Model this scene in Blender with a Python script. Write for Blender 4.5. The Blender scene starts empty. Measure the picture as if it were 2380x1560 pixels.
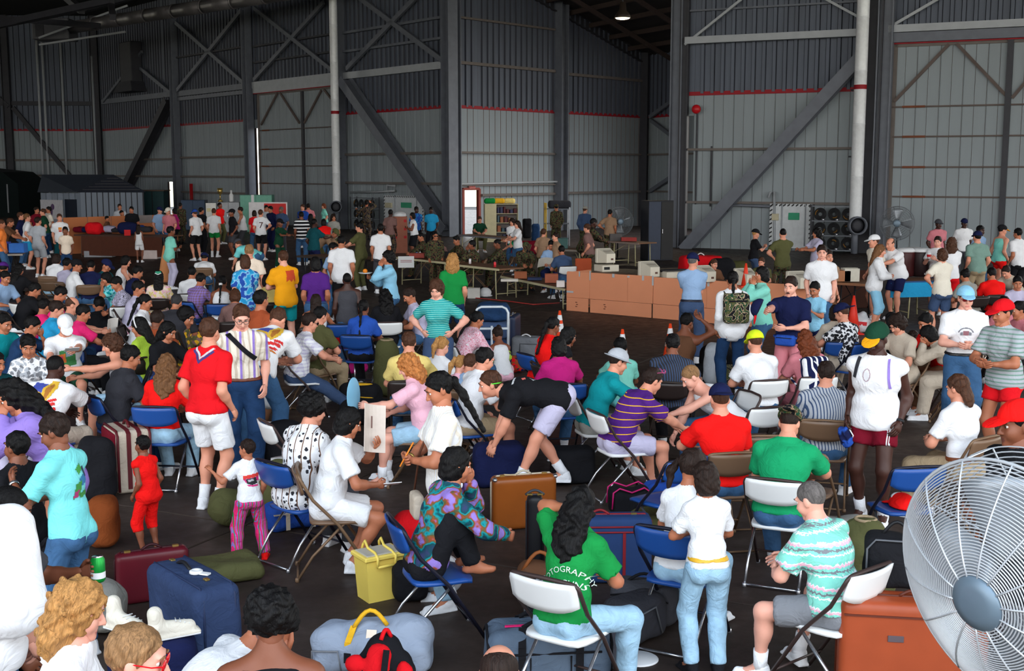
import bpy, bmesh, math, random
import numpy as np
from mathutils import Matrix, Vector
from mathutils.bvhtree import BVHTree
random.seed(7)
S = bpy.context.scene
COL = S.collection
pi = math.pi
F_PX, CU, CV, CAM_H = 2800.0, 1190.0, 780.0, 3.0
PITCH = math.atan(380.0 / F_PX)
cam_d = bpy.data.cameras.new('camera')
cam_d.sensor_width = 36.0
cam_d.sensor_fit = 'HORIZONTAL'
cam_d.lens = 36.0 * F_PX / 2380.0
cam_d.clip_end = 400
cam = bpy.data.objects.new('camera', cam_d)
COL.objects.link(cam)
cam.location = (0, 0, CAM_H)
cam.rotation_euler = (pi / 2 - PITCH, 0, 0)
S.camera = cam
S.view_settings.view_transform = 'Standard'
S.view_settings.look = 'None'
S.view_settings.gamma = 1.0
S.view_settings.use_curve_mapping = False
S.view_settings.exposure = EXPOSURE = 0.0
W = bpy.data.worlds.new('world')
S.world = W
W.use_nodes = True
nt = W.node_tree
nt.nodes.clear()
n_out = nt.nodes.new('ShaderNodeOutputWorld')
n_bg = nt.nodes.new('ShaderNodeBackground')
n_tc = nt.nodes.new('ShaderNodeTexCoord')
n_sx = nt.nodes.new('ShaderNodeSeparateXYZ')
n_rp = nt.nodes.new('ShaderNodeValToRGB')
nt.links.new(n_tc.outputs['Generated'], n_sx.inputs[0])
nt.links.new(n_sx.outputs['Z'], n_rp.inputs[0])
cr = n_rp.color_ramp
cr.elements[0].position = 0.0
cr.elements[0].color = (1.0, 0.97, 0.90, 1)
cr.elements[1].position = 0.75
cr.elements[1].color = (0.66, 0.82, 1.0, 1)
nt.links.new(n_rp.outputs[0], n_bg.inputs['Color'])
n_bg.inputs['Strength'].default_value = WORLD_STRENGTH = 4.7
nt.links.new(n_bg.outputs[0], n_out.inputs['Surface'])
def at(u, v, z=0.0):
 xc, yc = (u - CU) / F_PX, -(v - CV) / F_PX
 c, s = math.cos(PITCH), math.sin(PITCH)
 d = (xc, c + yc * s, -s + yc * c)
 t = (z - CAM_H) / d[2]
 return Vector((d[0] * t, d[1] * t, z))
def at_y(u, v, y):
 xc, yc = (u - CU) / F_PX, -(v - CV) / F_PX
 c, s = math.cos(PITCH), math.sin(PITCH)
 d = (xc, c + yc * s, -s + yc * c)
 t = y / d[1]
 return Vector((d[0] * t, y, CAM_H + d[2] * t))
def proj(p):
 c, s = math.cos(PITCH), math.sin(PITCH)
 x, y, z = p[0], p[1], p[2] - CAM_H
 dep = y * c - z * s
 up = y * s + z * c
 return CU + F_PX * x / dep, CV - F_PX * up / dep
def srgb(r, g, b):
 f = lambda c: (c / 255 / 12.92) if c / 255 <= 0.04045 else ((c / 255 + 0.055) / 1.055) ** 2.4
 return (f(r), f(g), f(b), 1)
COLORS = dict(white=(228, 228, 232), offwhite=(222, 214, 200), cream=(232, 214, 196), black=(24, 24, 28), charcoal=(48, 48, 54),
grey=(120, 122, 128), lightgrey=(172, 176, 184), darkgrey=(66, 66, 72), red=(214, 20, 30), brightred=(235, 22, 20),
maroon=(112, 14, 34), pink=(232, 178, 196), hotpink=(222, 40, 110), magenta=(176, 28, 110), rose=(200, 120, 130),
orange=(240, 130, 60), yellow=(236, 160, 24), paleyellow=(222, 198, 120), neon=(214, 236, 40), olive=(84, 84, 52),
khaki=(160, 140, 112), tan=(150, 120, 96), brown=(104, 70, 50), mauve=(122, 92, 88), green=(22, 132, 62), kelly=(24, 150, 96),
darkgreen=(22, 62, 44), sage=(120, 150, 140), mint=(128, 206, 190), aqua=(120, 212, 214), teal=(14, 140, 148),
darkteal=(16, 70, 78), cyan=(40, 150, 200), skyblue=(140, 196, 226), lightblue=(140, 168, 204), blue=(40, 80, 170),
royal=(36, 74, 160), navy=(22, 28, 66), slate=(60, 78, 110), jean=(58, 92, 130), darkjean=(30, 56, 92), palejean=(150, 184, 208),
purple=(78, 34, 118), lilac=(140, 116, 192), lavender=(186, 180, 206), limegreen=(160, 190, 60), beige=(190, 176, 160),
silver=(190, 194, 200), stone=(150, 148, 142), gold=(224, 170, 40), leather=(120, 60, 26), rust=(150, 70, 40), terracotta=(160, 72, 44), denimgrey=(142, 152, 170), dullblue=(46, 60, 92), steelblue=(84, 98, 116))
def lin(c):
 if isinstance(c, str):
  c = COLORS[c]
 return srgb(*c) if len(c) == 3 else c
_mats = {}
def new_mat(name):
 m = bpy.data.materials.new(name)
 m.use_nodes = True
 t = m.node_tree
 b = t.nodes['Principled BSDF']
 return m, t, b
def link(t, a, b):
 t.links.new(a, b)
def node(t, typ, **kw):
 n = t.nodes.new(typ)
 for k, v in kw.items():
  setattr(n, k, v)
 return n
def mathn(t, op, a, b=None):
 n = t.nodes.new('ShaderNodeMath')
 n.operation = op
 for i, x in enumerate((a, b)):
  if x is None:
   continue
  if hasattr(x, 'is_output'):
   t.links.new(x, n.inputs[i])
  else:
   n.inputs[i].default_value = x
 return n.outputs[0]
def mixn(t, fac, a, b):
 n = t.nodes.new('ShaderNodeMix')
 n.data_type = 'RGBA'
 for i, x in ((0, fac), (6, a), (7, b)):
  if hasattr(x, 'is_output'):
   t.links.new(x, n.inputs[i])
  else:
   n.inputs[i].default_value = x
 return n.outputs[2]
def noise(t, vec, scale, detail=3, rough=0.5):
 n = t.nodes.new('ShaderNodeTexNoise')
 n.inputs['Scale'].default_value = scale
 n.inputs['Detail'].default_value = detail
 n.inputs['Roughness'].default_value = rough
 if vec is not None:
  t.links.new(vec, n.inputs['Vector'])
 return n
def bump(t, b, h, strength=0.3, dist=0.02):
 n = t.nodes.new('ShaderNodeBump')
 n.inputs['Strength'].default_value = strength
 n.inputs['Distance'].default_value = dist
 t.links.new(h, n.inputs['Height'])
 t.links.new(n.outputs[0], b.inputs['Normal'])
def ramp(t, fac, stops, const=False):
 n = t.nodes.new('ShaderNodeValToRGB')
 if const:
  n.color_ramp.interpolation = 'CONSTANT'
 el = n.color_ramp.elements
 while len(el) < len(stops):
  el.new(0.5)
 for e, (p, c) in zip(el, stops):
  e.position = p
  e.color = lin(c)
 t.links.new(fac, n.inputs[0])
 return n.outputs[0]
def plain(col, rough=0.6, metal=0.0, var=0.12, scale=6.0, bmp=0.0, name=None, spec=0.3):
 """painted / plastic / metal surface: a little mottling and relief"""
 key = ('plain', str(col), rough, metal, var, scale, bmp)
 if key in _mats:
  return _mats[key]
 m, t, b = new_mat(name or 'surface_%d' % len(_mats))
 c = lin(col)
 tc = t.nodes.new('ShaderNodeTexCoord').outputs['Object']
 n = noise(t, tc, scale, 4)
 d = tuple(x * (1 - var * 2) for x in c[:3]) + (1,)
 l = tuple(min(1, x * (1 + var)) for x in c[:3]) + (1,)
 link(t, mixn(t, n.outputs[0], d, l), b.inputs['Base Color'])
 b.inputs['Roughness'].default_value = rough
 b.inputs['Metallic'].default_value = metal
 b.inputs['Specular IOR Level'].default_value = spec
 if bmp:
  bump(t, b, noise(t, tc, scale * 5, 4).outputs[0], bmp, 0.01)
 _mats[key] = m
 return m
def cloth(spec):
 """spec is a colour name or 'pattern/colour/colour/...'"""
 key = ('cloth', spec)
 if key in _mats:
  return _mats[key]
 m, t, b = new_mat('cloth_' + spec.replace('/', '_'))
 tc = t.nodes.new('ShaderNodeTexCoord').outputs['Object']
 f = spec.split('/')
 if len(f) == 1:
  c = lin(f[0])
  jean = 'jean' in f[0]
  n = noise(t, tc, 14 if jean else 5, 4)
  k = 0.3 if jean else 0.07
  out = mixn(t, n.outputs[0], tuple(x * (1 - k) for x in c[:3]) + (1,), tuple(min(1, x * (1 + k)) for x in c[:3]) + (1,))
 else:
  pat, cs = f[0], [lin(x) for x in f[1:]]
  sx = t.nodes.new('ShaderNodeSeparateXYZ')
  link(t, tc, sx.inputs[0])
  if pat in ('hstripe', 'hthin', 'hwide'):
   fr = dict(hstripe=24, hthin=42, hwide=9)[pat]
   w = mathn(t, 'FRACT', mathn(t, 'MULTIPLY', sx.outputs['Z'], fr))
   out = mixn(t, mathn(t, 'GREATER_THAN', w, 0.62), cs[0], cs[1])
   if len(cs) > 2:
    w2 = mathn(t, 'FRACT', mathn(t, 'MULTIPLY', sx.outputs['Z'], fr / 3))
    out = mixn(t, mathn(t, 'GREATER_THAN', w2, 0.8), out, cs[2])
  elif pat in ('vstripe', 'vwide'):
   fr = dict(vstripe=34, vwide=16)[pat]
   w = mathn(t, 'FRACT', mathn(t, 'MULTIPLY', mathn(t, 'ADD', sx.outputs['X'], mathn(t, 'MULTIPLY', sx.outputs['Y'], 0.6)), fr))
   out = mixn(t, mathn(t, 'GREATER_THAN', w, 0.66), cs[0], cs[1])
   if len(cs) > 2:
    w2 = mathn(t, 'FRACT', mathn(t, 'MULTIPLY', sx.outputs['X'], fr / 2))
    out = mixn(t, mathn(t, 'GREATER_THAN', w2, 0.82), out, cs[2])
  elif pat == 'hline':
   w = mathn(t, 'FRACT', mathn(t, 'MULTIPLY', sx.outputs['Z'], 15))
   w2 = mathn(t, 'FRACT', mathn(t, 'MULTIPLY', sx.outputs['Z'], 30))
   out = mixn(t, mathn(t, 'GREATER_THAN', w, 0.88), mixn(t, mathn(t, 'MULTIPLY', w2, .5), cs[0], cs[1]), cs[2])
  elif pat == 'knit':
   zz = mathn(t, 'ADD', sx.outputs['Z'], mathn(t, 'MULTIPLY', mathn(t, 'PINGPONG', mathn(t, 'ADD', sx.outputs['X'], sx.outputs['Y']), .016), .7))
   w = mathn(t, 'FRACT', mathn(t, 'MULTIPLY', zz, 7.5))
   n = noise(t, tc, 60, 2)
   w = mathn(t, 'ADD', w, mathn(t, 'MULTIPLY', mathn(t, 'SUBTRACT', n.outputs[0], .5), .22))
   out = ramp(t, w, [(0, cs[0]), (.26, cs[1]), (.34, cs[0]), (.46, cs[3]), (.56, cs[0]), (.68, cs[2]), (.80, cs[1]), (.86, cs[0])], True)
  elif pat == 'hawaii':
   xx = mathn(t, 'ADD', sx.outputs['X'], mathn(t, 'MULTIPLY', sx.outputs['Y'], .5))
   w = mathn(t, 'FRACT', mathn(t, 'MULTIPLY', xx, 13))
   v = t.nodes.new('ShaderNodeTexVoronoi')
   v.inputs['Scale'].default_value = 22
   link(t, tc, v.inputs['Vector'])
   n = noise(t, tc, 55, 2)
   blot = mathn(t, 'LESS_THAN', mathn(t, 'ADD', v.outputs['Distance'], mathn(t, 'MULTIPLY', n.outputs[0], .5)), .58)
   out = mixn(t, blot, cs[0], cs[1])
   out = mixn(t, mathn(t, 'GREATER_THAN', w, .74), out, cs[0])
   out = mixn(t, mathn(t, 'GREATER_THAN', w, .88), out, cs[2])
  elif pat == 'plaid':
   w = mathn(t, 'GREATER_THAN', mathn(t, 'FRACT', mathn(t, 'MULTIPLY', sx.outputs['X'], 22)), 0.6)
   w2 = mathn(t, 'GREATER_THAN', mathn(t, 'FRACT', mathn(t, 'MULTIPLY', sx.outputs['Z'], 22)), 0.6)
   out = mixn(t, mathn(t, 'MULTIPLY', mathn(t, 'ADD', w, w2), 0.5), cs[0], cs[1])
  elif pat in ('floral', 'print', 'speck'):
   v = t.nodes.new('ShaderNodeTexVoronoi')
   sc = dict(floral=22, print=20, speck=60)[pat]
   v.inputs['Scale'].default_value = sc
   wv = t.nodes.new('ShaderNodeVectorMath')
   wv.operation = 'ADD'
   nn = noise(t, tc, 12, 2)
   sc2 = t.nodes.new('ShaderNodeVectorMath')
   sc2.operation = 'SCALE'
   sc2.inputs['Scale'].default_value = 0.10
   link(t, nn.outputs['Color'], sc2.inputs[0])
   link(t, tc, wv.inputs[0])
   link(t, sc2.outputs[0], wv.inputs[1])
   link(t, wv.outputs[0], v.inputs['Vector'])
   sr = t.nodes.new('ShaderNodeSeparateColor')
   link(t, v.outputs['Color'], sr.inputs[0])
   stops = [(0.9 * i / max(1, len(cs) - 1), c) for i, c in enumerate(cs[1:])]
   pc = ramp(t, sr.outputs[0], stops, True) if len(stops) > 1 else cs[1]
   out = mixn(t, mathn(t, 'LESS_THAN', v.outputs['Distance'], 0.55 if pat != 'speck' else 0.42), cs[0], pc)
  elif pat in ('camo', 'tie'):
   n = noise(t, tc, 20 if pat == 'camo' else 11, 2, 0.4)
   k = len(cs)
   lo, hi = 0.34, 0.64
   out = ramp(t, n.outputs[0], [(0 if i == 0 else lo + (hi - lo) * i / k, c) for i, c in enumerate(cs)], pat == 'camo')
  else:
   out = cs[0]
 link(t, out, b.inputs['Base Color'])
 b.inputs['Roughness'].default_value = 0.9
 b.inputs['Specular IOR Level'].default_value = 0.15
 fold = noise(t, tc, 9, 3, 0.55)
 fold.inputs['Distortion'].default_value = 1.2
 bump(t, b, fold.outputs[0], 0.55, 0.03)
 _mats[key] = m
 return m
SKINS = dict(L=(214, 148, 122), P=(226, 166, 146), T=(178, 112, 82), B=(128, 76, 54), D=(66, 38, 30))
def skin(k):
 key = ('skin', k)
 if key in _mats:
  return _mats[key]
 m, t, b = new_mat('skin_' + k)
 c = lin(SKINS[k])
 tc = t.nodes.new('ShaderNodeTexCoord').outputs['Object']
 n = noise(t, tc, 8, 4)
 link(t, mixn(t, n.outputs[0], (c[0] * .82, c[1] * .72, c[2] * .7, 1), (min(1, c[0] * 1.1), c[1] * 1.12, c[2] * 1.12, 1)), b.inputs['Base Color'])
 b.inputs['Roughness'].default_value = 0.5
 b.inputs['Specular IOR Level'].default_value = 0.35
 bump(t, b, noise(t, tc, 90, 2).outputs[0], 0.08, 0.004)
 _mats[key] = m
 return m
def flat(col, rough=0.6):
 key = ('flat', str(col), rough)
 if key not in _mats:
  m, t, b = new_mat('tint_%d' % len(_mats))
  tc = t.nodes.new('ShaderNodeTexCoord').outputs['Object']
  c = lin(col)
  n = noise(t, tc, 40, 2)
  link(t, mixn(t, n.outputs[0], tuple(x * .85 for x in c[:3]) + (1,), c), b.inputs['Base Color'])
  b.inputs['Roughness'].default_value = rough
  _mats[key] = m
 return _mats[key]
HAIRS = dict(black=(12, 10, 11), darkbrown=(38, 25, 20), brown=(74, 46, 32), lightbrown=(112, 76, 48), auburn=(104, 50, 26),
blond=(172, 124, 72), strawberry=(184, 116, 62), grey=(98, 92, 90), saltpepper=(52, 50, 52), sandy=(140, 104, 70))
def hairm(k):
 key = ('hair', k)
 if key in _mats:
  return _mats[key]
 m, t, b = new_mat('hair_' + k)
 c = lin(HAIRS[k])
 tc = t.nodes.new('ShaderNodeTexCoord').outputs['Object']
 mp = t.nodes.new('ShaderNodeMapping')
 mp.inputs['Scale'].default_value = (70, 70, 9)
 link(t, tc, mp.inputs['Vector'])
 n = noise(t, mp.outputs[0], 1.0, 4, 0.6)
 n.inputs['Distortion'].default_value = 1.5
 link(t, ramp(t, n.outputs[0], [(0.3, tuple(x * .45 for x in c[:3]) + (1,)), (0.7, tuple(min(1, x * 1.45) for x in c[:3]) + (1,))]), b.inputs['Base Color'])
 b.inputs['Roughness'].default_value = 0.55
 b.inputs['Specular IOR Level'].default_value = 0.18
 bump(t, b, n.outputs[0], 0.7, 0.012)
 _mats[key] = m
 return m
def empty(name, loc=(0, 0, 0), rz=0.0, label=None, cat=None, group=None, kind=None, scale=1.0):
 o = bpy.data.objects.new(name, None)
 o.empty_display_size = 0.1
 COL.objects.link(o)
 o.location = loc
 o.rotation_euler = (0, 0, rz)
 o.scale = (scale,) * 3
 tag(o, label, cat, group, kind)
 return o
def tag(o, label=None, cat=None, group=None, kind=None):
 for k, v in (('label', label), ('category', cat), ('group', group), ('kind', kind)):
  if v:
   o[k] = v
 return o
def mesh_np(name, V, Q, smooth=True, midx=None, T=None):
 """mesh from numpy verts and quads (and triangles T)"""
 me = bpy.data.meshes.new(name)
 nq = len(Q)
 ntr = 0 if T is None else len(T)
 me.vertices.add(len(V))
 me.vertices.foreach_set('co', np.ascontiguousarray(V, dtype=np.float32).ravel())
 li = np.asarray(Q, dtype=np.int32).ravel()
 st = np.arange(nq, dtype=np.int32) * 4
 if ntr:
  li = np.concatenate([li, np.asarray(T, dtype=np.int32).ravel()])
  st = np.concatenate([st, nq * 4 + np.arange(ntr, dtype=np.int32) * 3])
 me.loops.add(len(li))
 me.loops.foreach_set('vertex_index', li)
 me.polygons.add(nq + ntr)
 me.polygons.foreach_set('loop_start', st)
 me.polygons.foreach_set('use_smooth', np.full(nq + ntr, smooth, dtype=bool))
 if midx is not None:
  me.polygons.foreach_set('material_index', np.asarray(midx, dtype=np.int32))
 me.update(calc_edges=True)
 return me
def put(name, me, mat=None, parent=None, loc=None, rot=None, M=None, scale=None):
 o = bpy.data.objects.new(name, me)
 COL.objects.link(o)
 if parent is not None:
  o.parent = parent
 if mat is not None:
  mats = mat if isinstance(mat, (list, tuple)) else [mat]
  while len(me.materials) < len(mats):
   me.materials.append(mats[len(me.materials)])
  for i, mm in enumerate(mats):
   if me.materials[i] is not mm:
    o.material_slots[i].link = 'OBJECT'
    o.material_slots[i].material = mm
 if M is not None:
  o.matrix_local = M
 else:
  if loc is not None:
   o.location = loc
  if rot is not None:
   o.rotation_euler = rot if hasattr(rot, '__len__') else (0, 0, rot)
  if scale is not None:
   o.scale = scale if hasattr(scale, '__len__') else (scale,) * 3
 return o
class G:
 """collects simple solids into one mesh"""
 def __init__(s):
  s.v, s.f = [], []
 def add(s, vs, fs):
  k = len(s.v)
  s.v += [tuple(v) for v in vs]
  s.f += [tuple(i + k for i in f) for f in fs]
  return s
 def box(s, c, d, rz=0, R=None, bev=0.0):
  hx, hy, hz = d[0] / 2, d[1] / 2, d[2] / 2
  if R is None:
   R = Matrix.Rotation(rz, 3, 'Z')
  if bev > 0:
   b = min(bev, hx * .49, hy * .49, hz * .49)
   vs = []
   for sz in (-1, 1):
    for (px, py, pz) in (((hx - b), (hy - b), hz), ):
     pass
   idx = {}
   for sx in (-1, 1):
    for sy in (-1, 1):
     for sz in (-1, 1):
      for ax in range(3):
       p = [sx * (hx - b), sy * (hy - b), sz * (hz - b)]
       p[ax] = (sx * hx, sy * hy, sz * hz)[ax]
       idx[(sx, sy, sz, ax)] = len(vs)
       vs.append(p)
   fs = []
   o = ((0, 1, 2), (1, 2, 0), (2, 0, 1))
   def key(ax, s0, a1, s1, a2, s2, w):
    t = [0, 0, 0]
    t[ax], t[a1], t[a2] = s0, s1, s2
    return idx[(t[0], t[1], t[2], w)]
   for ax, a1, a2 in o:
    for sg in (-1, 1):
     q = [key(ax, sg, a1, x, a2, y, ax) for x, y in ((-1, -1), (1, -1), (1, 1), (-1, 1))]
     fs.append(q if sg > 0 else q[::-1])
    for s1 in (-1, 1):
     for s2 in (-1, 1):
      q = [key(ax, -1, a1, s1, a2, s2, a1), key(ax, 1, a1, s1, a2, s2, a1), key(ax, 1, a1, s1, a2, s2, a2), key(ax, -1, a1, s1, a2, s2, a2)]
      fs.append(q if s1 * s2 < 0 else q[::-1])
   for sx in (-1, 1):
    for sy in (-1, 1):
     for sz in (-1, 1):
      q = [idx[(sx, sy, sz, a)] for a in range(3)]
      fs.append(q if sx * sy * sz > 0 else q[::-1])
   return s.add([Vector(c) + R @ Vector(v) for v in vs], fs)
  vs = [Vector(c) + R @ Vector((x, y, z)) for z in (-hz, hz) for x, y in ((-hx, -hy), (hx, -hy), (hx, hy), (-hx, hy))]
  return s.add(vs, [(3, 2, 1, 0), (4, 5, 6, 7), (0, 1, 5, 4), (1, 2, 6, 5), (2, 3, 7, 6), (3, 0, 4, 7)])
 def bar(s, a, b, w, h, up=(0, 0, 1)):
  a, b = Vector(a), Vector(b)
  z = (b - a)
  L = z.length
  z.normalize()
  x = Vector(up).cross(z)
  if x.length < 1e-4:
   x = Vector((1, 0, 0)).cross(z)
  x.normalize()
  y = z.cross(x)
  R = Matrix((x, y, z)).transposed()
  return s.box((a + b) / 2, (w, h, L), R=R)
 def ibeam(s, a, b, w, h, t=0.02, up=(0, 0, 1)):
  a, b = Vector(a), Vector(b)
  z = (b - a).normalized()
  x = Vector(up).cross(z)
  if x.length < 1e-4:
   x = Vector((1, 0, 0))
  x.normalize()
  y = z.cross(x)
  for sg in (-1, 1):
   s.bar(a + y * sg * (h / 2), b + y * sg * (h / 2), w, t, up=up)
  return s.bar(a, b, t, h, up=up)
 def tube(s, pts, r, n=8, closed=False, caps=True):
  pts = [Vector(p) for p in pts]
  rs = r if hasattr(r, '__len__') else [r] * len(pts)
  m = len(pts)
  vs, fs = [], []
  ref = None
  for i, p in enumerate(pts):
   if closed:
    d = pts[(i + 1) % m] - pts[i - 1]
   else:
    d = pts[min(i + 1, m - 1)] - pts[max(i - 1, 0)]
   if d.length < 1e-9:
    d = Vector((0, 0, 1))
   d.normalize()
   if ref is None:
    ref = Vector((0, 0, 1)) if abs(d.z) < .9 else Vector((1, 0, 0))
   x = ref - d * ref.dot(d)
   x.normalize()
   ref = x
   y = d.cross(x)
   for k in range(n):
    a = 2 * pi * k / n
    vs.append(p + (x * math.cos(a) + y * math.sin(a)) * rs[i])
  for i in range(m if closed else m - 1):
   j = (i + 1) % m
   for k in range(n):
    l = (k + 1) % n
    fs.append((i * n + k, i * n + l, j * n + l, j * n + k))
  if caps and not closed:
   fs.append(tuple(range(n))[::-1])
   fs.append(tuple((m - 1) * n + k for k in range(n)))
  return s.add(vs, fs)
 def lathe(s, prof, n=16, c=(0, 0, 0), R=None, caps=True):
  vs, fs = [], []
  for r, z in prof:
   for k in range(n):
    a = 2 * pi * k / n
    p = Vector((r * math.cos(a), r * math.sin(a), z))
    vs.append(Vector(c) + (R @ p if R is not None else p))
  for i in range(len(prof) - 1):
   for k in range(n):
    l = (k + 1) % n
    fs.append((i * n + k, i * n + l, (i + 1) * n + l, (i + 1) * n + k))
  if caps:
   fs.append(tuple(range(n))[::-1])
   fs.append(tuple((len(prof) - 1) * n + k for k in range(n)))
  return s.add(vs, fs)
 def prism(s, pts, d, n=None):
  """polygon of 3D points pushed along d"""
  k = len(pts)
  d = Vector(d)
  vs = [Vector(p) for p in pts] + [Vector(p) + d for p in pts]
  return s.add(vs, [tuple(range(k))[::-1], tuple(range(k, 2 * k))] + [(i, (i + 1) % k, k + (i + 1) % k, k + i) for i in range(k)])
 def blob(s, c, r, nu=10, nv=7, R=None):
  prof = [(math.sin(pi * i / nv), -math.cos(pi * i / nv)) for i in range(nv + 1)]
  vs, fs = [], []
  for a, z in prof:
   for k in range(nu):
    t = 2 * pi * k / nu
    p = Vector((r[0] * max(a, 1e-3) * math.cos(t), r[1] * max(a, 1e-3) * math.sin(t), r[2] * z))
    vs.append(Vector(c) + (R @ p if R is not None else p))
  for i in range(nv):
   for k in range(nu):
    l = (k + 1) % nu
    fs.append((i * nu + k, i * nu + l, (i + 1) * nu + l, (i + 1) * nu + k))
  return s.add(vs, fs)
 def mesh(s, name, smooth=False):
  me = bpy.data.meshes.new(name)
  me.from_pydata(s.v, [], s.f)
  if smooth:
   me.polygons.foreach_set('use_smooth', np.ones(len(me.polygons), dtype=bool))
  me.update()
  return me
 def build(s, name, mat, parent=None, smooth=False, **kw):
  return put(name, s.mesh(name, smooth), mat, parent, **kw)
def frame(z, x=None):
 """rotation whose columns are x,y,z with z along the given direction"""
 z = np.asarray(z, float)
 z = z / (np.linalg.norm(z) + 1e-12)
 x = np.array((1.0, 0, 0)) if x is None else np.asarray(x, float)
 x = x - z * x.dot(z)
 if np.linalg.norm(x) < 1e-6:
  x = np.array((0, 1.0, 0)) - z * z[1]
 x = x / np.linalg.norm(x)
 return np.stack([x, np.cross(z, x), z], 1)
def cone(a, b, r1, r2, e=1.0, x=None, cuts=(), op='+', k=None):
 a, b = np.asarray(a, float), np.asarray(b, float)
 r = max(r1, r2)
 return dict(t='c', a=a, b=b, r1=r1, r2=r2, e=e, R=None if e == 1.0 else frame(b - a, x), lo=np.minimum(a, b) - r, hi=np.maximum(a, b) + r, cuts=cuts, op=op, k=k)
def ell(c, r, R=None, cuts=(), op='+', k=None):
 c, r = np.asarray(c, float), np.asarray(r, float)
 m = r if R is None else np.sqrt(((np.asarray(R) * r[None, :]) ** 2).sum(1))
 return dict(t='e', c=c, r=r, R=R, lo=c - m, hi=c + m, cuts=cuts, op=op, k=k)
def rbox(c, h, rr, R=None, cuts=(), op='+', k=None):
 c, h = np.asarray(c, float), np.asarray(h, float)
 m = h if R is None else np.abs(np.asarray(R)) @ h
 return dict(t='b', c=c, h=h, rr=rr, R=R, lo=c - m, hi=c + m, cuts=cuts, op=op, k=k)
_corner = np.array([(i, j, k) for i in (0, 1) for j in (0, 1) for k in (0, 1)])
_edges = [(a, b) for a in range(8) for b in range(a + 1, 8) if np.abs(_corner[a] - _corner[b]).sum() == 1]
def surfnets(Fd, o, h):
 Sg = Fd < 0
 c = np.zeros(np.array(Fd.shape) - 1, np.uint8)
 for i, j, k in _corner:
  c += Sg[i:Sg.shape[0] - 1 + i, j:Sg.shape[1] - 1 + j, k:Sg.shape[2] - 1 + k]
 m = (c > 0) & (c < 8)
 idx = np.argwhere(m)
 N = len(idx)
 vid = np.full(m.shape, -1, np.int32)
 vid[m] = np.arange(N)
 cc = idx[:, None, :] + _corner[None]
 v8 = Fd[cc[..., 0], cc[..., 1], cc[..., 2]]
 pos = np.zeros((N, 3))
 cnt = np.zeros(N)
 for a, b in _edges:
  fa, fb = v8[:, a], v8[:, b]
  mm = (fa < 0) != (fb < 0)
  t = fa[mm] / (fa[mm] - fb[mm])
  pos[mm] += _corner[a] + t[:, None] * (_corner[b] - _corner[a])
  cnt[mm] += 1
 V = np.asarray(o) + h * (idx + pos / cnt[:, None])
 Q = []
 for ax in range(3):
  a1, a2 = (ax + 1) % 3, (ax + 2) % 3
  s0 = [slice(None)] * 3
  s1 = [slice(None)] * 3
  s0[ax], s1[ax] = slice(0, -1), slice(1, None)
  e = Sg[tuple(s0)] != Sg[tuple(s1)]
  sl = [slice(None)] * 3
  sl[a1], sl[a2] = slice(1, -1), slice(1, -1)
  p = np.argwhere(e[tuple(sl)])
  if not len(p):
   continue
  p[:, a1] += 1
  p[:, a2] += 1
  q = []
  for d1, d2 in ((-1, -1), (0, -1), (0, 0), (-1, 0)):
   r = p.copy()
   r[:, a1] += d1
   r[:, a2] += d2
   q.append(vid[r[:, 0], r[:, 1], r[:, 2]])
  q = np.stack(q, 1)
  ins = Sg[p[:, 0], p[:, 1], p[:, 2]]
  q[~ins] = q[~ins][:, ::-1]
  Q.append(q)
 return V, np.concatenate(Q) if Q else np.zeros((0, 4), np.int32)
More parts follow.
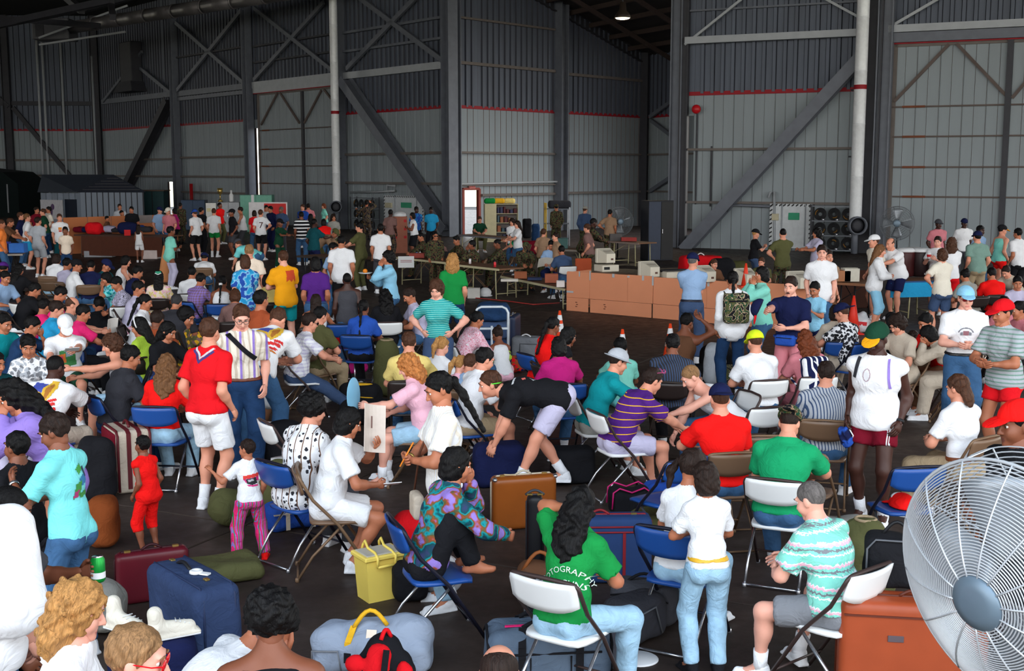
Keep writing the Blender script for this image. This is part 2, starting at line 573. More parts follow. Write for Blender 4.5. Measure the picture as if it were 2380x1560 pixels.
def sdf(prims, h, k=0.03, disp=None, cuts=()):
 pad = max(k, 2.5 * h) + h
 lo = np.min([p['lo'] for p in prims if p['op'] == '+'], 0) - 2.5 * h
 hi = np.max([p['hi'] for p in prims if p['op'] == '+'], 0) + 2.5 * h
 n = np.ceil((hi - lo) / h).astype(int) + 1
 Fd = np.full(n, 1.0, np.float32)
 ax = [lo[i] + h * np.arange(n[i]) for i in range(3)]
 for p in prims:
  i0 = np.clip(np.floor((p['lo'] - pad - lo) / h).astype(int), 0, n)
  i1 = np.clip(np.ceil((p['hi'] + pad - lo) / h).astype(int) + 1, 0, n)
  if (i1 <= i0).any():
   continue
  X, Y, Z = np.meshgrid(ax[0][i0[0]:i1[0]], ax[1][i0[1]:i1[1]], ax[2][i0[2]:i1[2]], indexing='ij')
  if p['t'] == 'c':
   ab = p['b'] - p['a']
   L = np.linalg.norm(ab) + 1e-9
   if p['R'] is None:
    px, py, pz = X - p['a'][0], Y - p['a'][1], Z - p['a'][2]
    t = np.clip((px * ab[0] + py * ab[1] + pz * ab[2]) / L ** 2, 0, 1)
    d = np.sqrt((px - t * ab[0]) ** 2 + (py - t * ab[1]) ** 2 + (pz - t * ab[2]) ** 2) - (p['r1'] + t * (p['r2'] - p['r1']))
   else:
    R = p['R']
    px, py, pz = X - p['a'][0], Y - p['a'][1], Z - p['a'][2]
    x = R[0, 0] * px + R[1, 0] * py + R[2, 0] * pz
    y = (R[0, 1] * px + R[1, 1] * py + R[2, 1] * pz) / p['e']
    z = R[0, 2] * px + R[1, 2] * py + R[2, 2] * pz
    t = np.clip(z / L, 0, 1)
    d = (np.sqrt(x * x + y * y + (z - t * L) ** 2) - (p['r1'] + t * (p['r2'] - p['r1']))) * min(1, p['e'] ** .5)
  else:
   px, py, pz = X - p['c'][0], Y - p['c'][1], Z - p['c'][2]
   if p['R'] is not None:
    R = np.asarray(p['R'])
    px, py, pz = (R[0, 0] * px + R[1, 0] * py + R[2, 0] * pz, R[0, 1] * px + R[1, 1] * py + R[2, 1] * pz, R[0, 2] * px + R[1, 2] * py + R[2, 2] * pz)
   if p['t'] == 'e':
    r = p['r']
    k0 = np.sqrt((px / r[0]) ** 2 + (py / r[1]) ** 2 + (pz / r[2]) ** 2) + 1e-6
    k1 = np.sqrt((px / r[0] ** 2) ** 2 + (py / r[1] ** 2) ** 2 + (pz / r[2] ** 2) ** 2) + 1e-6
    d = k0 * (k0 - 1) / k1
   else:
    hh, rr = p['h'] - p['rr'], p['rr']
    qx, qy, qz = np.abs(px) - hh[0], np.abs(py) - hh[1], np.abs(pz) - hh[2]
    d = np.sqrt(np.maximum(qx, 0) ** 2 + np.maximum(qy, 0) ** 2 + np.maximum(qz, 0) ** 2) + np.minimum(np.maximum(qx, np.maximum(qy, qz)), 0) - rr
  for (cp, cn) in p['cuts']:   # keep the side the normal points away from
   d = np.maximum(d, (X - cp[0]) * cn[0] + (Y - cp[1]) * cn[1] + (Z - cp[2]) * cn[2])
  sl = tuple(slice(i0[i], i1[i]) for i in range(3))
  old = Fd[sl]
  kk = k if p['k'] is None else p['k']
  if p['op'] == '+':
   if kk > 0:
    hh = np.clip(0.5 + 0.5 * (old - d) / kk, 0, 1)
    Fd[sl] = old * (1 - hh) + d * hh - kk * hh * (1 - hh)
   else:
    Fd[sl] = np.minimum(old, d)
  else:
   if kk > 0:
    hh = np.clip(0.5 - 0.5 * (old + d) / kk, 0, 1)
    Fd[sl] = old * (1 - hh) - d * hh + kk * hh * (1 - hh)
   else:
    Fd[sl] = np.maximum(old, -d)
 if disp is not None or cuts:
  X, Y, Z = np.meshgrid(*ax, indexing='ij')
  if disp is not None:
   Fd += disp(X, Y, Z).astype(np.float32)
  for cp, cn in cuts:
   Fd = np.maximum(Fd, ((X - cp[0]) * cn[0] + (Y - cp[1]) * cn[1] + (Z - cp[2]) * cn[2]).astype(np.float32))
 Fd[0], Fd[-1], Fd[:, 0], Fd[:, -1], Fd[:, :, 0], Fd[:, :, -1] = 1, 1, 1, 1, 1, 1
 return surfnets(Fd, lo, h)
def lump(amp, fr, ph=0.0):
 def f(X, Y, Z):
  return amp * (np.sin(fr * X + ph + 2 * np.sin(fr * .7 * Z)) * np.sin(fr * 1.1 * Y + 1 + ph) + .6 * np.sin(fr * 1.9 * Z + 2 * np.sin(fr * X)) * np.sin(fr * 1.7 * Y + ph))
 return f
def soft(name, prims, h, mat, parent=None, k=0.03, disp=None, cuts=(), **kw):
 h = h * 1.35 if h > .011 else h
 V, Q = sdf(prims, h, k, disp, cuts)
 return put(name, mesh_np(name, V, Q), mat, parent, **kw)
# ================================================================ people
def v3(*a):
 return np.array(a, float)
def rx(a):
 c, s = math.cos(a), math.sin(a)
 return np.array(((1, 0, 0), (0, c, -s), (0, s, c)))
def rz_(a):
 c, s = math.cos(a), math.sin(a)
 return np.array(((c, -s, 0), (s, c, 0), (0, 0, 1)))
def ry_(a):
 c, s = math.cos(a), math.sin(a)
 return np.array(((c, 0, s), (0, 1, 0), (-s, 0, c)))
def ik(a, t, l1, l2, pole):
 d = t - a
 L = np.linalg.norm(d)
 mx = (l1 + l2) * .995
 if L > mx:
  t = a + d * mx / L
  d = t - a
  L = mx
 L = max(L, abs(l1 - l2) + .02)
 d = d / (np.linalg.norm(d) + 1e-9)
 x = (l1 * l1 - l2 * l2 + L * L) / (2 * L)
 y = math.sqrt(max(l1 * l1 - x * x, 0))
 p = pole - d * pole.dot(d)
 p = p / (np.linalg.norm(p) + 1e-9)
 return a + d * x + p * y, t
ARMS = dict(  # wrist offset from the base of the neck (sign of x mirrored), elbow pole
side=((.235, -.05, -.50), (.2, 1, 0)), lap=((.075, -.27, -.36), (.7, .6, 0)), knee=((.15, -.36, -.34), (.8, .5, 0)),
knees=((.13, -.46, -.40), (.8, .3, -.3)), hip=((.185, .0, -.40), (1, .55, 0)), fold=((-.09, -.21, -.28), (.6, .2, -1)),
fwd=((.13, -.46, -.24), (.5, .3, -1)), hold=((.08, -.32, -.20), (.6, .3, -1)), face=((.05, -.15, .02), (.5, -.5, -1)),
reach=((.1, -.52, -.10), (.5, .3, -1)), table=((.12, -.40, -.33), (.8, .3, -.4)), down=((.12, -.22, -.50), (.6, .5, 0)),
up=((.16, -.14, .20), (1, -.2, -.6)), head=((.10, -.06, .12), (1, -.3, -.3)), back=((.10, .17, -.46), (1, .5, 0)),
belly=((.03, -.24, -.34), (.9, .4, -.2)), behind=((.24, .20, -.36), (.4, .8, 0)), out=((.50, -.12, -.10), (.2, .5, -1)))
def direc(a):
 return v3(0, -math.sin(a), math.cos(a))
def skeleton(kind='stand', lean=4, head=(8, 0), tw=0, L='side', R='side', legs=None, seat=.45, fem=False, kid=False, bulk=1.0):
 J = {}
 if kind in ('stand', 'walk'):
  pz, py = .92, .17 * math.sin(math.radians(lean)) * (1 if lean > 20 else 0)
  if lean > 45:
   pz = .90
 elif kind == 'sit':
  pz, py = seat + .10, .05
 elif kind == 'floor':
  pz, py = .115, 0
 elif kind == 'squat':
  pz, py = .33, .05
 else:
  pz, py = .53, .05
 P = v3(0, py, pz)
 a1, a2, a3 = [math.radians(min(105, lean * f)) for f in ((.55, .95, 1.15) if lean < 45 else (.85, 1.0, 1.05))]
 Wt = P + .13 * direc(a1)
 C = Wt + .18 * direc(a2)
 N = C + .215 * direc(a3)
 hp = a3 * .45 + math.radians(head[0])
 hz = math.radians(head[1]) + math.radians(tw) * .6
 nk = .5 * direc(a3) + .5 * (rz_(hz) @ direc(hp * .8))
 hs = 1.13 if kid else 1.0
 if fem:
  hs *= .97
 H = N + .045 * direc(a3) + .112 * hs * nk / np.linalg.norm(nk)
 RH = rz_(hz) @ rx(hp)
 J.update(P=P, W=Wt, C=C, N=N, H=H, RH=RH, hs=hs, a=(a1, a2, a3))
 sw = (.150 if fem else .172) * (.9 if kid else 1) * (1 + (bulk - 1) * .55)
 Rt = rz_(math.radians(tw))
 for s, key, ch in ((1, 'l', L), (-1, 'r', R)):
  Sh = N - .072 * direc(a3) + Rt @ v3(s * sw, .0, 0)
  if isinstance(ch, str):
   off, pole = ARMS[ch]
   off = v3(*off)
   if ch == 'side':
    off = v3(.035 + sw, -.05, -.53) if lean < 25 else v3(.06 + sw * .8, -.06, -.49)
  else:
   off, pole = v3(*ch[:3]), (.7, .5, -.4) if len(ch) < 4 else ch[3:]
  off = Rt @ (off * v3(s, 1, 1))
  T = N + off
  E, Wr = ik(Sh, T, .285, .25, Rt @ (v3(*pole) * v3(s, 1, 1)))
  J['S' + key], J['E' + key], J['A' + key] = Sh, E, Wr
 lg = legs or kind
 for s, key in ((1, 'l'), (-1, 'r')):
  Hp = P + v3(s * .088, 0, -.02)
  pole = v3(s * .25, -1, .2)
  if lg == 'stand':
   T = v3(s * .105, .03 - .05 * (s > 0), .085)
  elif lg == 'wide':
   T = v3(s * .2, .0, .085)
  elif lg == 'walk':
   T = v3(s * .09, -.24 * s, .085 + (.06 if s < 0 else 0))
  elif lg == 'sit':
   T = v3(s * .13, -.40, max(.085, seat - .40))
  elif lg == 'sitwide':
   T = v3(s * .21, -.38, max(.085, seat - .40))
   pole = v3(s * .6, -1, .3)
  elif lg == 'sitback':
   T = v3(s * .12, -.14, max(.085, seat - .38))
   pole = v3(s * .2, -1, .6)
  elif lg == 'sitfwd':
   T = v3(s * .11, -.66, .085)
  elif lg == 'kneeup':
   T = v3(s * .09, -.24 if kind == 'sit' else -.40, seat + .07 if kind == 'sit' else .085)
   pole = v3(s * .1, -.6, 1)
  elif lg == 'cross':
   T = v3(-s * .14, -.30 - .07 * s, .10)
   pole = v3(s * 1.2, -.5, .25)
  elif lg == 'floor':
   T = v3(-s * .14, -.30 - .07 * s, .085)
   pole = v3(s * 1.2, -.5, .25)
  elif lg == 'legcross':
   T = v3(.13, -.40, .085) if s > 0 else v3(.16, -.50, .46)
   if s < 0:
    pole = v3(-.8, -1, .5)
  elif lg == 'squat':
   T = v3(s * .12, -.12, .085)
   pole = v3(s * .4, -1, .3)
  elif lg == 'kneel':
   T = v3(s * .1, .36, .06)
   pole = v3(s * .1, -1, -.6)
  else:
   T = v3(s * .105, .02, .085)
  K, An = ik(Hp, T, .42, .425, pole)
  J['h' + key], J['k' + key], J['a' + key] = Hp, K, An
  J['f' + key] = 0.22 * s + (.2 * s if lg in ('sitwide', 'wide') else 0)
 J['top'] = H[2] + .118 * hs
 return J
def head_template(h):
 pr = [ell((0, .018, .03), (.074, .094, .09)), ell((0, -.025, -.045), (.056, .062, .066)), ell((0, -.075, -.098), (.022, .02, .018)),
ell((.04, -.055, -.03), (.024, .028, .03)), ell((-.04, -.055, -.03), (.024, .028, .03)),
cone((-.034, -.078, .034), (.034, -.078, .034), .012, .012, k=.02),
cone((0, -.088, .016), (0, -.109, -.026), .008, .0125, k=.012), ell((.012, -.094, -.03), (.009, .010, .008), k=.008), ell((-.012, -.094, -.03), (.009, .010, .008), k=.008),
ell((.032, -.098, .012), (.018, .018, .013), op='-', k=.012), ell((-.032, -.098, .012), (.018, .018, .013), op='-', k=.012),
cone((-.019, -.085, -.060), (.019, -.085, -.060), .0055, .0055, k=.008), cone((-.016, -.083, -.071), (.016, -.083, -.071), .0065, .0065, k=.008),
ell((.075, .012, -.004), (.011, .021, .032), rx(-.15), k=.008), ell((-.075, .012, -.004), (.011, .021, .032), rx(-.15), k=.008),
cone((0, .015, -.03), (0, .014, -.075), .050, .046, k=.035)]
 V, Q = sdf(pr, h, .035)
 fc = V[Q].mean(1)
 mi = np.zeros(len(Q), int)
 lip = (fc[:, 1] < -.083) & (np.abs(fc[:, 2] + .0655) < .0115) & (np.abs(fc[:, 0]) < .024 - np.abs(fc[:, 2] + .0655) * .6)
 mi[lip] = 3
 g = G()
 n0 = []
 for s in (1, -1):
  g.blob((s * .032, -.0725, .011), (.0115, .0105, .0095), 8, 6)
 n0.append(len(g.f))
 for s in (1, -1):
  g.blob((s * .032, -.0800, .011), (.0068, .0045, .0068), 6, 4)
 n0.append(len(g.f))
 for s in (1, -1):
  g.tube([(s * .014, -.093, .037), (s * .032, -.094, .0405), (s * .051, -.080, .034)], [.003, .004, .0022], 5)
 n0.append(len(g.f))
 q = [f if len(f) == 4 else None for f in g.f]
 tri = []
 gv = np.array([tuple(v) for v in g.v])
 fq, fm = [], []
 for i, f in enumerate(g.f):
  mm = 1 if i < n0[0] else 2 if i < n0[1] else 4
  if len(f) == 4:
   fq.append(f)
   fm.append(mm)
  else:
   for j in range(1, len(f) - 1, 2):
    fq.append((f[0], f[j], f[j + 1], f[min(j + 2, len(f) - 1)]))
    fm.append(mm)
 Q2 = np.array(fq) + len(V)
 return np.concatenate([V, gv]), np.concatenate([Q, Q2]), np.concatenate([mi, np.array(fm)])
def hand_template(curl, n=6):
 g = G()
 rings = [(0, .026, .019, 0), (.03, .036, .017, 0), (.062, .042, .015, 0), (.09, .040, .012, .002)]
 vs = []
 for z, w, t, y in rings:
  for k in range(8):
   a = 2 * pi * k / 8 + pi / 8
   vs.append((w * math.copysign(abs(math.cos(a)) ** .7, math.cos(a)), y + t * math.copysign(abs(math.sin(a)) ** .7, math.sin(a)), z))
 fs = [(i * 8 + k, i * 8 + (k + 1) % 8, (i + 1) * 8 + (k + 1) % 8, (i + 1) * 8 + k) for i in range(3) for k in range(8)]
 fs += [(24, 25, 26, 27), (24, 27, 28, 31), (28, 29, 30, 31), (0, 3, 2, 1), (0, 7, 4, 3), (7, 6, 5, 4)]
 g.add(vs, fs)
 for x, L, r in ((.031, .072, .0092), (.0105, .080, .0095), (-.0105, .074, .0090), (-.030, .058, .0080)):
  p = Vector((x, .001, .075))
  a = math.radians(curl * .5)
  pts = [p]
  sp = x * 1.6
  for i, f in enumerate((.22, .40, .30, .24)):
   d = Vector((sp * .5, math.sin(a), math.cos(a)))
   p = p + d * L * f
   pts.append(p)
   a += math.radians(curl * (.7 if i else .5))
  g.tube(pts, [r, r * 1.02, r, r * .92, r * .7], n)
 g.tube([(.02, .004, .012), (.043, .012, .040), (.050, .022, .066), (.046, .030, .088)], [.015, .0125, .0105, .0075], n)
 V = np.array([tuple(v) for v in g.v])
 q = []
 for f in g.f:
  if len(f) == 4:
   q.append(f)
  else:
   for j in range(1, len(f) - 1, 2):
    q.append((f[0], f[j], f[j + 1], f[min(j + 2, len(f) - 1)]))
 return V, np.array(q)
HEAD = {0: head_template(.009), 1: head_template(.013), 2: head_template(.017)}
HAND = {c: hand_template(c) for c in (14, 34, 62)}
def body_mesh(J, b=1.0, fem=False, kid=False, h=.016, lod=0, curl=(20, 20), arms=True):
 P, Wt, C, N, H = J['P'], J['W'], J['C'], J['N'], J['H']
 a1, a2, a3 = J['a']
 R1, R2, R3 = rx(a1), rx(a2), rx(a3)
 k = 1 if not kid else .9
 sb = math.sqrt(b)
 pr = [ell(P + v3(0, .005, 0), (.160 * b * k, .112 * b, .115), R1), ell(Wt, (.138 * b * k, .100 * b, .13), R2),
ell(C + .03 * direc(a2), (.155 * b * k * (.93 if fem else 1), .108 * b, .18), R3), cone(J['Sl'], J['Sr'], .056 * sb, .056 * sb),
cone(N - .01 * direc(a3), J['Sl'], .052, .05), cone(N - .01 * direc(a3), J['Sr'], .052, .05), cone(N - .05 * direc(a3), .72 * H + .28 * N + J['RH'] @ v3(0, .015, -.01), .058 * sb, .051, k=.02)]
 for q in 'lr':
  pr.append(cone(N + .035 * direc(a3), .35 * N + .65 * J['S' + q], .042, .044, k=.05))
 for s in (1, -1):
  pr.append(ell(P + R1 @ v3(s * .075, .055, -.04), (.085 * b, .085 * b, .09)))
  if fem and not kid:
   pr.append(ell(C + R3 @ v3(s * .065, -.085, .03), (.055, .05, .055)))
 for q in 'lr':
  pr += [cone(J['S' + q], J['E' + q], .050 * sb * k, .040 * sb * k), cone(J['E' + q], J['A' + q], .041 * sb * k, .026 * k)]
  mid = J['E' + q] * .7 + J['A' + q] * .3
  pr.append(ell(mid, (.041 * sb * k,) * 3))
  pr += [cone(J['h' + q], J['k' + q], .082 * sb, .055 * sb), cone(J['k' + q], J['a' + q], .054 * sb, .036)]
  d = J['k' + q] - J['a' + q]
  pr.append(ell(J['k' + q] * .68 + J['a' + q] * .32 + foot_dir(J, q) * -.018, (.052 * sb, .052 * sb, .1), frame(d)))
  f = foot_dir(J, q)
  pr += [cone(J['a' + q] + v3(0, 0, -.045) - f * .04, J['a' + q] + v3(0, 0, -.052) + f * .14, .034, .028), cone(J['a' + q], J['a' + q] + v3(0, 0, -.04) + f * .06, .036, .034)]
 V, Q = sdf(pr, h, .035)
 Vs, Qs, Ms = [V], [Q], [np.zeros(len(Q), int)]
 n = len(V)
 hv, hq, hm = HEAD[lod]
 hw = hv * (J['hs'] * v3(.97, 1, 1) if not kid else J['hs'])
 Vs.append(H + hw @ J['RH'].T)
 Qs.append(hq + n)
 Ms.append(hm)
 n += len(hv)
 for s, q, cu in ((1, 'l', curl[0]), (-1, 'r', curl[1])):
  tv, tq = HAND[cu]
  w = J['A' + q] - J['E' + q]
  w = w / (np.linalg.norm(w) + 1e-9)
  x = v3(-s * .35, -.6, .7)
  x = x - w * x.dot(w)
  x = x / (np.linalg.norm(x) + 1e-9)
  nn = np.cross(w, x) * s
  R = np.stack([x, nn, w], 1)
  Vs.append(J['A' + q] - w * .012 + (tv * (.86 if kid else .93 if fem else 1.0)) @ R.T)
  Qs.append((tq if s < 0 else tq[:, ::-1]) + n)
  Ms.append(np.zeros(len(tq), int))
  n += len(tv)
 return mesh_np('body', np.concatenate(Vs), np.concatenate(Qs), True, np.concatenate(Ms))
def foot_dir(J, q):
 return rz_(J['f' + q]) @ v3(0, -1, 0)
def shirt_mesh(J, kind, b, fem, kid, h, loose=.018, hem=None):
 P, Wt, C, N = J['P'], J['W'], J['C'], J['N']
 a1, a2, a3 = J['a']
 R1, R2, R3 = rx(a1), rx(a2), rx(a3)
 k = 1 if not kid else .9
 sb = math.sqrt(b)
 L = loose
 if hem is None:
  hem = -.09
 hc = (P + hem * direc(a1), -direc(a1))
 deep = {'tank': .055, 'scoop': .045, 'tee': .008, 'polo': -.004, 'long': .002, 'crop': .008, 'sleeveless': .02}.get(kind, .008)
 ncut = (N + (-deep + .058) * direc(a3) + R3 @ v3(0, .02, 0), R3 @ (v3(0, -.36, .93)))
 cu = (hc, ncut)
 x = .008
 pr = [ell(P + v3(0, .005, 0), (.162 * b * k + L, .114 * b + L, .15 + L), R1, cuts=cu), ell(Wt, (.142 * b * k + L, .104 * b + L, .15), R2, cuts=cu),
ell(C + .03 * direc(a2), (.157 * b * k * (.93 if fem else 1) + L * .8, .110 * b + L * .8, .185), R3, cuts=cu)]
 for s in (1, -1):
  pr.append(ell(P + R1 @ v3(s * .07, .05, -.02), (.078 * b + L * .8, .080 * b + L * .8, .10), cuts=cu))
  if fem and not kid:
   pr.append(ell(C + R3 @ v3(s * .065, -.085, .03), (.057 + x, .052 + x, .057 + x), cuts=cu))
 if kind == 'tank':
  for q in 'lr':
   m = J['S' + q] * .62 + N * .38
   pr.append(cone(m + R3 @ v3(0, -.03, -.03), m + R3 @ v3(0, .05, -.03), .04, .04, cuts=(ncut,)))
 else:
  pr += [cone(J['Sl'], J['Sr'], .058 * sb + x, .058 * sb + x, cuts=cu)]
  for q in 'lr':
   pr.append(cone(N - .015 * direc(a3), J['S' + q], .054 + x, .052 + x, cuts=(ncut,)))
   pr.append(cone(N + .022 * direc(a3), .35 * N + .65 * J['S' + q], .050, .053, cuts=(ncut,), k=.05))
 if kind in ('tee', 'polo', 'crop', 'long', 'scoop', 'elbow'):
  for q in 'lr':
   S_, E, A = J['S' + q], J['E' + q], J['A' + q]
   if kind == 'elbow':
    e = (A - E) / np.linalg.norm(A - E)
    pr.append(cone(S_, E, .058 * sb * k + L * .7, .06 * sb * k + L))
    pr.append(cone(E, E + e * .12, .06 * sb * k + L, .06 * sb * k + L, cuts=((E + e * .04, e),)))
   elif kind == 'long':
    pr.append(cone(S_, E, .054 * sb * k + L * .7, .046 * sb * k + L * .7))
    e = A - E
    pr.append(cone(E, A, .046 * sb * k + L * .7, .034 + L * .5, cuts=((A - e * .03, e / np.linalg.norm(e)),)))
   else:
    f = .74 if b <= 1.2 else .9
    d = (E - S_) / np.linalg.norm(E - S_)
    pr.append(cone(S_, S_ + (E - S_) * 1.05, .056 * sb * k + x, .052 * sb * k + L, cuts=((S_ + (E - S_) * f, d),)))
 elif kind == 'sleeveless':
  for q in 'lr':
   d = (J['E' + q] - J['S' + q]) / np.linalg.norm(J['E' + q] - J['S' + q])
   pr.append(cone(J['S' + q], J['S' + q] + d * .1, .056 * sb * k + x, .058 * sb * k + x, cuts=((J['S' + q] + d * .035, d),)))
 if kind == 'polo':
  cc = N + .018 * direc(a3)
  pr.append(cone(cc - .02 * direc(a3), cc + .022 * direc(a3), .070 * sb, .064 * sb, cuts=((cc + .024 * direc(a3), R3 @ v3(0, -.2, .98)),), k=.008))
 V, Q = sdf(pr, h, .03, lump(.0035, 26, J['top'] * 7))
 return mesh_np('shirt', V, Q)
def bottom_mesh(J, kind, b, fem, kid, h, loose=.014, waist=.085):
 P = J['P']
 a1 = J['a'][0]
 R1 = rx(a1)
 L = loose
 sb = math.sqrt(b)
 k = 1 if not kid else .92
 wc = (P + waist * direc(a1), direc(a1))
 pr = [ell(P + v3(0, .005, .0), (.162 * b * k + L, .114 * b + L, .13), R1, cuts=(wc,))]
 for s in (1, -1):
  pr.append(ell(P + R1 @ v3(s * .075, .055, -.04), (.086 * b + L, .086 * b + L, .09 + L), cuts=(wc,)))
 for q in 'lr':
  hp, kn, an = J['h' + q], J['k' + q], J['a' + q]
  d = (kn - hp) / np.linalg.norm(kn - hp)
  d2 = (an - kn) / np.linalg.norm(an - kn)
  wt = (wc,) if d.dot(direc(a1)) < -.5 else ()
  if kind in ('shorts', 'short'):
   f = .80 if kind == 'shorts' else .5
   pr.append(cone(hp, hp + d * .42, .085 * sb + L, .072 * sb + L * 1.6, cuts=((hp + d * .42 * f, d),) + wt))
  elif kind == 'capri':
   pr += [cone(hp, kn, .084 * sb + L, .058 * sb + L * 1.5, cuts=wt), cone(kn, an, .058 * sb + L * 1.5, .05 + L * 1.5, cuts=((kn + d2 * .12, d2),))]
  elif kind == 'skirt':
   pr.append(cone(hp, kn + d * .03, .10 * sb + L, .10 * sb + L, cuts=((kn - d * .02, d),) + wt, k=.09))
  else:
   pr += [cone(hp, kn, .085 * sb + L, .064 * sb + L, cuts=wt), cone(kn, an, .064 * sb + L, .048 + L * 1.3, cuts=((an + v3(0, 0, .005), d2),)), ell(kn * .68 + an * .32 + foot_dir(J, q) * -.018, (.058 * sb + L, .058 * sb + L, .11), frame(kn - an))]
 V, Q = sdf(pr, h, .03 if kind != 'skirt' else .08, lump(.003, 23, J['top'] * 5))
 return mesh_np('trousers', V, Q)
def _hair(style, h):
 base = lambda g=0.0: ell((0, .022, .034), (.081 + g, .102 + g, .098 + g))
 face = ((0, -.062, .060), (0, -.80, -.60))
 bang = ((0, -.082, .028), (0, -.93, -.37))
 nape = ((0, 0, -.092), (0, 0.12, -1))
 ear = ((0, -.012, .0), (0, -.86, -.50))
 dsp = lump(.0055, 62)
 side = [ell((.074, .02, 0), (.014, .05, .05), k=.01), ell((-.074, .02, 0), (.014, .05, .05), k=.01)]
 if style in ('short', 'bangs', 'mullet', 'pony', 'bun', 'braid', 'pigtails', 'long_pony'):
  pr = [base(.002)]
  cuts = [face if style not in ('bangs', 'pigtails') else bang, nape]
  ears = [ell((s * .085, -.055, -.05), (.03, .07, .055), op='-', k=.01) for s in (1, -1)]
  if style == 'short':
   ears += [ell((s * .09, .012, -.03), (.03, .03, .034), op='-', k=.01) for s in (1, -1)]
  V, Q = sdf(pr + ears, h, .02, dsp, cuts)
  ex = None
  if style == 'mullet':
   ex = [ell((0, .085, -.06), (.062, .045, .09)), ell((0, .088, -.13), (.045, .035, .06))]
  elif style == 'pony':
   ex = [ell((0, .125, .045), (.026, .03, .028)), cone((0, .135, .035), (0, .155, -.06), .026, .034), cone((0, .155, -.06), (0, .125, -.19), .034, .014)]
  elif style in ('braid', 'long_pony'):
   w = .030 if style == 'long_pony' else .022
   ex = [ell((0, .12, -.0), (.03, .03, .03)), cone((0, .125, 0), (0, .14, -.12), w, w), cone((0, .14, -.12), (0, .15, -.44), w, w * .6)]
  elif style == 'bun':
   ex = [ell((0, .10, .085), (.045, .045, .042))]
  elif style == 'pigtails':
   ex = [cone((s * .085, .05, .03), (s * .125, .07, -.05), .022, .03) for s in (1, -1)] + [cone((s * .125, .07, -.05), (s * .12, .06, -.17), .03, .012) for s in (1, -1)]
  if ex:
   V2, Q2 = sdf(ex, h, .03, lump(.005, 60))
   Q = np.concatenate([Q, Q2 + len(V)])
   V = np.concatenate([V, V2])
  return V, Q
 if style == 'crew':
  return sdf([base(-.004)] + [ell((s * .085, -.055, -.05), (.03, .07, .055), op='-', k=.01) for s in (1, -1)] + [ell((s * .09, .012, -.03), (.03, .03, .034), op='-', k=.01) for s in (1, -1)], h, .02, None, [face, ((0, 0, -.078), (0, .12, -1))])
 if style == 'flattop':
  return sdf([base(-.003), rbox((0, .015, .10), (.066, .075, .035), .02)], h, .02, dsp, [face, ((0, 0, -.03), (0, .2, -1))])
 if style == 'bald':
  return sdf([base(-.004)], h, .02, None, [((0, 0, .055), (0, -.45, .9)), ear, ((0, 0, -.055), (0, .25, -1))])
 if style == 'bob':
  return sdf([base(.004), ell((0, .035, -.035), (.094, .092, .11))] + [ell((0, -.10, -.05), (.066, .075, .115), op='-', k=.012)], h, .03, dsp, [((0, 0, -.125), (0, 0, -1)), ((0, -.088, .02), (0, -1, -.1))])
 if style in ('long', 'longcurly'):
  n = 1.0 if style == 'long' else 1.25
  return sdf([base(.004), ell((0, .045, -.05), (.092 * n, .085, .13)), ell((0, .085, -.20), (.095 * n, .048 * n, .19)), ell((0, -.10, -.06), (.064, .085, .13), op='-', k=.012)], h, .035,
dsp if style == 'long' else lump(.012, 45), [((0, -.084, .03), (0, -1, -.2))])
 if style == 'curly':
  return sdf([base(.016), ell((0, .045, -.04), (.112, .10, .125)), ell((0, .07, -.12), (.115, .075, .11)), ell((0, -.115, -.05), (.062, .08, .115), op='-', k=.012)], h, .03, lump(.013, 55), [((0, -.09, .03), (0, -1, -.3))])
 if style == 'afro':
  return sdf([ell((0, .03, .045), (.112, .122, .112)), ell((0, -.115, -.045), (.066, .075, .105), op='-', k=.015)], h, .02, lump(.009, 70), [((0, 0, -.075), (0, 0, -1))])
 if style == 'wavy':
  return sdf([base(.012), ell((0, .045, -.02), (.100, .098, .10)), ell((0, -.10, -.045), (.066, .07, .105), op='-', k=.012)], h, .03, lump(.010, 60), [((0, -.086, .04), (0, -1, -.4)), ((0, 0, -.12), (0, 0, -1))])
 return sdf([base()], h, .02, dsp, [face, nape])
_tmpl = {}
def template(key, fn):
 if key not in _tmpl:
  V, Q = fn()
  _tmpl[key] = mesh_np(key[0], V, Q)
 return _tmpl[key]
def hair_mesh(style, lod):
 return template(('hair', style, min(lod, 1) if style != 'afro' else lod), lambda: _hair(style, (.0075, .0115, .0115)[lod]))
def cap_crown():
 return sdf([ell((0, .020, .042), (.094, .117, .098))], .008, .01, None, [((0, 0, .034), (0, -.05, -1))])
def cap_brim(w=.075):
 def f():
  return sdf([ell((0, -.105, .040), (w, .085, .0105), rx(.22))] + [ell((0, .03, .045), (.078, .10, .08), op='-', k=.004)], .006, .01)
 return f
def bucket_brim():
 return sdf([ell((0, .018, .034), (.135, .155, .012)), ell((0, .018, .04), (.07, .09, .05), op='-', k=.004)], .0075, .01)
def shoe_fn():
 return sdf([cone((0, .035, -.05), (0, -.15, -.058), .040, .032), cone((0, .012, -.012), (0, -.05, -.045), .051, .040), rbox((0, -.06, -.078), (.044, .135, .012), .011)], .009, .02, None, [((0, 0, -.087), (0, 0, -1)), ((0, 0, .022), (0, 0, 1))])
def glasses_mesh(dark):
 g = G()
 for s in (1, -1):
  c = Vector((s * .033, -.099, .010))
  if dark:
   g.blob(c, (.026, .005, .019), 10, 6)
  g.tube([c + Vector((.026 * math.cos(a), .004 * math.cos(a) ** 2, .020 * math.sin(a))) for a in np.linspace(0, 2 * pi, 13)[:-1]], .0025, 5, True)
  g.tube([c + Vector((s * .026, 0, .005)), (s * .078, -.06, .012), (s * .080, .02, .012)], .0025, 5)
 g.tube([(-.008, -.102, .012), (.008, -.102, .012)], .0025, 5)
 return g.mesh('glasses')
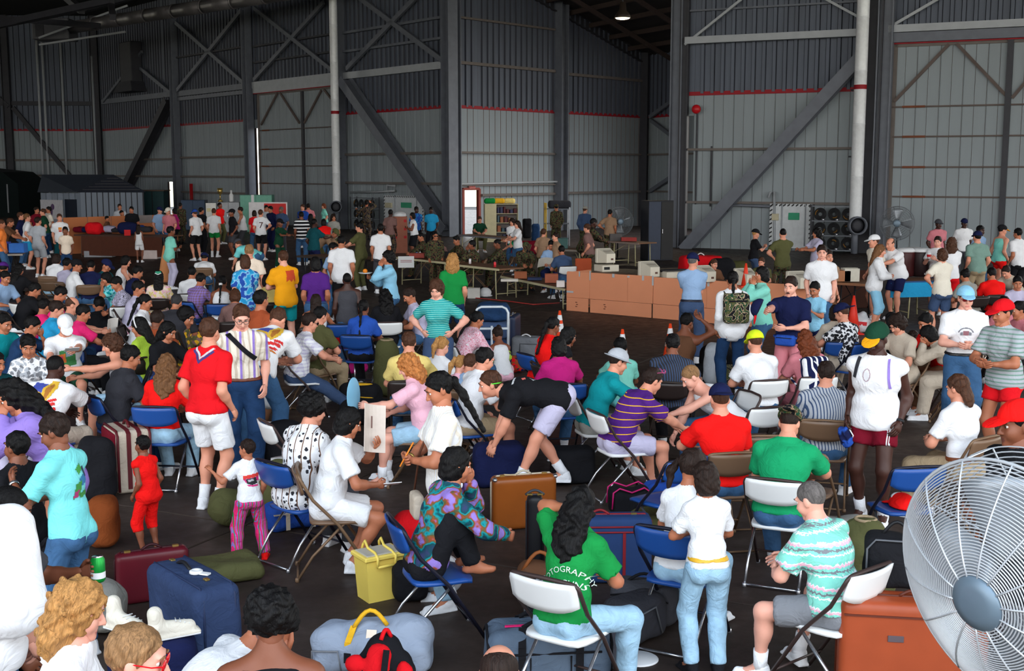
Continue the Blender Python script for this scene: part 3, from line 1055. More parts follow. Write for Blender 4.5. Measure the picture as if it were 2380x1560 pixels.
M_EYE, M_IRIS = flat((226, 218, 210), .35), flat((30, 20, 16), .3)
M_LIP = {k: flat(c, .5) for k, c in dict(L=(188, 112, 98), P=(200, 120, 108), T=(150, 86, 70), B=(108, 58, 48), D=(66, 34, 32)).items()}
PEOPLE = {}
NPEOPLE = [0]
CHAIR_JOBS = []
def person(u, v, kind, face, sk, hair, top, bot, label, s=1.0, b=1.0, lean=None, head=None, tw=0, L=None, R=None, legs=None, cap=None,
fem=None, kid=False, tuck=False, shoes='white', chair='auto', glasses=None, hem=None, belt=None, seat=None, sock=None, curl=(34, 34), z0=0.0, key=None, group=None, xyz=None, loose=None, brow=None):
 """one person: the top of the head is seen at (u, v); face = way they look, degrees from 'to the camera', turning to the picture's right"""
 style, hcol = hair.split(':')
 if fem is None:
  fem = style in ('bob', 'long', 'longcurly', 'pony', 'braid', 'curly', 'bun', 'pigtails', 'long_pony')
 rnd = random.Random(hash((u, v)) & 0xffff)
 if lean is None:
  lean = dict(stand=4, walk=6, sit=16, floor=20, squat=30, kneel=14).get(kind, 5) + rnd.uniform(-3, 4)
 if head is None:
  head = ((6 if kind in ('stand', 'walk') else 12) + rnd.uniform(-6, 8), rnd.uniform(-14, 14))
 if L is None:
  L = 'side' if kind in ('stand', 'walk') else rnd.choice(('lap', 'knee', 'lap'))
 if R is None:
  R = 'side' if kind in ('stand', 'walk') else rnd.choice(('lap', 'knee', 'lap'))
 if seat is None:
  seat = round(.45 / s, 2)
 if kind == 'sit' and s >= .93 and chair:
  s *= .95
  seat = round(.45 / s, 2)
 J = skeleton(kind, lean, head, tw, L, R, legs, seat, fem, kid, b)
 topz = J['top'] * s + z0 + (.012 if not cap else .02) * s
 p = at(u, v, topz) if xyz is None else Vector(xyz)
 yaw = math.radians(face)
 off = rz_(yaw) @ (J['H'] * s)
 if xyz is None:
  p = Vector((p.x - off[0], p.y - off[1], z0))
 ppm = F_PX / max(2.0, p.y + off[1])
 lod = 0 if ppm > 200 else 1 if ppm > 95 else 2
 h = (.020, .030, .034)[lod] / max(s, .7) ** .5
 o = empty('person', p, yaw, label, 'person', group or 'people waiting in the hangar', scale=s)
 body = body_mesh(J, b, fem, kid, h, lod, curl)
 bc = hairm(brow or hcol)
 put('body', body, [skin(sk), M_EYE, M_IRIS, M_LIP[sk], bc], o)
 if bot:
  bk, bcol = bot.split(':')
  nm = {'shorts': 'shorts', 'short': 'shorts', 'skirt': 'skirt', 'capri': 'trousers'}.get(bk, 'trousers')
  lo_b = .014 if not tuck else .022
  if bk == 'loose':
   lo_b = .026
  wst = .085 if (tuck or not top or top[:4] in ('crop',)) else (-.02 if kind in ('stand', 'walk') and hem is None else .03 if hem is None else min(.085, hem + .05))
  put(nm, bottom_mesh(J, bk, b, fem, kid, h, lo_b, wst), cloth(bcol), o)
 if top:
  tk, tcol = top.split(':')
  lo = loose if loose is not None else ((.034 if not fem else .030) if not tuck else .018)
  if hem is None:
   hem_ = .055 if tuck else (-.085 if kind in ('stand', 'walk') else -.03)
   if tk == 'crop':
    hem_ = .09
  else:
   hem_ = hem
  so = put('shirt', shirt_mesh(J, tk, b, fem, kid, h, lo, hem_), cloth(tcol), o)
 else:
  so = None
 if belt:
  a1 = J['a'][0]
  c0 = J['P'] + .07 * direc(a1)
  k = 1 if not kid else .9
  pr = [ell(J['P'] + v3(0, .005, .0), (.162 * b * k + .030, .114 * b + .030, .19), rx(a1))] + [ell(J['P'] + rx(a1) @ v3(q * .075, .055, -.02), (.086 * b + .026,) * 3) for q in (1, -1)]
  V, Q = sdf(pr, min(h, .013), .03, None, [(c0 + .018 * direc(a1), direc(a1)), (c0 - .018 * direc(a1), -direc(a1))])
  put('belt', mesh_np('belt', V, Q), flat(belt, .5), o)
 MH = Matrix.Translation(Vector(J['H'])) @ Matrix([list(r) for r in J['RH']]).to_4x4() @ Matrix.Diagonal((J['hs'] * .98, J['hs'], J['hs'], 1))
 if style != 'none':
  put('hair', hair_mesh('crew' if cap and style in ('short', 'crew', 'bangs') else style, lod), hairm(hcol), o, M=MH)
 if cap:
  cs = cap.split(':')
  ck, ccol = cs[0], cs[1]
  MC = MH
  if ck == 'back':
   pass
  MC = MC @ Matrix.Translation((0, 0, .004)) @ Matrix.Diagonal((1.04, 1.03, 1.04, 1))
  c = put('cap', template(('cap', 'c'), cap_crown), cloth(ccol), o, M=MC)
  BM = Matrix.Rotation(pi if ck == 'back' else 0, 4, 'Z') if ck != 'back' else Matrix.Translation((0, .036, 0)) @ Matrix.Rotation(pi, 4, 'Z')
  bm = cloth(cs[2] if len(cs) > 2 else ccol)
  if ck == 'bucket':
   put('brim', template(('brim', 'b'), bucket_brim), bm, c)
  else:
   put('brim', template(('brim', 'c'), cap_brim()), bm, c, M=BM)
  if lod == 0:
   g = G().blob((0, .018, .133), (.008, .008, .005), 6, 4)
   g.build('button', bm, c)
 if shoes:
  for q in 'lr':
   A = J['a' + q]
   Mx = Matrix.Translation(Vector(A)) @ Matrix.Rotation(J['f' + q], 4, 'Z')
   put('shoe', template(('shoe', 's'), shoe_fn), cloth(shoes), o, M=Mx)
   if sock:
    d = J['k' + q] - A
    d = d / np.linalg.norm(d)
    G().tube([Vector(A - d * .02), Vector(A + d * .05), Vector(A + d * .13)], [.050, .047, .052], 10).build('sock', cloth(sock), o, smooth=True)
 if glasses:
  dark = glasses != 'clear'
  k2 = ('glasses', dark)
  if k2 not in _tmpl:
   _tmpl[k2] = glasses_mesh(dark)
  put('glasses', _tmpl[k2], flat((20, 16, 18) if glasses in ('clear', 'dark') else glasses, .2), o, M=MH)
 NPEOPLE[0] += 1
 info = dict(o=o, J=J, shirt=so, s=s, yaw=yaw, MH=MH, ppm=ppm, p=p, label=label)
 if key:
  PEOPLE[key] = info
 if kind == 'sit' and chair:
  CHAIR_JOBS.append((p, yaw, chair, label))
 return info
def wpt(info, loc):
 return info['o'].matrix_basis @ Vector(loc)
def decal(info, part, org, ux, uy, d, shapes, name='print', lift=.004, cell=.009):
 """shapes: list of (colour, polygon in ux/uy metres); projected along d onto the part's mesh"""
 me = part.data
 vs = [v.co.copy() for v in me.vertices]
 bv = BVHTree.FromPolygons(vs, [tuple(p.vertices) for p in me.polygons])
 org, ux, uy, d = Vector(org), Vector(ux).normalized(), Vector(uy).normalized(), Vector(d).normalized()
 mats, V, Fc, mi = [], [], [], []
 for si, (colr, poly) in enumerate(shapes):
  m = flat(colr, .8)
  if m not in mats:
   mats.append(m)
  k = mats.index(m)
  xs, ys = [p[0] for p in poly], [p[1] for p in poly]
  nx = max(1, int(math.ceil((max(xs) - min(xs)) / cell)))
  ny = max(1, int(math.ceil((max(ys) - min(ys)) / cell)))
  ids = {}
  def vert(i, j):
   if (i, j) not in ids:
    q = org + ux * (min(xs) + i * (max(xs) - min(xs)) / nx) + uy * (min(ys) + j * (max(ys) - min(ys)) / ny)
    hit = bv.ray_cast(q - d * .4, d, 1.0)
    if hit[0] is None:
     ids[(i, j)] = None
    else:
     V.append(hit[0] - d * (lift + .0006 * si))
     ids[(i, j)] = len(V) - 1
   return ids[(i, j)]
  for i in range(nx):
   for j in range(ny):
    cx = min(xs) + (i + .5) * (max(xs) - min(xs)) / nx
    cy = min(ys) + (j + .5) * (max(ys) - min(ys)) / ny
    ins = False
    for a in range(len(poly)):
     x1, y1 = poly[a - 1]
     x2, y2 = poly[a]
     if (y1 > cy) != (y2 > cy) and cx < (x2 - x1) * (cy - y1) / (y2 - y1) + x1:
      ins = not ins
    if ins:
     q = [vert(i, j), vert(i + 1, j), vert(i + 1, j + 1), vert(i, j + 1)]
     if None not in q:
      Fc.append(q)
      mi.append(k)
 if not Fc:
  return None
 me2 = bpy.data.meshes.new(name)
 me2.from_pydata(V, [], Fc)
 for m in mats:
  me2.materials.append(m)
 me2.polygons.foreach_set('material_index', mi)
 o = bpy.data.objects.new(name, me2)
 COL.objects.link(o)
 o.parent = info['o']
 return o
def text_mesh(body, size):
 cu = bpy.data.curves.new('lettering', 'FONT')
 cu.body = body
 cu.size = size
 cu.align_x = 'CENTER'
 cu.resolution_u = 2
 to = bpy.data.objects.new('lettering', cu)
 COL.objects.link(to)
 dg = bpy.context.evaluated_depsgraph_get()
 me = bpy.data.meshes.new_from_object(to.evaluated_get(dg))
 bpy.data.objects.remove(to)
 bpy.data.curves.remove(cu)
 return me
def text_decal(info, part, body, size, org, ux, uy, d, colr, arc=0.0, bold=.0, name='lettering', lift=.006):
 me = text_mesh(body, size)
 bm = bmesh.new()
 bm.from_mesh(me)
 for _ in range(2):
  ed = [e for e in bm.edges if e.calc_length() > .018]
  if ed:
   bmesh.ops.subdivide_edges(bm, edges=ed, cuts=1, use_grid_fill=True)
 pm = part.data
 bv = BVHTree.FromPolygons([v.co.copy() for v in pm.vertices], [tuple(p.vertices) for p in pm.polygons])
 org, ux, uy, d = Vector(org), Vector(ux).normalized(), Vector(uy).normalized(), Vector(d).normalized()
 for v in bm.verts:
  x, y = v.co.x, v.co.y
  if arc:
   a = x / arc
   x, y = (arc + y) * math.sin(a), (arc + y) * math.cos(a) - arc
  q = org + ux * x + uy * y
  hit = bv.ray_cast(q - d * .4, d, 1.0)
  v.co = (hit[0] if hit[0] is not None else q) - d * lift
 bm.to_mesh(me)
 bm.free()
 me.materials.clear()
 me.materials.append(flat(colr, .8))
 o = bpy.data.objects.new(name, me)
 COL.objects.link(o)
 o.parent = info['o']
 return o
def chair_parts():
 T = {}
 g = G()
 vs, fs = [], []
 nx, ny = 6, 6
 def seat_pt(i, j, top):
  x = -1 + 2 * i / nx
  y = -1 + 2 * j / ny
  w = .205 - .02 * (y > .2) * (y - .2)
  r = 1 - .10 * (abs(x) ** 4) * (abs(y) ** 4)
  z = .445 - .012 * (1 - x * x) * (1 - y * y) - (.012 if y < -.9 else 0)
  return (x * w * r, y * .20 * r - .01, z if top else z - .022)
 for top in (1, 0):
  for j in range(ny + 1):
   for i in range(nx + 1):
    vs.append(seat_pt(i, j, top))
 n = (nx + 1) * (ny + 1)
 for j in range(ny):
  for i in range(nx):
   a = j * (nx + 1) + i
   fs.append((a, a + 1, a + nx + 2, a + nx + 1))
   fs.append((n + a, n + a + nx + 1, n + a + nx + 2, n + a + 1))
 rim = [i for i in range(nx + 1)] + [(j + 1) * (nx + 1) - 1 for j in range(1, ny + 1)] + [ny * (nx + 1) + i for i in range(nx - 1, -1, -1)] + [j * (nx + 1) for j in range(ny - 1, 0, -1)]
 for a, b in zip(rim, rim[1:] + rim[:1]):
  fs.append((b, a, n + a, n + b))
 T['seat'] = G().add(vs, fs).mesh('seat', True)
 vs, fs = [], []
 nx, nz = 10, 5
 for th in (0, .016):
  for j in range(nz + 1):
   for i in range(nx + 1):
    x = -1 + 2 * i / nx
    zz = j / nz
    lo = .625 + .05 * abs(x) ** 3
    z = lo + (.812 - lo) * zz
    y = .205 + (z - .62) * .30 + .035 * (1 - x * x) + th
    vs.append((x * (.215 if zz < .9 else .205), y, z))
 n = (nx + 1) * (nz + 1)
 for j in range(nz):
  for i in range(nx):
   a = j * (nx + 1) + i
   fs.append((a, a + 1, a + nx + 2, a + nx + 1))
   fs.append((n + a, n + a + nx + 1, n + a + nx + 2, n + a + 1))
 rim = [i for i in range(nx + 1)] + [(j + 1) * (nx + 1) - 1 for j in range(1, nz + 1)] + [nz * (nx + 1) + i for i in range(nx - 1, -1, -1)] + [j * (nx + 1) for j in range(nz - 1, 0, -1)]
 for a, b in zip(rim, rim[1:] + rim[:1]):
  fs.append((b, a, n + a, n + b))
 T['backrest'] = G().add(vs, fs).mesh('backrest', True)
 x = .222
 pts = [(x, -.29, .012), (x, -.02, .43), (x, .16, .62), (x, .245, .77)]
 arc = [(x * math.cos(a) if False else x - .045 * (1 - math.cos(a)), .245 + .02 * math.sin(a), .77 + .045 * math.sin(a)) for a in (pi / 6, pi / 3, pi / 2)]
 up = pts + arc
 T['frame'] = G().tube(up + [(0, .275, .822)] + [(-p[0], p[1], p[2]) for p in up[::-1]], .0125, 8).mesh('frame', True)
 T['leg'] = G().tube([(0, .285, .012), (0, .17, .19), (0, -.06, .425)], .0105, 7).mesh('leg', True)
 T['rear_crossbar'] = G().tube([(-.195, .283, .022), (.195, .283, .022)], .009, 6).mesh('rear_crossbar', True)
 T['front_crossbar'] = G().tube([(-.222, -.205, .135), (.222, -.205, .135)], .009, 6).mesh('front_crossbar', True)
 T['foot_cap'] = G().lathe([(.016, 0), (.018, .012), (.015, .03), (.011, .034)], 8).mesh('foot_cap', True)
 return T
CH = chair_parts()
CHAIR_LOOK = dict(blue=((30, 74, 146), (30, 30, 44), 'chrome'), white=((226, 226, 226), (64, 50, 48), 'chrome'), brown=((112, 86, 66), (118, 92, 70), None), dark=((46, 36, 34), (52, 42, 38), None))
CHAIR_MATS = {}
def folding_chair(p, yaw, colr, label):
 if colr not in CHAIR_MATS:
  a, b_, c = CHAIR_LOOK[colr]
  ms = plain(a, .38, 0, .05, 4, spec=.45)
  mf = plain(b_, .4, .2, .06, 8)
  CHAIR_MATS[colr] = (ms, mf, plain((190, 190, 196), .25, .9, .05, 8) if c else mf)
 ms, mf, ml = CHAIR_MATS[colr]
 o = empty('folding_chair', (p[0], p[1], p[2] if len(p) > 2 else 0), yaw, label, 'chair', 'folding chairs in the waiting area')
 put('seat', CH['seat'], ms, o)
 put('backrest', CH['backrest'], ms, o)
 put('frame', CH['frame'], mf, o)
 for s in (1, -1):
  put('leg', CH['leg'], ml, o, loc=(s * .195, 0, 0))
  put('foot_cap', CH['foot_cap'], ml, o, loc=(s * .222, -.293, 0))
  put('foot_cap', CH['foot_cap'], ml, o, loc=(s * .195, .288, 0))
 put('rear_crossbar', CH['rear_crossbar'], ml, o)
 put('front_crossbar', CH['front_crossbar'], mf, o)
 return o
# ================================================================ the hangar
HR = 6.05            # height of the red line painted round the hangar
V2 = lambda p: Vector((p[0], p[1], 0))
cA, cB, cF = V2(at(-620, 300.5, HR)), V2(at(236, 302.5, HR)), V2(at(1050, 247, HR))
cH, cK = V2(at(1500, 272, HR)), V2(at(1700, 258, HR))
cI, cJ = V2(at(1578, 219, HR)), V2(at(2062, 205.5, HR))
cZ = cJ + (cJ - cI) * 1.35
def floor_material():
 m, t, b = new_mat('worn_concrete')
 tc = t.nodes.new('ShaderNodeTexCoord').outputs['Object']
 geo = t.nodes.new('ShaderNodeNewGeometry').outputs['Position']
 n1 = noise(t, geo, .55, 6, .62)
 n2 = noise(t, geo, 5.5, 5, .6)
 a = ramp(t, n1.outputs[0], [(.32, (44, 36, 33)), (.55, (70, 58, 52)), (.78, (88, 74, 66))])
 o = mixn(t, mathn(t, 'MULTIPLY', n2.outputs[0], .55), a, lin((48, 39, 36)))
 link(t, o, b.inputs['Base Color'])
 link(t, ramp(t, n2.outputs[0], [(.3, (176, 176, 176)), (.8, (225, 225, 225))]), b.inputs['Roughness'])
 bump(t, b, noise(t, geo, 38, 4).outputs[0], .12, .004)
 b.inputs['Specular IOR Level'].default_value = .22
 return m
M_FLOOR = floor_material()
fl = G().box((0, 42, -.06), (150, 130, .06)).build('floor', plain((26, 20, 19), .9))
fl['kind'] = 'structure'
ang = math.radians(-26)
SL = 5.2
slab_me = G().box((0, 0, -.015), (SL - .018, SL - .018, .03), bev=.006).mesh('slab')
slab_me.materials.append(M_FLOOR)
ns = 0
far_slabs = G()
for i in range(-18, 19):
 for j in range(-3, 26):
  c = Matrix.Rotation(ang, 3, 'Z') @ Vector((i * SL + 1.35, j * SL + .2, 0))
  if c.y < 1 or c.y > 96 or abs(c.x) > .47 * c.y + 6.5:
   continue
  if ns < 250:
   put('slab', slab_me, None, fl, loc=c, rot=ang)
   ns += 1
  else:
   far_slabs.box((c.x, c.y, -.015), (SL - .018, SL - .018, .03), rz=ang)
if far_slabs.v:
 o = far_slabs.build('far_slabs', M_FLOOR, fl)
 o['kind'] = 'stuff'
g = G().box((0, 90, -.2), (500, 500, .04))
gr = g.build('outdoor_ground', plain((226, 204, 156), .9, var=.06, scale=.4))
gr['kind'] = 'structure'
def profile_panel(w, z0, z1, pitch, rib, depth, name, up=0):
 """vertical sheet: flat pans with raised ribs (front is -Y); the folds of the painted sheet are rusty"""
 xs, mi = [], []
 n = int(w / pitch + .02)
 for k in range(n):
  x0 = k * pitch
  fl_ = .03 if up else .014
  xs += [(x0, 0), (x0 + pitch - rib - fl_, 0), (x0 + pitch - rib, -depth), (x0 + pitch - fl_, -depth)]
  mi += [0, 1, 0, 0 if not up else 1]
 if n * pitch < w - .02 or not n:
  xs.append((n * pitch, 0))
  mi.append(0)
 xs.append((w - .008, 0))
 vs = [(x, y, z) for z in (z0, z1) for x, y in xs]
 m = len(xs)
 me = G().add(vs, [(i, i + 1, m + i + 1, m + i) for i in range(m - 1)]).mesh(name)
 me.materials.append(M_UP if up else M_LOW)
 me.materials.append(M_UP_SHADE if up else M_SEAM)
 me.polygons.foreach_set('material_index', mi[:m - 1])
 return me
def wall_paint(name, base, dirt, var=.5):
 m, t, b = new_mat(name)
 geo = t.nodes.new('ShaderNodeNewGeometry').outputs['Position']
 mp = t.nodes.new('ShaderNodeMapping')
 mp.inputs['Scale'].default_value = (1.6, 1.6, .16)
 link(t, geo, mp.inputs['Vector'])
 n = noise(t, mp.outputs[0], 1.6, 5, .6)
 link(t, mixn(t, mathn(t, 'MULTIPLY', n.outputs[0], var), lin(base), lin(dirt)), b.inputs['Base Color'])
 b.inputs['Roughness'].default_value = .55
 b.inputs['Specular IOR Level'].default_value = .3
 return m
M_LOW = wall_paint('painted_sheet', (146, 156, 162), (116, 118, 120))
M_UP = wall_paint('bare_sheet', (104, 112, 128), (62, 64, 72), .8)
M_UP_SHADE = wall_paint('bare_sheet_fold_shade', (64, 68, 80), (40, 40, 46), .8)  # darker copy of the bare sheet: shade of the ribs painted on their flanks
M_SEAM = plain((112, 92, 88), .8, 0, .2, 1)
M_BACK = plain((54, 38, 36), .9)
M_STEEL = plain((104, 108, 118), .5, .1, .15, 3)
M_STEEL_D = plain((62, 62, 68), .6, .1, .15, 3)
M_STEEL_L = plain((168, 172, 178), .5, .1, .1, 3)
M_GIRT = plain((112, 104, 100), .7, 0, .15, 3)
M_RED = plain((150, 20, 34), .6, 0, .1, 3)
M_RUST = plain((104, 92, 88), .8, .1, .2, 2)
class Wall:
 def __init__(s, name, A, B, ztop, opens=(), zr=HR):
  s.A, s.B = V2(A), V2(B)
  s.L = (s.B - s.A).length
  s.d = (s.B - s.A) / s.L
  n = Vector((s.d.y, -s.d.x, 0))
  if n.dot(-(s.A + s.B) / 2) < 0:
   n = -n
  s.n = n
  s.name = name
  s.ztop = ztop
  back = G()
  cuts = sorted(opens)
  edges = sorted({0.0, s.L} | {o[0] for o in cuts} | {o[1] for o in cuts})
  for a, b in zip(edges, edges[1:]):
   zs = [(0, ztop)]
   for o in cuts:
    if o[0] <= a + 1e-4 and o[1] >= b - 1e-4:
     zs = [(0, o[2]), (o[3], ztop)]
   for z0, z1 in zs:
    if z1 - z0 > .02:
     c = s.A + s.d * (a + b) / 2 - s.n * .10
     back.box((c.x, c.y, (z0 + z1) / 2), (b - a, .06, z1 - z0), rz=math.atan2(s.d.y, s.d.x))
  s.o = back.build(name, M_BACK)
  s.o['kind'] = 'structure'
  flip = s.n.dot(Matrix.Rotation(math.atan2(s.d.y, s.d.x), 3, 'Z') @ Vector((0, -1, 0))) < 0
  st, dd = (s.B, -s.d) if flip else (s.A, s.d)
  rot = math.atan2(dd.y, dd.x)
  w = .8
  for a, b in zip(edges, edges[1:]):
   opn = [o for o in cuts if o[0] <= a + 1e-4 and o[1] >= b - 1e-4]
   x = a
   while x < b - .03:
    ww = min(w, b - x)
    if ww < w - .01:
     ww = b - x
    segs = [(0, zr, 0), (zr, ztop, 1)]
    for o in opn:
     segs = [y for q in segs for y in ((q[0], min(q[1], o[2]), q[2]), (max(q[0], o[3]), q[1], q[2])) if y[1] - y[0] > .05]
    p = s.A + s.d * (x + ww if flip else x)
    for z0, z1, up in segs:
     key = ('panel', round(z0, 2), round(z1, 2), up, round(ww, 3))
     if key not in _tmpl:
      _tmpl[key] = profile_panel(ww, z0, z1, .4, .022 if not up else .15, .02 if not up else .08, 'panel', up)
     put('panel', _tmpl[key], None, s.o, loc=p, rot=rot)
    x += w
 def hit(s, u, v, off=0.0):
  """point of the wall plane (moved off into the hall) seen at a pixel"""
  o = Vector((0, 0, CAM_H))
  q = at_y(u, v, 10.0) - o
  a = s.A + s.n * off
  t = (a - o).dot(s.n) / q.dot(s.n)
  return o + q * t
 def beam(s, u0, v0, u1, v1, w, dpt, mat=None, off=.16, name='girt', kind='bar'):
  a, b = s.hit(u0, v0, off), s.hit(u1, v1, off)
  g = G()
  if kind == 'i':
   g.ibeam(a, b, dpt, w, .03, up=tuple(s.n))
  else:
   g.bar(a, b, w, dpt, up=tuple(s.n))
  return g.build(name, mat or M_GIRT, s.o)
 def level(s, u0, u1, v, w, dpt, mat=None, off=.16, name='girt', u_ref=None):
  """a level member: height taken from the middle of its span"""
  z = s.hit((u0 + u1) / 2 if u_ref is None else u_ref, v, off).z
  a, b = s.hit(u0, v, off), s.hit(u1, v, off)
  a.z = b.z = z
  return G().bar(a, b, w, dpt, up=tuple(s.n)).build(name, mat or M_GIRT, s.o)
 def column(s, u, w=.42, dpt=.5, off=.3, z1=None, mat=None, vref=300):
  p = s.hit(u, vref, off)
  a = Vector((p.x, p.y, 0))
  return G().ibeam(a, a + Vector((0, 0, z1 or s.ztop)), w, dpt, .05, up=tuple(s.d)).build('column', mat or M_STEEL, s.o)
 def stripe(s, u0, u1, name='stripe', z=HR, off=.045, h=.15):
  a, b = s.hit(u0, 300, off), s.hit(u1, 300, off)
  a.z = b.z = z
  return G().bar(a, b, h, .03, up=tuple(s.n)).build(name, M_RED, s.o)
def sof(A, B, u, v=300):
 """distance along A-B of the wall point seen in column u"""
 A, B = V2(A), V2(B)
 d = (B - A).normalized()
 n = Vector((d.y, -d.x, 0))
 o = Vector((0, 0, CAM_H))
 q = at_y(u, v, 10.0) - o
 t = (A - o).dot(n) / q.dot(n)
 return (o + q * t - A).dot(d)
ZT = 14.2
w_left = Wall('wall_left', cA, cB, ZT)
slit1 = (sof(cB, cF, 592), sof(cB, cF, 603))
wd = (sof(cB, cF, 385), sof(cB, cF, 409))
w_back = Wall('wall_back', cB, cF, ZT, [(slit1[0], slit1[1], .2, 5.55), (wd[0], wd[1], .1, 2.35)])
dr = (sof(cF, cH, 1073), sof(cF, cH, 1111))
w_rec = Wall('wall_recess', cF, cH, ZT, [(dr[0], dr[1], .02, 2.15)])
w_alc = Wall('wall_alcove', cH, cK, ZT)
sl2 = (sof(cI, cZ, 1599), sof(cI, cZ, 1613))
sl3 = (sof(cI, cZ, 2062), sof(cI, cZ, 2073))
w_right = Wall('wall_right', cI, cZ, ZT, [(sl2[0], sl2[1], .5, 5.2), (sl3[0], sl3[1], .3, 7.6)])
G().box((cA.x - 1, 38, ZT / 2), (.3, 84, ZT)).build('wall_side', M_UP)['kind'] = 'structure'
w_left.stripe(-600, 236)
for u in (20, 226):
 w_left.column(u, mat=M_STEEL_D)
w_left.level(-200, 226, 240, .30, .2, M_STEEL_D)
w_left.level(-200, 226, 372, .14, .12)
w_left.level(-200, 226, 408, .14, .12)
w_left.beam(30, 250, 162, 408, .30, .25, M_STEEL_D, .3, 'brace')
w_left.beam(-20, 214, 20, 248, .30, .25, M_STEEL_D, .3, 'brace')
for u, v0 in ((84, 92), (97, 98), (140, 100), (212, 130)):
 a = w_left.hit(u, v0, .35)
 G().tube([a, Vector((a.x, a.y, .1))], .09, 8).build('pipe', M_STEEL_L, w_left.o, smooth=True)
w_back.stripe(238, 588)
w_back.stripe(800, 1046)
for u in (408, 578, 790):
 w_back.column(u)
w_back.column(1045, .55, .55, .35)
for u0, v0, u1, v1, w, mt in ((238, 236, 400, 220, .34, M_STEEL), (412, 218, 570, 201, .34, M_STEEL), (412, 230, 570, 215, .22, M_STEEL), (588, 197, 776, 179, .36, M_STEEL_L), (590, 209, 776, 194, .3, M_STEEL_L),
(800, 174, 1038, 153, .34, M_STEEL_L), (800, 73, 1038, 42, .12, M_STEEL), (800, 117, 1038, 90, .12, M_STEEL), (590, 108, 776, 79, .10, M_STEEL_D), (590, 146, 776, 120, .10, M_STEEL_D),
(412, 130, 570, 112, .10, M_STEEL_D)):
 z = w_back.hit((u0 + u1) / 2, (v0 + v1) / 2, .16).z
 w_back.level(u0, u1, (v0 + v1) / 2, w, .2, mt)
for u0, u1, v in ((245, 400, 371), (245, 576, 410), (412, 576, 365), (800, 1040, 357), (800, 1040, 426), (412, 576, 448)):
 w_back.level(u0, u1, v, .12, .10)
for q in ((408, 52, 566, 192, .24), (412, 210, 566, 18, .24), (590, 18, 776, 166, .22), (590, 186, 752, 6, .22), (832, -8, 1036, 146, .24), (806, 160, 970, -10, .24), (326, 158, 398, 217, .24), (240, 236, 330, 120, .2)):
 w_back.beam(q[0], q[1], q[2], q[3], q[4], .14, M_STEEL, .3, 'brace')
w_back.beam(394, 232, 296, 432, .62, .5, M_STEEL_D, .45, 'brace', 'i')
w_back.beam(800, 186, 1042, 535, .62, .5, M_STEEL, .5, 'brace', 'i')
d1 = G().box((0, 0, 0), (.01, .01, .01))
def door_leaf(wall, name, u0, u1, zt, girts, mull, diags, red):
 a, b = wall.hit(u0, 300, .10), wall.hit(u1, 300, .10)
 g = G()
 for q in (a, b):
  g.bar((q.x, q.y, .05), (q.x, q.y, zt), .16, .14, up=tuple(wall.n))
 a.z = b.z = zt
 g.bar(a, b, .16, .14, up=tuple(wall.n))
 o = g.build(name, M_GIRT)
 o['kind'] = 'structure'
 L = (b - a).length
 w = .8
 dd = (b - a).normalized()
 for k in range(int(L / w)):
  key = ('leaf', zt)
  if key not in _tmpl:
   _tmpl[key] = profile_panel(w, .05, zt, .4, .022, .02, 'leaf_panel')
  p = V2(a) + dd * k * w
  put('leaf_panel', _tmpl[key], None, o, loc=p, rot=math.atan2(dd.y, dd.x))
 for v in girts:
  p, q = wall.hit(u0, v, .17), wall.hit(u1, v, .17)
  p.z = q.z = wall.hit((u0 + u1) / 2, v, .17).z
  G().bar(p, q, .055, .06, up=tuple(wall.n)).build('girt', M_RUST, o)
  r_ = p + (q - p).normalized() * .35
  G().bar(r_, r_ + (q - p).normalized() * .8, .075, .065, up=tuple(wall.n)).build('rust_patch', plain((120, 72, 52), .9, 0, .2, 4), o)
 for m0 in mull:
  p, q = wall.hit(m0[0], m0[1], .18), wall.hit(m0[2], m0[3], .18)
  q.x, q.y = p.x, p.y
  q.z = .05
  G().bar(p, q, .2, .12, up=tuple(wall.n)).build('mullion', M_STEEL_D, o)
 for q in diags:
  G().bar(wall.hit(q[0], q[1], .18), wall.hit(q[2], q[3], .18), .11, .08, up=tuple(wall.n)).build('brace', M_RUST, o)
 p, q = wall.hit(red[0], 300, .2), wall.hit(red[1], 300, .2)
 p.z = q.z = zt + .12
 G().bar(p, q, .2, .1, up=tuple(wall.n)).build('header', M_RED, o)
 return o
z_d1 = w_back.hit(684, 211, .1).z
door_leaf(w_back, 'door_1', 603, 778, z_d1, (299, 345, 386, 427), ((702, 212, 704, 500),),
((607, 290, 645, 216), (651, 216, 696, 286), (707, 286, 747, 210), (753, 208, 778, 240)), (592, 778))
w_rec.stripe(1052, 1498)
w_rec.column(1305, .5, .5, z1=12.0)
w_rec.column(1502, .5, .5, z1=9.7, mat=M_STEEL_D)
w_rec.column(1058, .4, .4, mat=M_STEEL)
for u0, u1, v, w in ((1062, 1290, 54, .1), (1062, 1290, 155, .14), (1318, 1492, 180, .14), (1062, 1290, 356, .1), (1318, 1492, 358, .1), (1120, 1290, 452, .12), (1318, 1488, 447, .12), (1062, 1290, 430, .06)):
 w_rec.level(u0, u1, v, w, .1, M_GIRT)
w_alc.stripe(1502, 1640)
for q in ((1510, 272, 1580, 222, .2), (1514, 280, 1580, 330, .2), (1510, 445, 1580, 398, .2)):
 w_alc.beam(q[0], q[1], q[2], q[3], q[4], .14, M_STEEL, .3, 'brace')
w_alc.level(1502, 1640, 358, .1, .1)
w_alc.level(1502, 1640, 446, .1, .1)
w_right.stripe(1580, 2060)
w_right.column(1572, .42, .42, .1, mat=M_STEEL)
w_right.column(1588, .25, .3, .2, mat=M_STEEL_D)
w_right.column(2024, .5, .6, .4, mat=M_STEEL_D)
w_right.column(2050, .42, .5, .45, mat=M_STEEL)
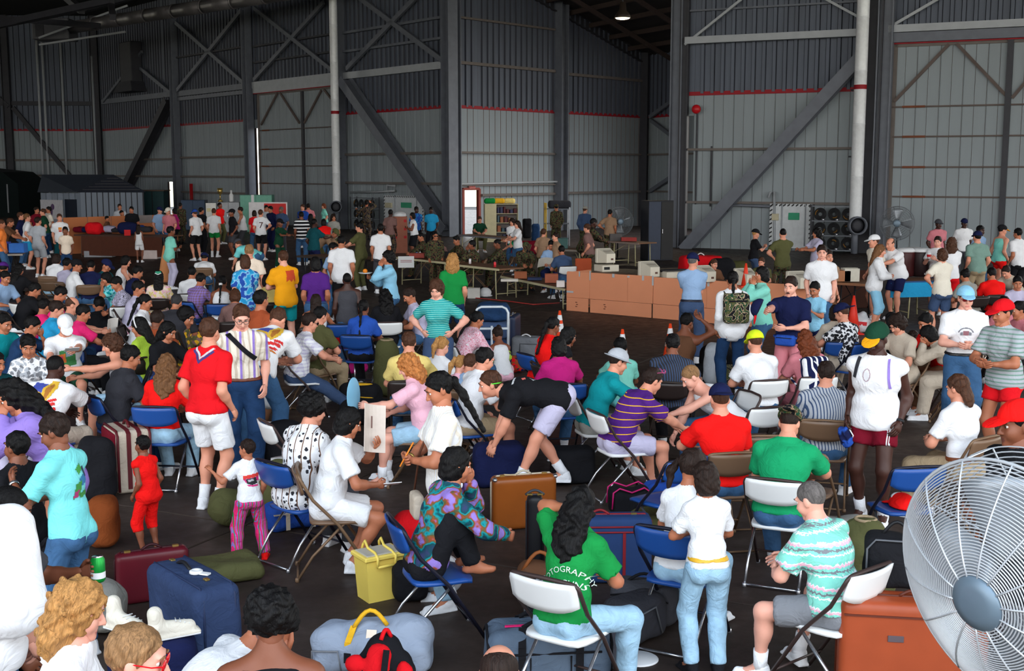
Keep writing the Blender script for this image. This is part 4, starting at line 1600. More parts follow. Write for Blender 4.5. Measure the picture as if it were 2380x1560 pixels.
w_right.level(1594, 2010, 85, .26, .3, M_STEEL_L, .3)
w_right.level(1594, 2010, 346, .09, .08)
w_right.level(1594, 2010, 472, .09, .08)
w_right.level(1594, 2010, 14, .07, .08, M_STEEL)
w_right.beam(1590, 582, 2006, 128, .50, .45, M_STEEL, .5, 'brace', 'i')
w_right.beam(1592, 104, 1724, -2, .09, .1, M_STEEL_L, .3, 'brace')
w_right.beam(1916, -4, 2000, 42, .09, .1, M_STEEL_L, .3, 'brace')
w_right.beam(2070, 62, 2190, -8, .1, .1, M_STEEL_L, .3, 'brace')
w_right.level(2066, 2600, 55, .26, .25, M_STEEL_L, .35)
w_right.level(2066, 2600, 77, .34, .2, M_STEEL, .3)
for u0, v0, u1, v1 in ((1621, 245, 1621, 475), (1654, 340, 1654, 480)):
 a = w_right.hit(u0, v0, .1)
 b = w_right.hit(u0, v1, .1)
 b.x, b.y = a.x, a.y
 G().tube([a, b], .035, 6).build('conduit', M_STEEL_D, w_right.o)
z_d2 = w_right.hit(2225, 99, .1).z
door_leaf(w_right, 'door_2', 2074, 2620, z_d2, (243, 315, 388, 459), ((2350, 90, 2340, 520),), ((2078, 236, 2206, 102), (2224, 102, 2344, 228), (2352, 228, 2470, 90)), (2070, 2620))
def roof_slab(name, pts, th, mat, parent=None):
 o = G().prism(pts, (0, 0, th)).build(name, mat, parent)
 return o
M_ROOF = plain((30, 30, 33), .85, 0, .15, 1)
e1 = cA + (cA - cB).normalized() * 30
ce = roof_slab('ceiling', [(q[0], q[1], ZT) for q in ((-75, -1), (75, -1), (75, cZ.y - 8), (cZ.x, cZ.y), (cI.x + .2, cI.y + .2), (cK.x + .3, cK.y + .2), (cH.x + .3, cH.y + .3), (cF.x, cF.y + .3), (cB.x, cB.y + .4), (e1.x, e1.y))], .3, M_ROOF)
ce['kind'] = 'structure'
r1, r2 = w_rec.hit(1310, 14, .05), w_rec.hit(1500, 128, .05)
sl = (r2 - r1)
r0 = r1 - sl * .75
dk = (cK - cH).normalized()
rc = roof_slab('ceiling_recess', [r0, r2 + sl * .15, r2 + sl * .15 + dk * 16, r0 + dk * 16], .15, plain((52, 48, 48), .8, 0, .15, 1))
rc['kind'] = 'structure'
nrm = sl.cross(dk).normalized()
if nrm.z > 0:
 nrm = -nrm
G().ibeam(r0 + nrm * .25, r2 + sl * .1 + nrm * .25, .35, .5, .05).build('rafter', M_STEEL_D, rc)
for f in (.1, .34, .58, .82, 1.06, 1.3, 1.54):
 p = r0 + sl * f + nrm * .2
 G().bar(p, p + dk * 15, .16, .22).build('purlin', plain((70, 58, 54), .8), rc)
for q in (3.0, 7.0):
 a = r0 + dk * q + nrm * .6
 G().bar(a, a + sl * 1.7, .12, .2).build('rafter', plain((70, 58, 54), .8), rc)
for (u0, v0, u1, v1, yy) in ((-30, 40, 230, 60, 70), (-20, 62, 190, 20, 66), (40, 48, 260, 0, 62), (150, -10, 190, 25, 64), (255, -15, 262, 40, 64), (195, 22, 330, -15, 64)):
 G().bar(at_y(u0, v0, yy), at_y(u1, v1, yy - 3), .3, .3).build('truss', M_STEEL_D, ce)
def duct(u_t, v_t, u_b, v_b, wall, off, r, label, z1=ZT):
 p = wall.hit(u_b, v_b, off)
 o = empty('ventilation_duct', (p.x, p.y, 0), 0, label, 'duct', 'silver ventilation ducts')
 ms = plain((236, 238, 242), .4, .1, .1, 7, .15)
 zb = p.z
 n = 7
 hgt = (z1 - zb) / n
 me = G().lathe([(r * .985, 0), (r, .02), (r, hgt - .03), (r * 1.03, hgt - .02), (r * 1.03, hgt)], 18).mesh('duct_section', True)
 for k in range(n):
  put('duct_section', me, ms, o, loc=(0, 0, zb + k * hgt))
 G().lathe([(r * 1.02, HR - .08), (r * 1.02, HR + .08)], 18, caps=False).build('red_band', M_RED, o, smooth=True)
 g = G()
 for zz in (zb + .4, zb + 2.6, zb + 5.0):
  g.box((0, .25, zz), (r * 2.3, .08, .06))
 g.build('bracket', M_STEEL_D, o)
 R = Matrix.Rotation(pi / 2, 3, 'X')
 ro = r * 1.5
 G().lathe([(ro * .8, -.1), (ro, .02), (ro * 1.0, .30), (ro * .84, .30), (ro * .80, .16)], 20, (0, -.15, zb + .1), R, caps=False).build('outlet', M_STEEL, o, smooth=True)
 G().lathe([(ro * .80, .15), (ro * .3, .17), (.01, .17)], 20, (0, -.15, zb + .1), R).build('outlet_damper', M_STEEL_D, o, smooth=True)
 G().tube([(0, 0, .02), (0, 0, zb + .1)], r * .55, 10).build('stand_pipe', M_STEEL, o, smooth=True)
 return o
duct(2012, 0, 1987, 530, w_right, 1.1, .225, 'silver vertical ventilation duct at the right wall, before the dark steel column')
duct(780, 0, 783, 485, w_back, 1.0, .21, 'silver vertical ventilation duct left of the diagonal brace, at the back wall')
a, b = at_y(166, 64, 74), at_y(780, -34, 60)
o = empty('overhead_duct', a, 0, 'long round grey duct hanging under the roof at upper left', 'duct')
g = G()
n = 9
dv = (b - a)
for k in range(n):
 g = G()
 p, q = dv * (k / n), dv * ((k + 1) / n)
 g.tube([p, q - dv.normalized() * .05], .36, 16)
 g.tube([q - dv.normalized() * .12, q], .39, 16)
 g.build('duct_section', plain((120, 116, 118), .45, .4, .15, 3), o, smooth=True)
ah = at_y(128, 70, 74.5) - a
G().box(ah, (2.2, 1.6, 1.25), bev=.05).build('air_handler', plain((92, 92, 98), .6), o)
G().box(ah + Vector((-.62, -.83, 0)), (.5, .06, .95), bev=.02).build('access_panel', M_STEEL_D, o)
for q in (((-.5, -1.3, -.6), (5.0, -1.8, 1.2)), ((-.5, -1.3, -1.0), (4.8, -1.8, -.3))):
 G().bar(ah + Vector(q[0]), ah + Vector(q[1]), .11, .11).build('hanger', M_STEEL_L, o)
o = empty('wall_hood', w_back.hit(306, 190, .5), math.atan2(-w_back.d.y, -w_back.d.x) + pi, 'grey sheet-metal hood on the back wall under a dark flue', 'vent')
G().box((0, 0, 1.2), (1.9, .8, 2.9), bev=.05).build('flue', M_STEEL_D, o)
G().add([(-1.0, -.5, 0), (1.0, -.5, 0), (1.0, .4, 0), (-1.0, .4, 0), (-1.6, -.7, -.7), (1.6, -.7, -.7), (1.6, .4, -.7), (-1.6, .4, -.7)],
[(0, 1, 2, 3), (7, 6, 5, 4), (0, 4, 5, 1), (1, 5, 6, 2), (2, 6, 7, 3), (3, 7, 4, 0)]).build('hood', M_STEEL_D, o)
lp = at_y(1447, 40, 52)
o = empty('high_bay_lamp', lp, 0, 'lit high-bay lamp under the recess roof', 'lamp')
G().lathe([(.10, .62), (.13, .60), (.16, .28), (.30, .12), (.36, -.04), (.34, -.04), (.28, .10), (.1, .2)], 18, caps=False).build('lamp_shade', plain((60, 50, 44), .5, .3), o, smooth=True)
me, t, bb = new_mat('lamp_glow')
bb.inputs['Emission Color'].default_value = (1, .80, .50, 1)
bb.inputs['Emission Strength'].default_value = 9
G().blob((0, 0, -.03), (.31, .31, .07), 14, 6).build('bulb', me, o, smooth=True)
G().tube([(0, 0, .6), (0, 0, 1.6)], .03, 6).build('hook', M_STEEL_D, o)
L_ = bpy.data.lights.new('lamp_light', 'SPOT')
L_.energy = 900
L_.color = (1, .82, .58)
L_.spot_size = 2.2
L_.shadow_soft_size = .3
lo = bpy.data.objects.new('lamp_light', L_)
COL.objects.link(lo)
lo.parent = o
lo.location = (0, 0, -.15)
p = w_right.hit(1619, 254, .32)
o = empty('alarm_bell', p, math.atan2(w_right.n.y, w_right.n.x) + pi / 2, 'round red alarm bell on the right wall below the red line', 'bell')
G().lathe([(.02, .16), (.12, .15), (.17, .10), (.18, 0), (.1, -.05)], 18, (0, 0, 0), Matrix.Rotation(pi / 2, 3, 'X')).build('gong', plain((190, 24, 34), .35), o, smooth=True)
G().box((0, .08, 0), (.16, .1, .16)).build('back_box', M_STEEL_D, o)
p = w_rec.hit(1097, 433, .1)
o = empty('exit_sign', p, math.atan2(w_rec.n.y, w_rec.n.x) + pi / 2, 'small red exit sign above the bright doorway', 'sign')
G().box((0, 0, 0), (.42, .07, .24), bev=.01).build('sign_box', plain((190, 110, 104), .6), o)
tm = text_mesh('EXIT', .17)
tm.materials.append(flat((150, 24, 28), .7))
put('lettering', tm, None, o, loc=(0, -.04, -.06), rot=(pi / 2, 0, 0))
q0, q1 = w_rec.A + w_rec.d * dr[0] + w_rec.n * .05, w_rec.A + w_rec.d * dr[1] + w_rec.n * .05
g = G()
for q in (q0, q1):
 g.bar((q.x, q.y, 0), (q.x, q.y, 2.2), .14, .12, up=tuple(w_rec.n))
g.bar((q0.x, q0.y, 2.2), (q1.x, q1.y, 2.2), .12, .12, up=tuple(w_rec.n))
o = g.build('door_3', plain((140, 60, 50), .6))
o['kind'] = 'structure'
def wallpipe(wall, pts, r, label, mat=None):
 o = G().tube([wall.hit(u, v, .25) for u, v in pts], r, 6).build('pipe', mat or M_STEEL_L, wall.o, smooth=True)
wallpipe(w_back, ((815, 447), (880, 446), (918, 444), (918, 432), (900, 430), (899, 442)), .05, 'pipe with a hooked end on the back wall, above the hose rack left of the brace')
wallpipe(w_rec, ((1066, 470), (1066, 428), (1300, 422), (1303, 430), (1303, 560)), .05, 'thin pipe bent round the column in the recess')
wallpipe(w_right, ((1690, 492), (1700, 476), (1790, 480)), .05, 'low pipe with a red valve on the right wall beside the hose rack', M_STEEL)
wallpipe(w_right, ((1786, 460), (1790, 447), (1800, 446), (1800, 620)), .05, 'red-topped standpipe on the right wall beside the white panel', M_STEEL_L)
# ================================================================ furniture, luggage and gear
M_BLACK = plain((24, 24, 28), .55, 0, .1, 6)
M_CHROME = plain((196, 196, 202), .22, .9, .05, 6)
M_WHITE = plain((224, 224, 226), .5, 0, .04, 4)
M_BRASS = plain((190, 160, 90), .3, .8, .1, 8)
def thing(name, p, yaw_deg, label, cat, group=None):
 return empty(name, p, math.radians(yaw_deg), label, cat, group)
def handle(parent, a, b, rise, r, mat, name='handle', n=6):
 a, b = Vector(a), Vector(b)
 pts = [a + (b - a) * t + Vector((0, 0, rise * math.sin(pi * t))) for t in np.linspace(0, 1, 9)]
 return G().tube(pts, r, n).build(name, mat, parent, smooth=True)
def strap(parent, pts, w, mat, name='strap', t=.006):
 """flat webbing band along points"""
 g = G()
 for a, b in zip(pts, pts[1:]):
  g.bar(a, b, w, t, up=(0, 0, 1) if abs((Vector(b) - Vector(a)).normalized().z) < .9 else (0, 1, 0))
 return g.build(name, mat, parent)
def hard_case(name, u, v, yaw, w, d, h, col, label, trim=None, rough=.4, top=True, cat='suitcase', grp=None):
 """suitcase standing on its long edge; (u, v) is where the middle of its top shows"""
 p = at(u, v, h)
 o = thing(name, (p.x, p.y, 0), yaw, label, cat, grp)
 m = plain(col, rough, 0, .12, 5, .06)
 soft('shell', [rbox((0, 0, h / 2), (w / 2, d / 2, h / 2), min(.045, d * .3))], .014, m, o, k=0)
 mt = plain(trim or tuple(c * .55 for c in col), .5)
 R = G()
 rw, rh, r = w / 2 + .002, h / 2, .03
 pts = [(-rw, 0, .04), (-rw, 0, h - .05), (-rw + .05, 0, h + .002), (rw - .05, 0, h + .002), (rw, 0, h - .05), (rw, 0, .04)]
 G().tube(pts, .008, 6).build('rim', mt, o, smooth=True)
 handle(o, (-.07, 0, h), (.07, 0, h), .035, .010, mt)
 for s in (1, -1):
  G().box((s * w * .33, 0, h + .004), (.045, .03, .012), bev=.003).build('latch', M_BRASS, o)
 return o
def soft_bag(name, p, yaw, w, d, h, col, label, bulge=.6, straps=None, cat='bag', lump_amp=.01, res=.022, grp=None):
 o = thing(name, p, yaw, label, cat, grp)
 r = min(w, d, h) * .5 * bulge
 V, Q = sdf([rbox((0, 0, h / 2 + .004), (w / 2, d / 2, h / 2), r)], res, 0, lump(lump_amp, 14, w * 9))
 V[:, 2] = np.maximum(V[:, 2], .003)
 put('bag_body', mesh_np('bag_body', V, Q), cloth(col), o)
 return o
def big_fan(p, n, R, label, rings, lod):
 o = empty('pedestal_fan', (p[0], p[1], 0), 0, label, 'fan')
 n = Vector(n).normalized()
 x = Vector((0, 0, 1)).cross(n).normalized()
 y = n.cross(x)
 Rm = Matrix((x, y, n)).transposed()
 c = Vector((0, 0, p[2]))
 mw = plain((196, 200, 206), .35, .3, .05, 10) if lod == 0 else plain((120, 124, 130), .5, .3, .1, 8)
 md = plain((112, 130, 146), .4, .3, .1, 9)
 Mx = Matrix.Translation(c) @ Rm.to_4x4()
 dome = lambda r: .145 * (1 - (r / R) ** 2.2) if r < R else 0
 seg = 64 if lod == 0 else 28
 wr = .0024 if lod == 0 else .006
 for k in range(rings):
  r = R * (.22 + .78 * (k / (rings - 1)))
  rr = wr * (2.4 if k == rings - 1 else 1)
  G().tube([(r * math.cos(a), r * math.sin(a), dome(r)) for a in np.linspace(0, 2 * pi, seg + 1)[:-1]], rr, 5 if lod == 0 else 4, True).build('grill_ring', mw, o, smooth=True, M=Mx)
 for k in range(rings // 2):
  r = R * (.25 + .75 * (k / (rings // 2 - 1)))
  G().tube([(r * math.cos(a), r * math.sin(a), -.13 - .05 * (1 - (r / R) ** 2)) for a in np.linspace(0, 2 * pi, seg + 1)[:-1]], wr, 4, True).build('rear_ring', mw, o, smooth=True, M=Mx)
 ns = 14 if lod == 0 else 8
 for k in range(ns):
  a = 2 * pi * (k + .3) / ns
  rs = np.linspace(R * .2, R, 9)
  G().tube([(r * math.cos(a), r * math.sin(a), dome(r) + .003) for r in rs], wr * 1.25, 5).build('spoke', mw, o, smooth=True, M=Mx)
  if k % 2 == 0:
   G().tube([(R * .2 * math.cos(a), R * .2 * math.sin(a), -.18), (R * math.cos(a), R * math.sin(a), -.13), (R * math.cos(a), R * math.sin(a), 0)], wr * 1.3, 5).build('rear_spoke', mw, o, smooth=True, M=Mx)
 G().lathe([(.002, dome(0) + .014), (R * .12, dome(0) + .014), (R * .205, dome(R * .2) + .008), (R * .215, dome(R * .2) - .002), (R * .2, dome(R * .2) - .012)], 28).build('hub_badge', md, o, smooth=True, M=Mx)
 for k in range(4):
  a0 = 2 * pi * k / 4
  vs, fs = [], []
  for i in range(7):
   r = R * (.2 + .66 * i / 6)
   for j in range(5):
    a = a0 + (-.42 + .84 * j / 4) * (1 - .12 * (i / 6 - .5) ** 2)
    vs.append((r * math.cos(a), r * math.sin(a), -.03 + .05 * (j / 4 - .5) * 2))
  for i in range(6):
   for j in range(4):
    q = i * 5 + j
    fs.append((q, q + 1, q + 6, q + 5))
  me = G().add(vs, fs).mesh('blade', True)
  b = put('blade', me, plain((168, 174, 182), .35, .5, .08, 5), o, M=Mx)
  sm = b.modifiers.new('thick', 'SOLIDIFY')
  sm.thickness = .004
 G().lathe([(.03, -.03), (.075, -.04), (.085, -.12), (.085, -.24), (.05, -.27)], 18).build('motor', plain((60, 64, 70), .5, .2), o, smooth=True, M=Mx)
 b0 = c - n * .2
 G().tube([(b0.x, b0.y, .05), (b0.x, b0.y, p[2] - .04)], .024, 10).build('pole', M_BLACK, o, smooth=True)
 G().tube([(b0.x, b0.y, p[2] - .06), tuple(c - n * .16)], .03, 8).build('yoke', M_BLACK, o, smooth=True)
 G().lathe([(.30, 0), (.30, .02), (.12, .045), (.04, .07)], 24, (b0.x, b0.y, 0)).build('base', M_BLACK, o, smooth=True)
 return o
fp = at_y(2346, 1365, 3.36)
big_fan(fp, (-.84, -.50, -.16), .385, 'large grey wire-guard pedestal fan in the right foreground', 36, 0)
f2 = at(2085, 519, 1.25)
big_fan((f2.x, f2.y, 1.25), (-.35, -.92, .0), .58, 'large dark pedestal fan at the right wall beside the right-hand door', 14, 1)
f3 = at(1440, 515, 1.3)
big_fan((f3.x, f3.y, 1.3), (.2, -.97, 0), .5, 'dark pedestal fan in the recess beside the dull brown tee man', 12, 1)
o = hard_case('suitcase', 2120, 1388, -9, .80, .26, .64, (150, 66, 36), 'big tan leather suitcase behind the foreground fan', (84, 36, 22))
G().box((-.1, -.134, .44), (.085, .006, .036), bev=.01).build('maker_plate', plain((96, 84, 90), .4, .3), o)
G().bar((-.38, -.132, .565), (.38, -.132, .565), .012, .01).build('seam', plain((90, 38, 24), .6), o)
p = at(2062, 1362, .65)
o = soft_bag('shoulder_bag', (p.x + .05, p.y + .02, .642), -14, .34, .2, .30, 'black', 'black bag with grey piping standing on the tan leather suitcase', .5)
G().tube([(-.165, -.10, .03), (-.165, -.10, .24), (-.12, -.10, .295), (.12, -.10, .295), (.165, -.10, .24), (.165, -.10, .03)], .006, 6).build('piping', plain((90, 92, 98), .6), o, smooth=True)
handle(o, (-.08, 0, .30), (.08, 0, .30), .08, .010, M_BLACK)
p = at(2012, 1205, .58)
o = thing('duffel_bag', (p.x, p.y, 0), 10, 'olive green sack standing behind the tan leather suitcase', 'bag')
soft('bag_body', [cone((0, 0, .19), (0, 0, .40), .185, .17), ell((0, 0, .5), (.11, .11, .09)), cone((-.1, -.1, .12), (.08, -.14, .14), .09, .09)], .016, cloth('olive'), o, .05, lump(.012, 18))
G().tube([(.07 * math.cos(a), .07 * math.sin(a), .575) for a in np.linspace(0, 2 * pi, 13)[:-1]], .012, 6, True).build('drawstring', cloth('khaki'), o, smooth=True)
o = soft_bag('haversack', at(1978, 1325, 0), 25, .26, .2, .30, 'tie/olive/brown/darkgreen', 'mottled olive pack leaning against the green sack', .7)
strap(o, [(-.06, -.106, .05), (-.06, -.11, .26), (-.06, 0, .31)], .03, cloth('khaki'))
strap(o, [(.06, -.106, .05), (.06, -.11, .26), (.06, 0, .31)], .03, cloth('khaki'))
soft_bag('laundry_bag', at(1957, 1262, 0), 0, .40, .26, .22, 'stone', 'pale grey sack lying behind the patterned sweater man', .9)
p = at(1272, 1448, .34)
o = soft_bag('duffel_bag', (p.x, p.y, 0), 6, .74, .34, .34, 'steelblue', 'large blue-grey holdall with black handles at the bottom centre', .5, res=.014)
mb = cloth('black')
for s in (1, -1):
 strap(o, [(-.17, s * -.175, .02), (-.17, s * -.178, .26), (-.16, s * -.10, .355)], .045, mb)
 strap(o, [(.17, s * -.175, .02), (.17, s * -.178, .26), (.16, s * -.10, .355)], .045, mb)
 handle(o, (-.16, s * -.09, .35), (.16, s * -.09, .35), .055, .014, mb)
for x in (-.372, .372):
 G().tube([(x * .98, -.12, .05), (x * .98, -.14, .26), (x * .98, 0, .345), (x * .98, .14, .26)], .009, 6).build('piping', mb, o, smooth=True)
G().tube([(-.12, -.174, .20), (-.12, -.178, .06), (.12, -.178, .06), (.12, -.174, .20)], .006, 5).build('pocket_edge', mb, o, smooth=True)
G().tube([(-.30, -.178, .22), (.30, -.178, .22)], .007, 5).build('zip', mb, o, smooth=True)
strap(o, [(-.26, -.06, .352), (-.1, -.08, .362), (.02, -.06, .36)], .022, cloth('hotpink'), 'ribbon')
o = soft_bag('side_pouch', at(1402, 1500, .12) + Vector((0, 0, -.12)), 12, .14, .26, .24, 'darkgrey', 'small dark grey pouch at the right end of the blue-grey holdall', .5)
p = at(868, 1446, .30)
o = thing('duffel_bag', (p.x, p.y, 0), -8, 'faded grey-blue soft bag with yellow-orange straps beside the yellow cooler', 'bag')
soft('bag_body', [rbox((0, 0, .13), (.36, .16, .13), .09), ell((.2, .02, .24), (.16, .13, .12)), ell((-.26, -.01, .20), (.1, .14, .09)), ell((0, 0, .22), (.16, .13, .10))], .015, cloth('denimgrey'), o, .06, lump(.012, 15))
mo = cloth('gold')
strap(o, [(-.12, -.155, .10), (-.12, -.15, .22), (-.10, -.08, .30)], .04, mo)
handle(o, (-.10, -.08, .29), (.10, -.06, .31), .10, .014, mo)
strap(o, [(-.12, -.165, .10), (-.12, -.16, .16)], .044, cloth('black'), 'strap_tip')
G().box((.02, -.13, .27), (.06, .008, .06), R=Matrix.Rotation(-.5, 3, 'X')).build('tag', cloth('cream'), o)
G().tube([(-.34, -.155, .05), (-.34, -.16, .16), (-.18, -.166, .17), (-.16, -.166, .05)], .006, 5).build('pocket_edge', cloth('grey'), o, smooth=True)
p = at(892, 1473, .44)
o = thing('backpack', (p.x, p.y, 0), 12, 'red and black daypack at the bottom edge', 'backpack')
soft('bag_body', [cone((0, 0, .10), (0, .02, .32), .15, .11), rbox((0, 0, .16), (.17, .12, .16), .08)], .014, cloth('black'), o, .05, lump(.008, 20))
soft('front_panel', [cone((-.06, -.10, .12), (-.03, -.07, .34), .085, .07), ell((.09, -.11, .20), (.055, .05, .12)), ell((-.17, -.05, .30), (.05, .05, .05))], .013, cloth('red'), o, .03, lump(.008, 22))
strap(o, [(-.02, -.19, .04), (-.03, -.185, .22), (.0, -.14, .40)], .035, mb)
strap(o, [(-.17, -.16, .16), (-.05, -.19, .22), (.03, -.17, .30)], .035, mb)
G().lathe([(.045, 0), (.045, .02), (.02, .025)], 14, (.09, -.165, .2), Matrix.Rotation(pi / 2, 3, 'X')).build('round_pocket', mb, o, smooth=True)
handle(o, (-.02, -.04, .42), (.04, 0, .42), .05, .012, cloth('red'))
p = at(877, 1401, 0)
o = thing('cooler_box', (p.x, p.y + .12, 0), 33, 'yellow plastic cooler box with grey lid and two handles', 'cooler')
my = plain((246, 216, 104), .45, 0, .05, 5)
g = G()
vs = []
for z, k in ((.0, .86), (.31, 1.0)):
 for x, y in ((-.145, -.105), (.145, -.105), (.145, .105), (-.145, .105)):
  vs.append((x * k, y * k, z))
g.add(vs, [(3, 2, 1, 0), (4, 5, 6, 7), (0, 1, 5, 4), (1, 2, 6, 5), (2, 3, 7, 6), (3, 0, 4, 7)]).build('tub', my, o)
G().box((0, 0, .322), (.325, .245, .034), bev=.008).build('rim', my, o)
G().box((0, 0, .340), (.275, .195, .014), bev=.004).build('lid', plain((186, 180, 170), .6, 0, .06, 20, .1), o)
for x in (-.07, .07):
 G().tube([(x, -.125, .26), (x, -.13, .33), (x * .9, -.07, .352), (x * .9, .04, .358), (x * .9, .085, .40), (x * .9, .115, .37), (x, .125, .33)], .010, 8).build('handle', my, o, smooth=True)
G().tube([(-.07, -.128, .262), (.07, -.128, .262)], .010, 8).build('handle_bar', my, o, smooth=True)
p = at(1014, 1392, 0)
o = thing('plastic_bag', (p.x, p.y + .14, 0), 0, 'white plastic shopping bag with red stripes beside the cooler', 'bag')
ms, t, b = new_mat('thin_plastic')
tc = t.nodes.new('ShaderNodeTexCoord').outputs['Object']
nz = noise(t, tc, 7, 4)
b.inputs['Base Color'].default_value = lin((226, 228, 232))
b.inputs['Roughness'].default_value = .3
b.inputs['Transmission Weight'].default_value = .25
bump(t, b, nz.outputs[0], .8, .03)
bb_ = soft('bag_body', [ell((0, 0, .14), (.165, .14, .15)), cone((-.02, 0, .2), (-.05, 0, .33), .13, .05), ell((.05, 0, .12), (.13, .13, .12))], .013, ms, o, .06, lump(.009, 24))
for s in (-.05, .03):
 G().tube([(s - .06, 0, .32), (s - .03, -.01, .40), (s, 0, .43), (s + .02, .01, .40), (s + .05, 0, .31)], [.012, .009, .008, .009, .014], 6).build('handle', ms, o, smooth=True)
info = dict(o=o)
decal(info, bb_, (.06, -.3, .12), (1, 0, 0), (0, 0, 1), (0, 1, 0), [((206, 26, 34), [(-.06, .045), (.085, .085), (.09, .12), (-.06, .075)]), ((206, 26, 34), [(-.02, -.005), (.10, .045), (.10, .075), (-.03, .03)]), ((206, 26, 34), [(0, -.05), (.09, -.005), (.095, .025), (-.01, -.02)]), ((206, 26, 34), [(-.045, -.085), (.03, -.06), (-.04, -.05)])], 'red_stripes')
soft_bag('rucksack', at(950, 1408, 0) + Vector((0, .1, 0)), 10, .24, .2, .28, 'black', 'small black bag between the yellow cooler and the plastic bag', .7)
soft_bag('holdall', at(975, 1300, 0) + Vector((0, .1, 0)), 0, .42, .3, .34, 'red', 'red bag behind the white plastic shopping bag', .7)
o = hard_case('suitcase', 1216, 1103, 16, .56, .17, .46, (140, 74, 26), 'honey-brown hard suitcase with chrome latches beside the bending man', (190, 180, 160), .3)
for s in (1, -1):
 G().blob((s * .265, -.06, .445), (.022, .03, .02), 8, 6).build('corner_cap', M_CHROME, o, smooth=True)
G().box((-.12, -.01, .468), (.1, .02, .006), R=Matrix.Rotation(.1, 3, 'Y')).build('tag', plain((214, 190, 150), .7), o)
o = hard_case('suitcase', 1394, 1196, 2, .76, .22, .50, (30, 56, 102), 'dark blue suitcase with red trim in front of the lettered green tee', (128, 24, 34), .8)
mr = plain((128, 24, 34), .6)
for z in (.435, .395):
 G().tube([(-.36, -.112, z), (.36, -.112, z)], .007, 5).build('piping', mr, o, smooth=True)
for x in (-.16, .17):
 G().bar((x, -.113, .02), (x, -.113, .395), .022, .006, up=(0, 1, 0)).build('strap', mr, o)
o = hard_case('camera_case', 1268, 1352, -3, .27, .2, .30, (26, 26, 30), 'black ribbed equipment case with silver edges behind the holdall', (150, 152, 158), .4, cat='case')
for z in (.05, .09, .13, .17, .21, .25):
 G().box((0, -.104, z), (.26, .008, .010)).build('rib', plain((120, 122, 128), .3, .6), o)
p = at(1262, 1340, .3)
o = soft_bag('shoulder_bag', (p.x - .02, p.y + .30, 0), 6, .3, .2, .30, 'brown', 'dark brown bag with tan strap behind the ribbed case', .8)
handle(o, (-.12, -.05, .26), (.12, -.05, .26), .13, .014, plain((150, 84, 40), .6))
o = hard_case('tripod_case', 1243, 1150, 4, .12, .12, .62, (22, 22, 26), 'tall narrow black case leaning before the honey-brown suitcase', (60, 60, 66), .5, cat='case')
p = at(1500, 1345, .30)
o = soft_bag('duffel_bag', (p.x, p.y, 0), -24, .44, .26, .28, 'darkgrey', 'dark grey nylon bag lying right of the lettered tee chair', .6)
handle(o, (-.12, -.02, .27), (.1, .04, .27), .06, .011, mb)
G().tube([(-.2, -.13, .2), (0, -.136, .25), (.2, -.13, .2)], .006, 5).build('zip', mb, o, smooth=True)
o = soft_bag('duffel_bag', at(1478, 1505, 0) + Vector((0, .12, 0)), 40, .42, .26, .30, 'charcoal', 'charcoal rucksack under the lettered tee chair', .6)
G().tube([(-.12, -.134, .05), (-.12, -.138, .22), (.05, -.138, .25), (.12, -.134, .06)], .008, 5).build('piping', plain((86, 88, 94), .6), o, smooth=True)
p = at(1462, 1128, .26)
o = thing('sports_bag', (p.x, p.y, 0), 8, 'black bag with pink piping on the floor before the purple polo man', 'bag')
soft('bag_body', [rbox((0, 0, .11), (.17, .12, .11), .05), ell((-.12, 0, .2), (.06, .11, .06)), ell((.12, 0, .2), (.06, .11, .06))], .014, cloth('black'), o, .04)
for y in (-.115, .105):
 G().tube([(-.175, y, .08), (-.165, y, .225), (-.11, y, .262), (0, y, .222), (.11, y, .262), (.165, y, .225), (.175, y, .08)], .008, 6).build('piping', plain((200, 30, 110), .5), o, smooth=True)
o = soft_bag('holdall', at(1546, 1170, 0), 20, .42, .28, .22, 'royal', 'crumpled bright blue bag with black straps by the small blue chair', .9, lump_amp=.02)
strap(o, [(-.1, -.14, .05), (-.08, -.10, .2), (0, .05, .245)], .03, mb)
strap(o, [(.08, -.14, .05), (.1, -.10, .2), (.14, .05, .245)], .03, mb)
soft_bag('flat_bag', at(1535, 1262, 0), 15, .46, .4, .26, 'olive', 'dark olive bag behind the red-trimmed blue suitcase', .6)
G().lathe([(.002, .012), (.12, .012), (.13, .006), (.13, .001), (.002, .001)], 28).build('plate', M_WHITE, None, smooth=True, loc=at(1482, 1533, 0), scale=(1.0, .95, 1))
tag(bpy.data.objects['plate'], 'flat white oval lid lying on the floor by the lettered tee chair', 'lid')
soft_bag('holdall', at(1330, 1120, 0), 5, .42, .3, .34, 'black', 'black square bag under the white chairs beside the bending man', .35)
soft_bag('holdall', at(1160, 1128, 0), 10, .5, .3, .42, 'navy', 'dark navy canvas bag the bending man reaches into', .6)
o = soft_bag('duffel_bag', at(678, 1238, 0) + Vector((0, .14, 0)), 28, .52, .28, .26, 'royal', 'blue canvas holdall with cream straps behind the toddler', .75)
for x in (-.1, .12):
 strap(o, [(x, -.145, .03), (x, -.145, .15), (x, -.08, .258), (x, .08, .258)], .035, cloth('beige'))
strap(o, [(-.22, -.143, .17), (.22, -.143, .17)], .025, cloth('beige'), 'band')
p = at(648, 1068, .56)
o = thing('duffel_bag', (p.x, p.y, 0), 0, 'big rounded olive kit bag behind the toddler', 'bag')
soft('bag_body', [ell((0, 0, .27), (.24, .22, .28)), ell((.12, .02, .2), (.2, .2, .2))], .018, cloth('olive'), o, .06, lump(.014, 12))
p = at(527, 1140, .3)
o = thing('duffel_bag', (p.x, p.y, 0), 0, 'olive kit bag on the floor between red tee man and toddler', 'bag')
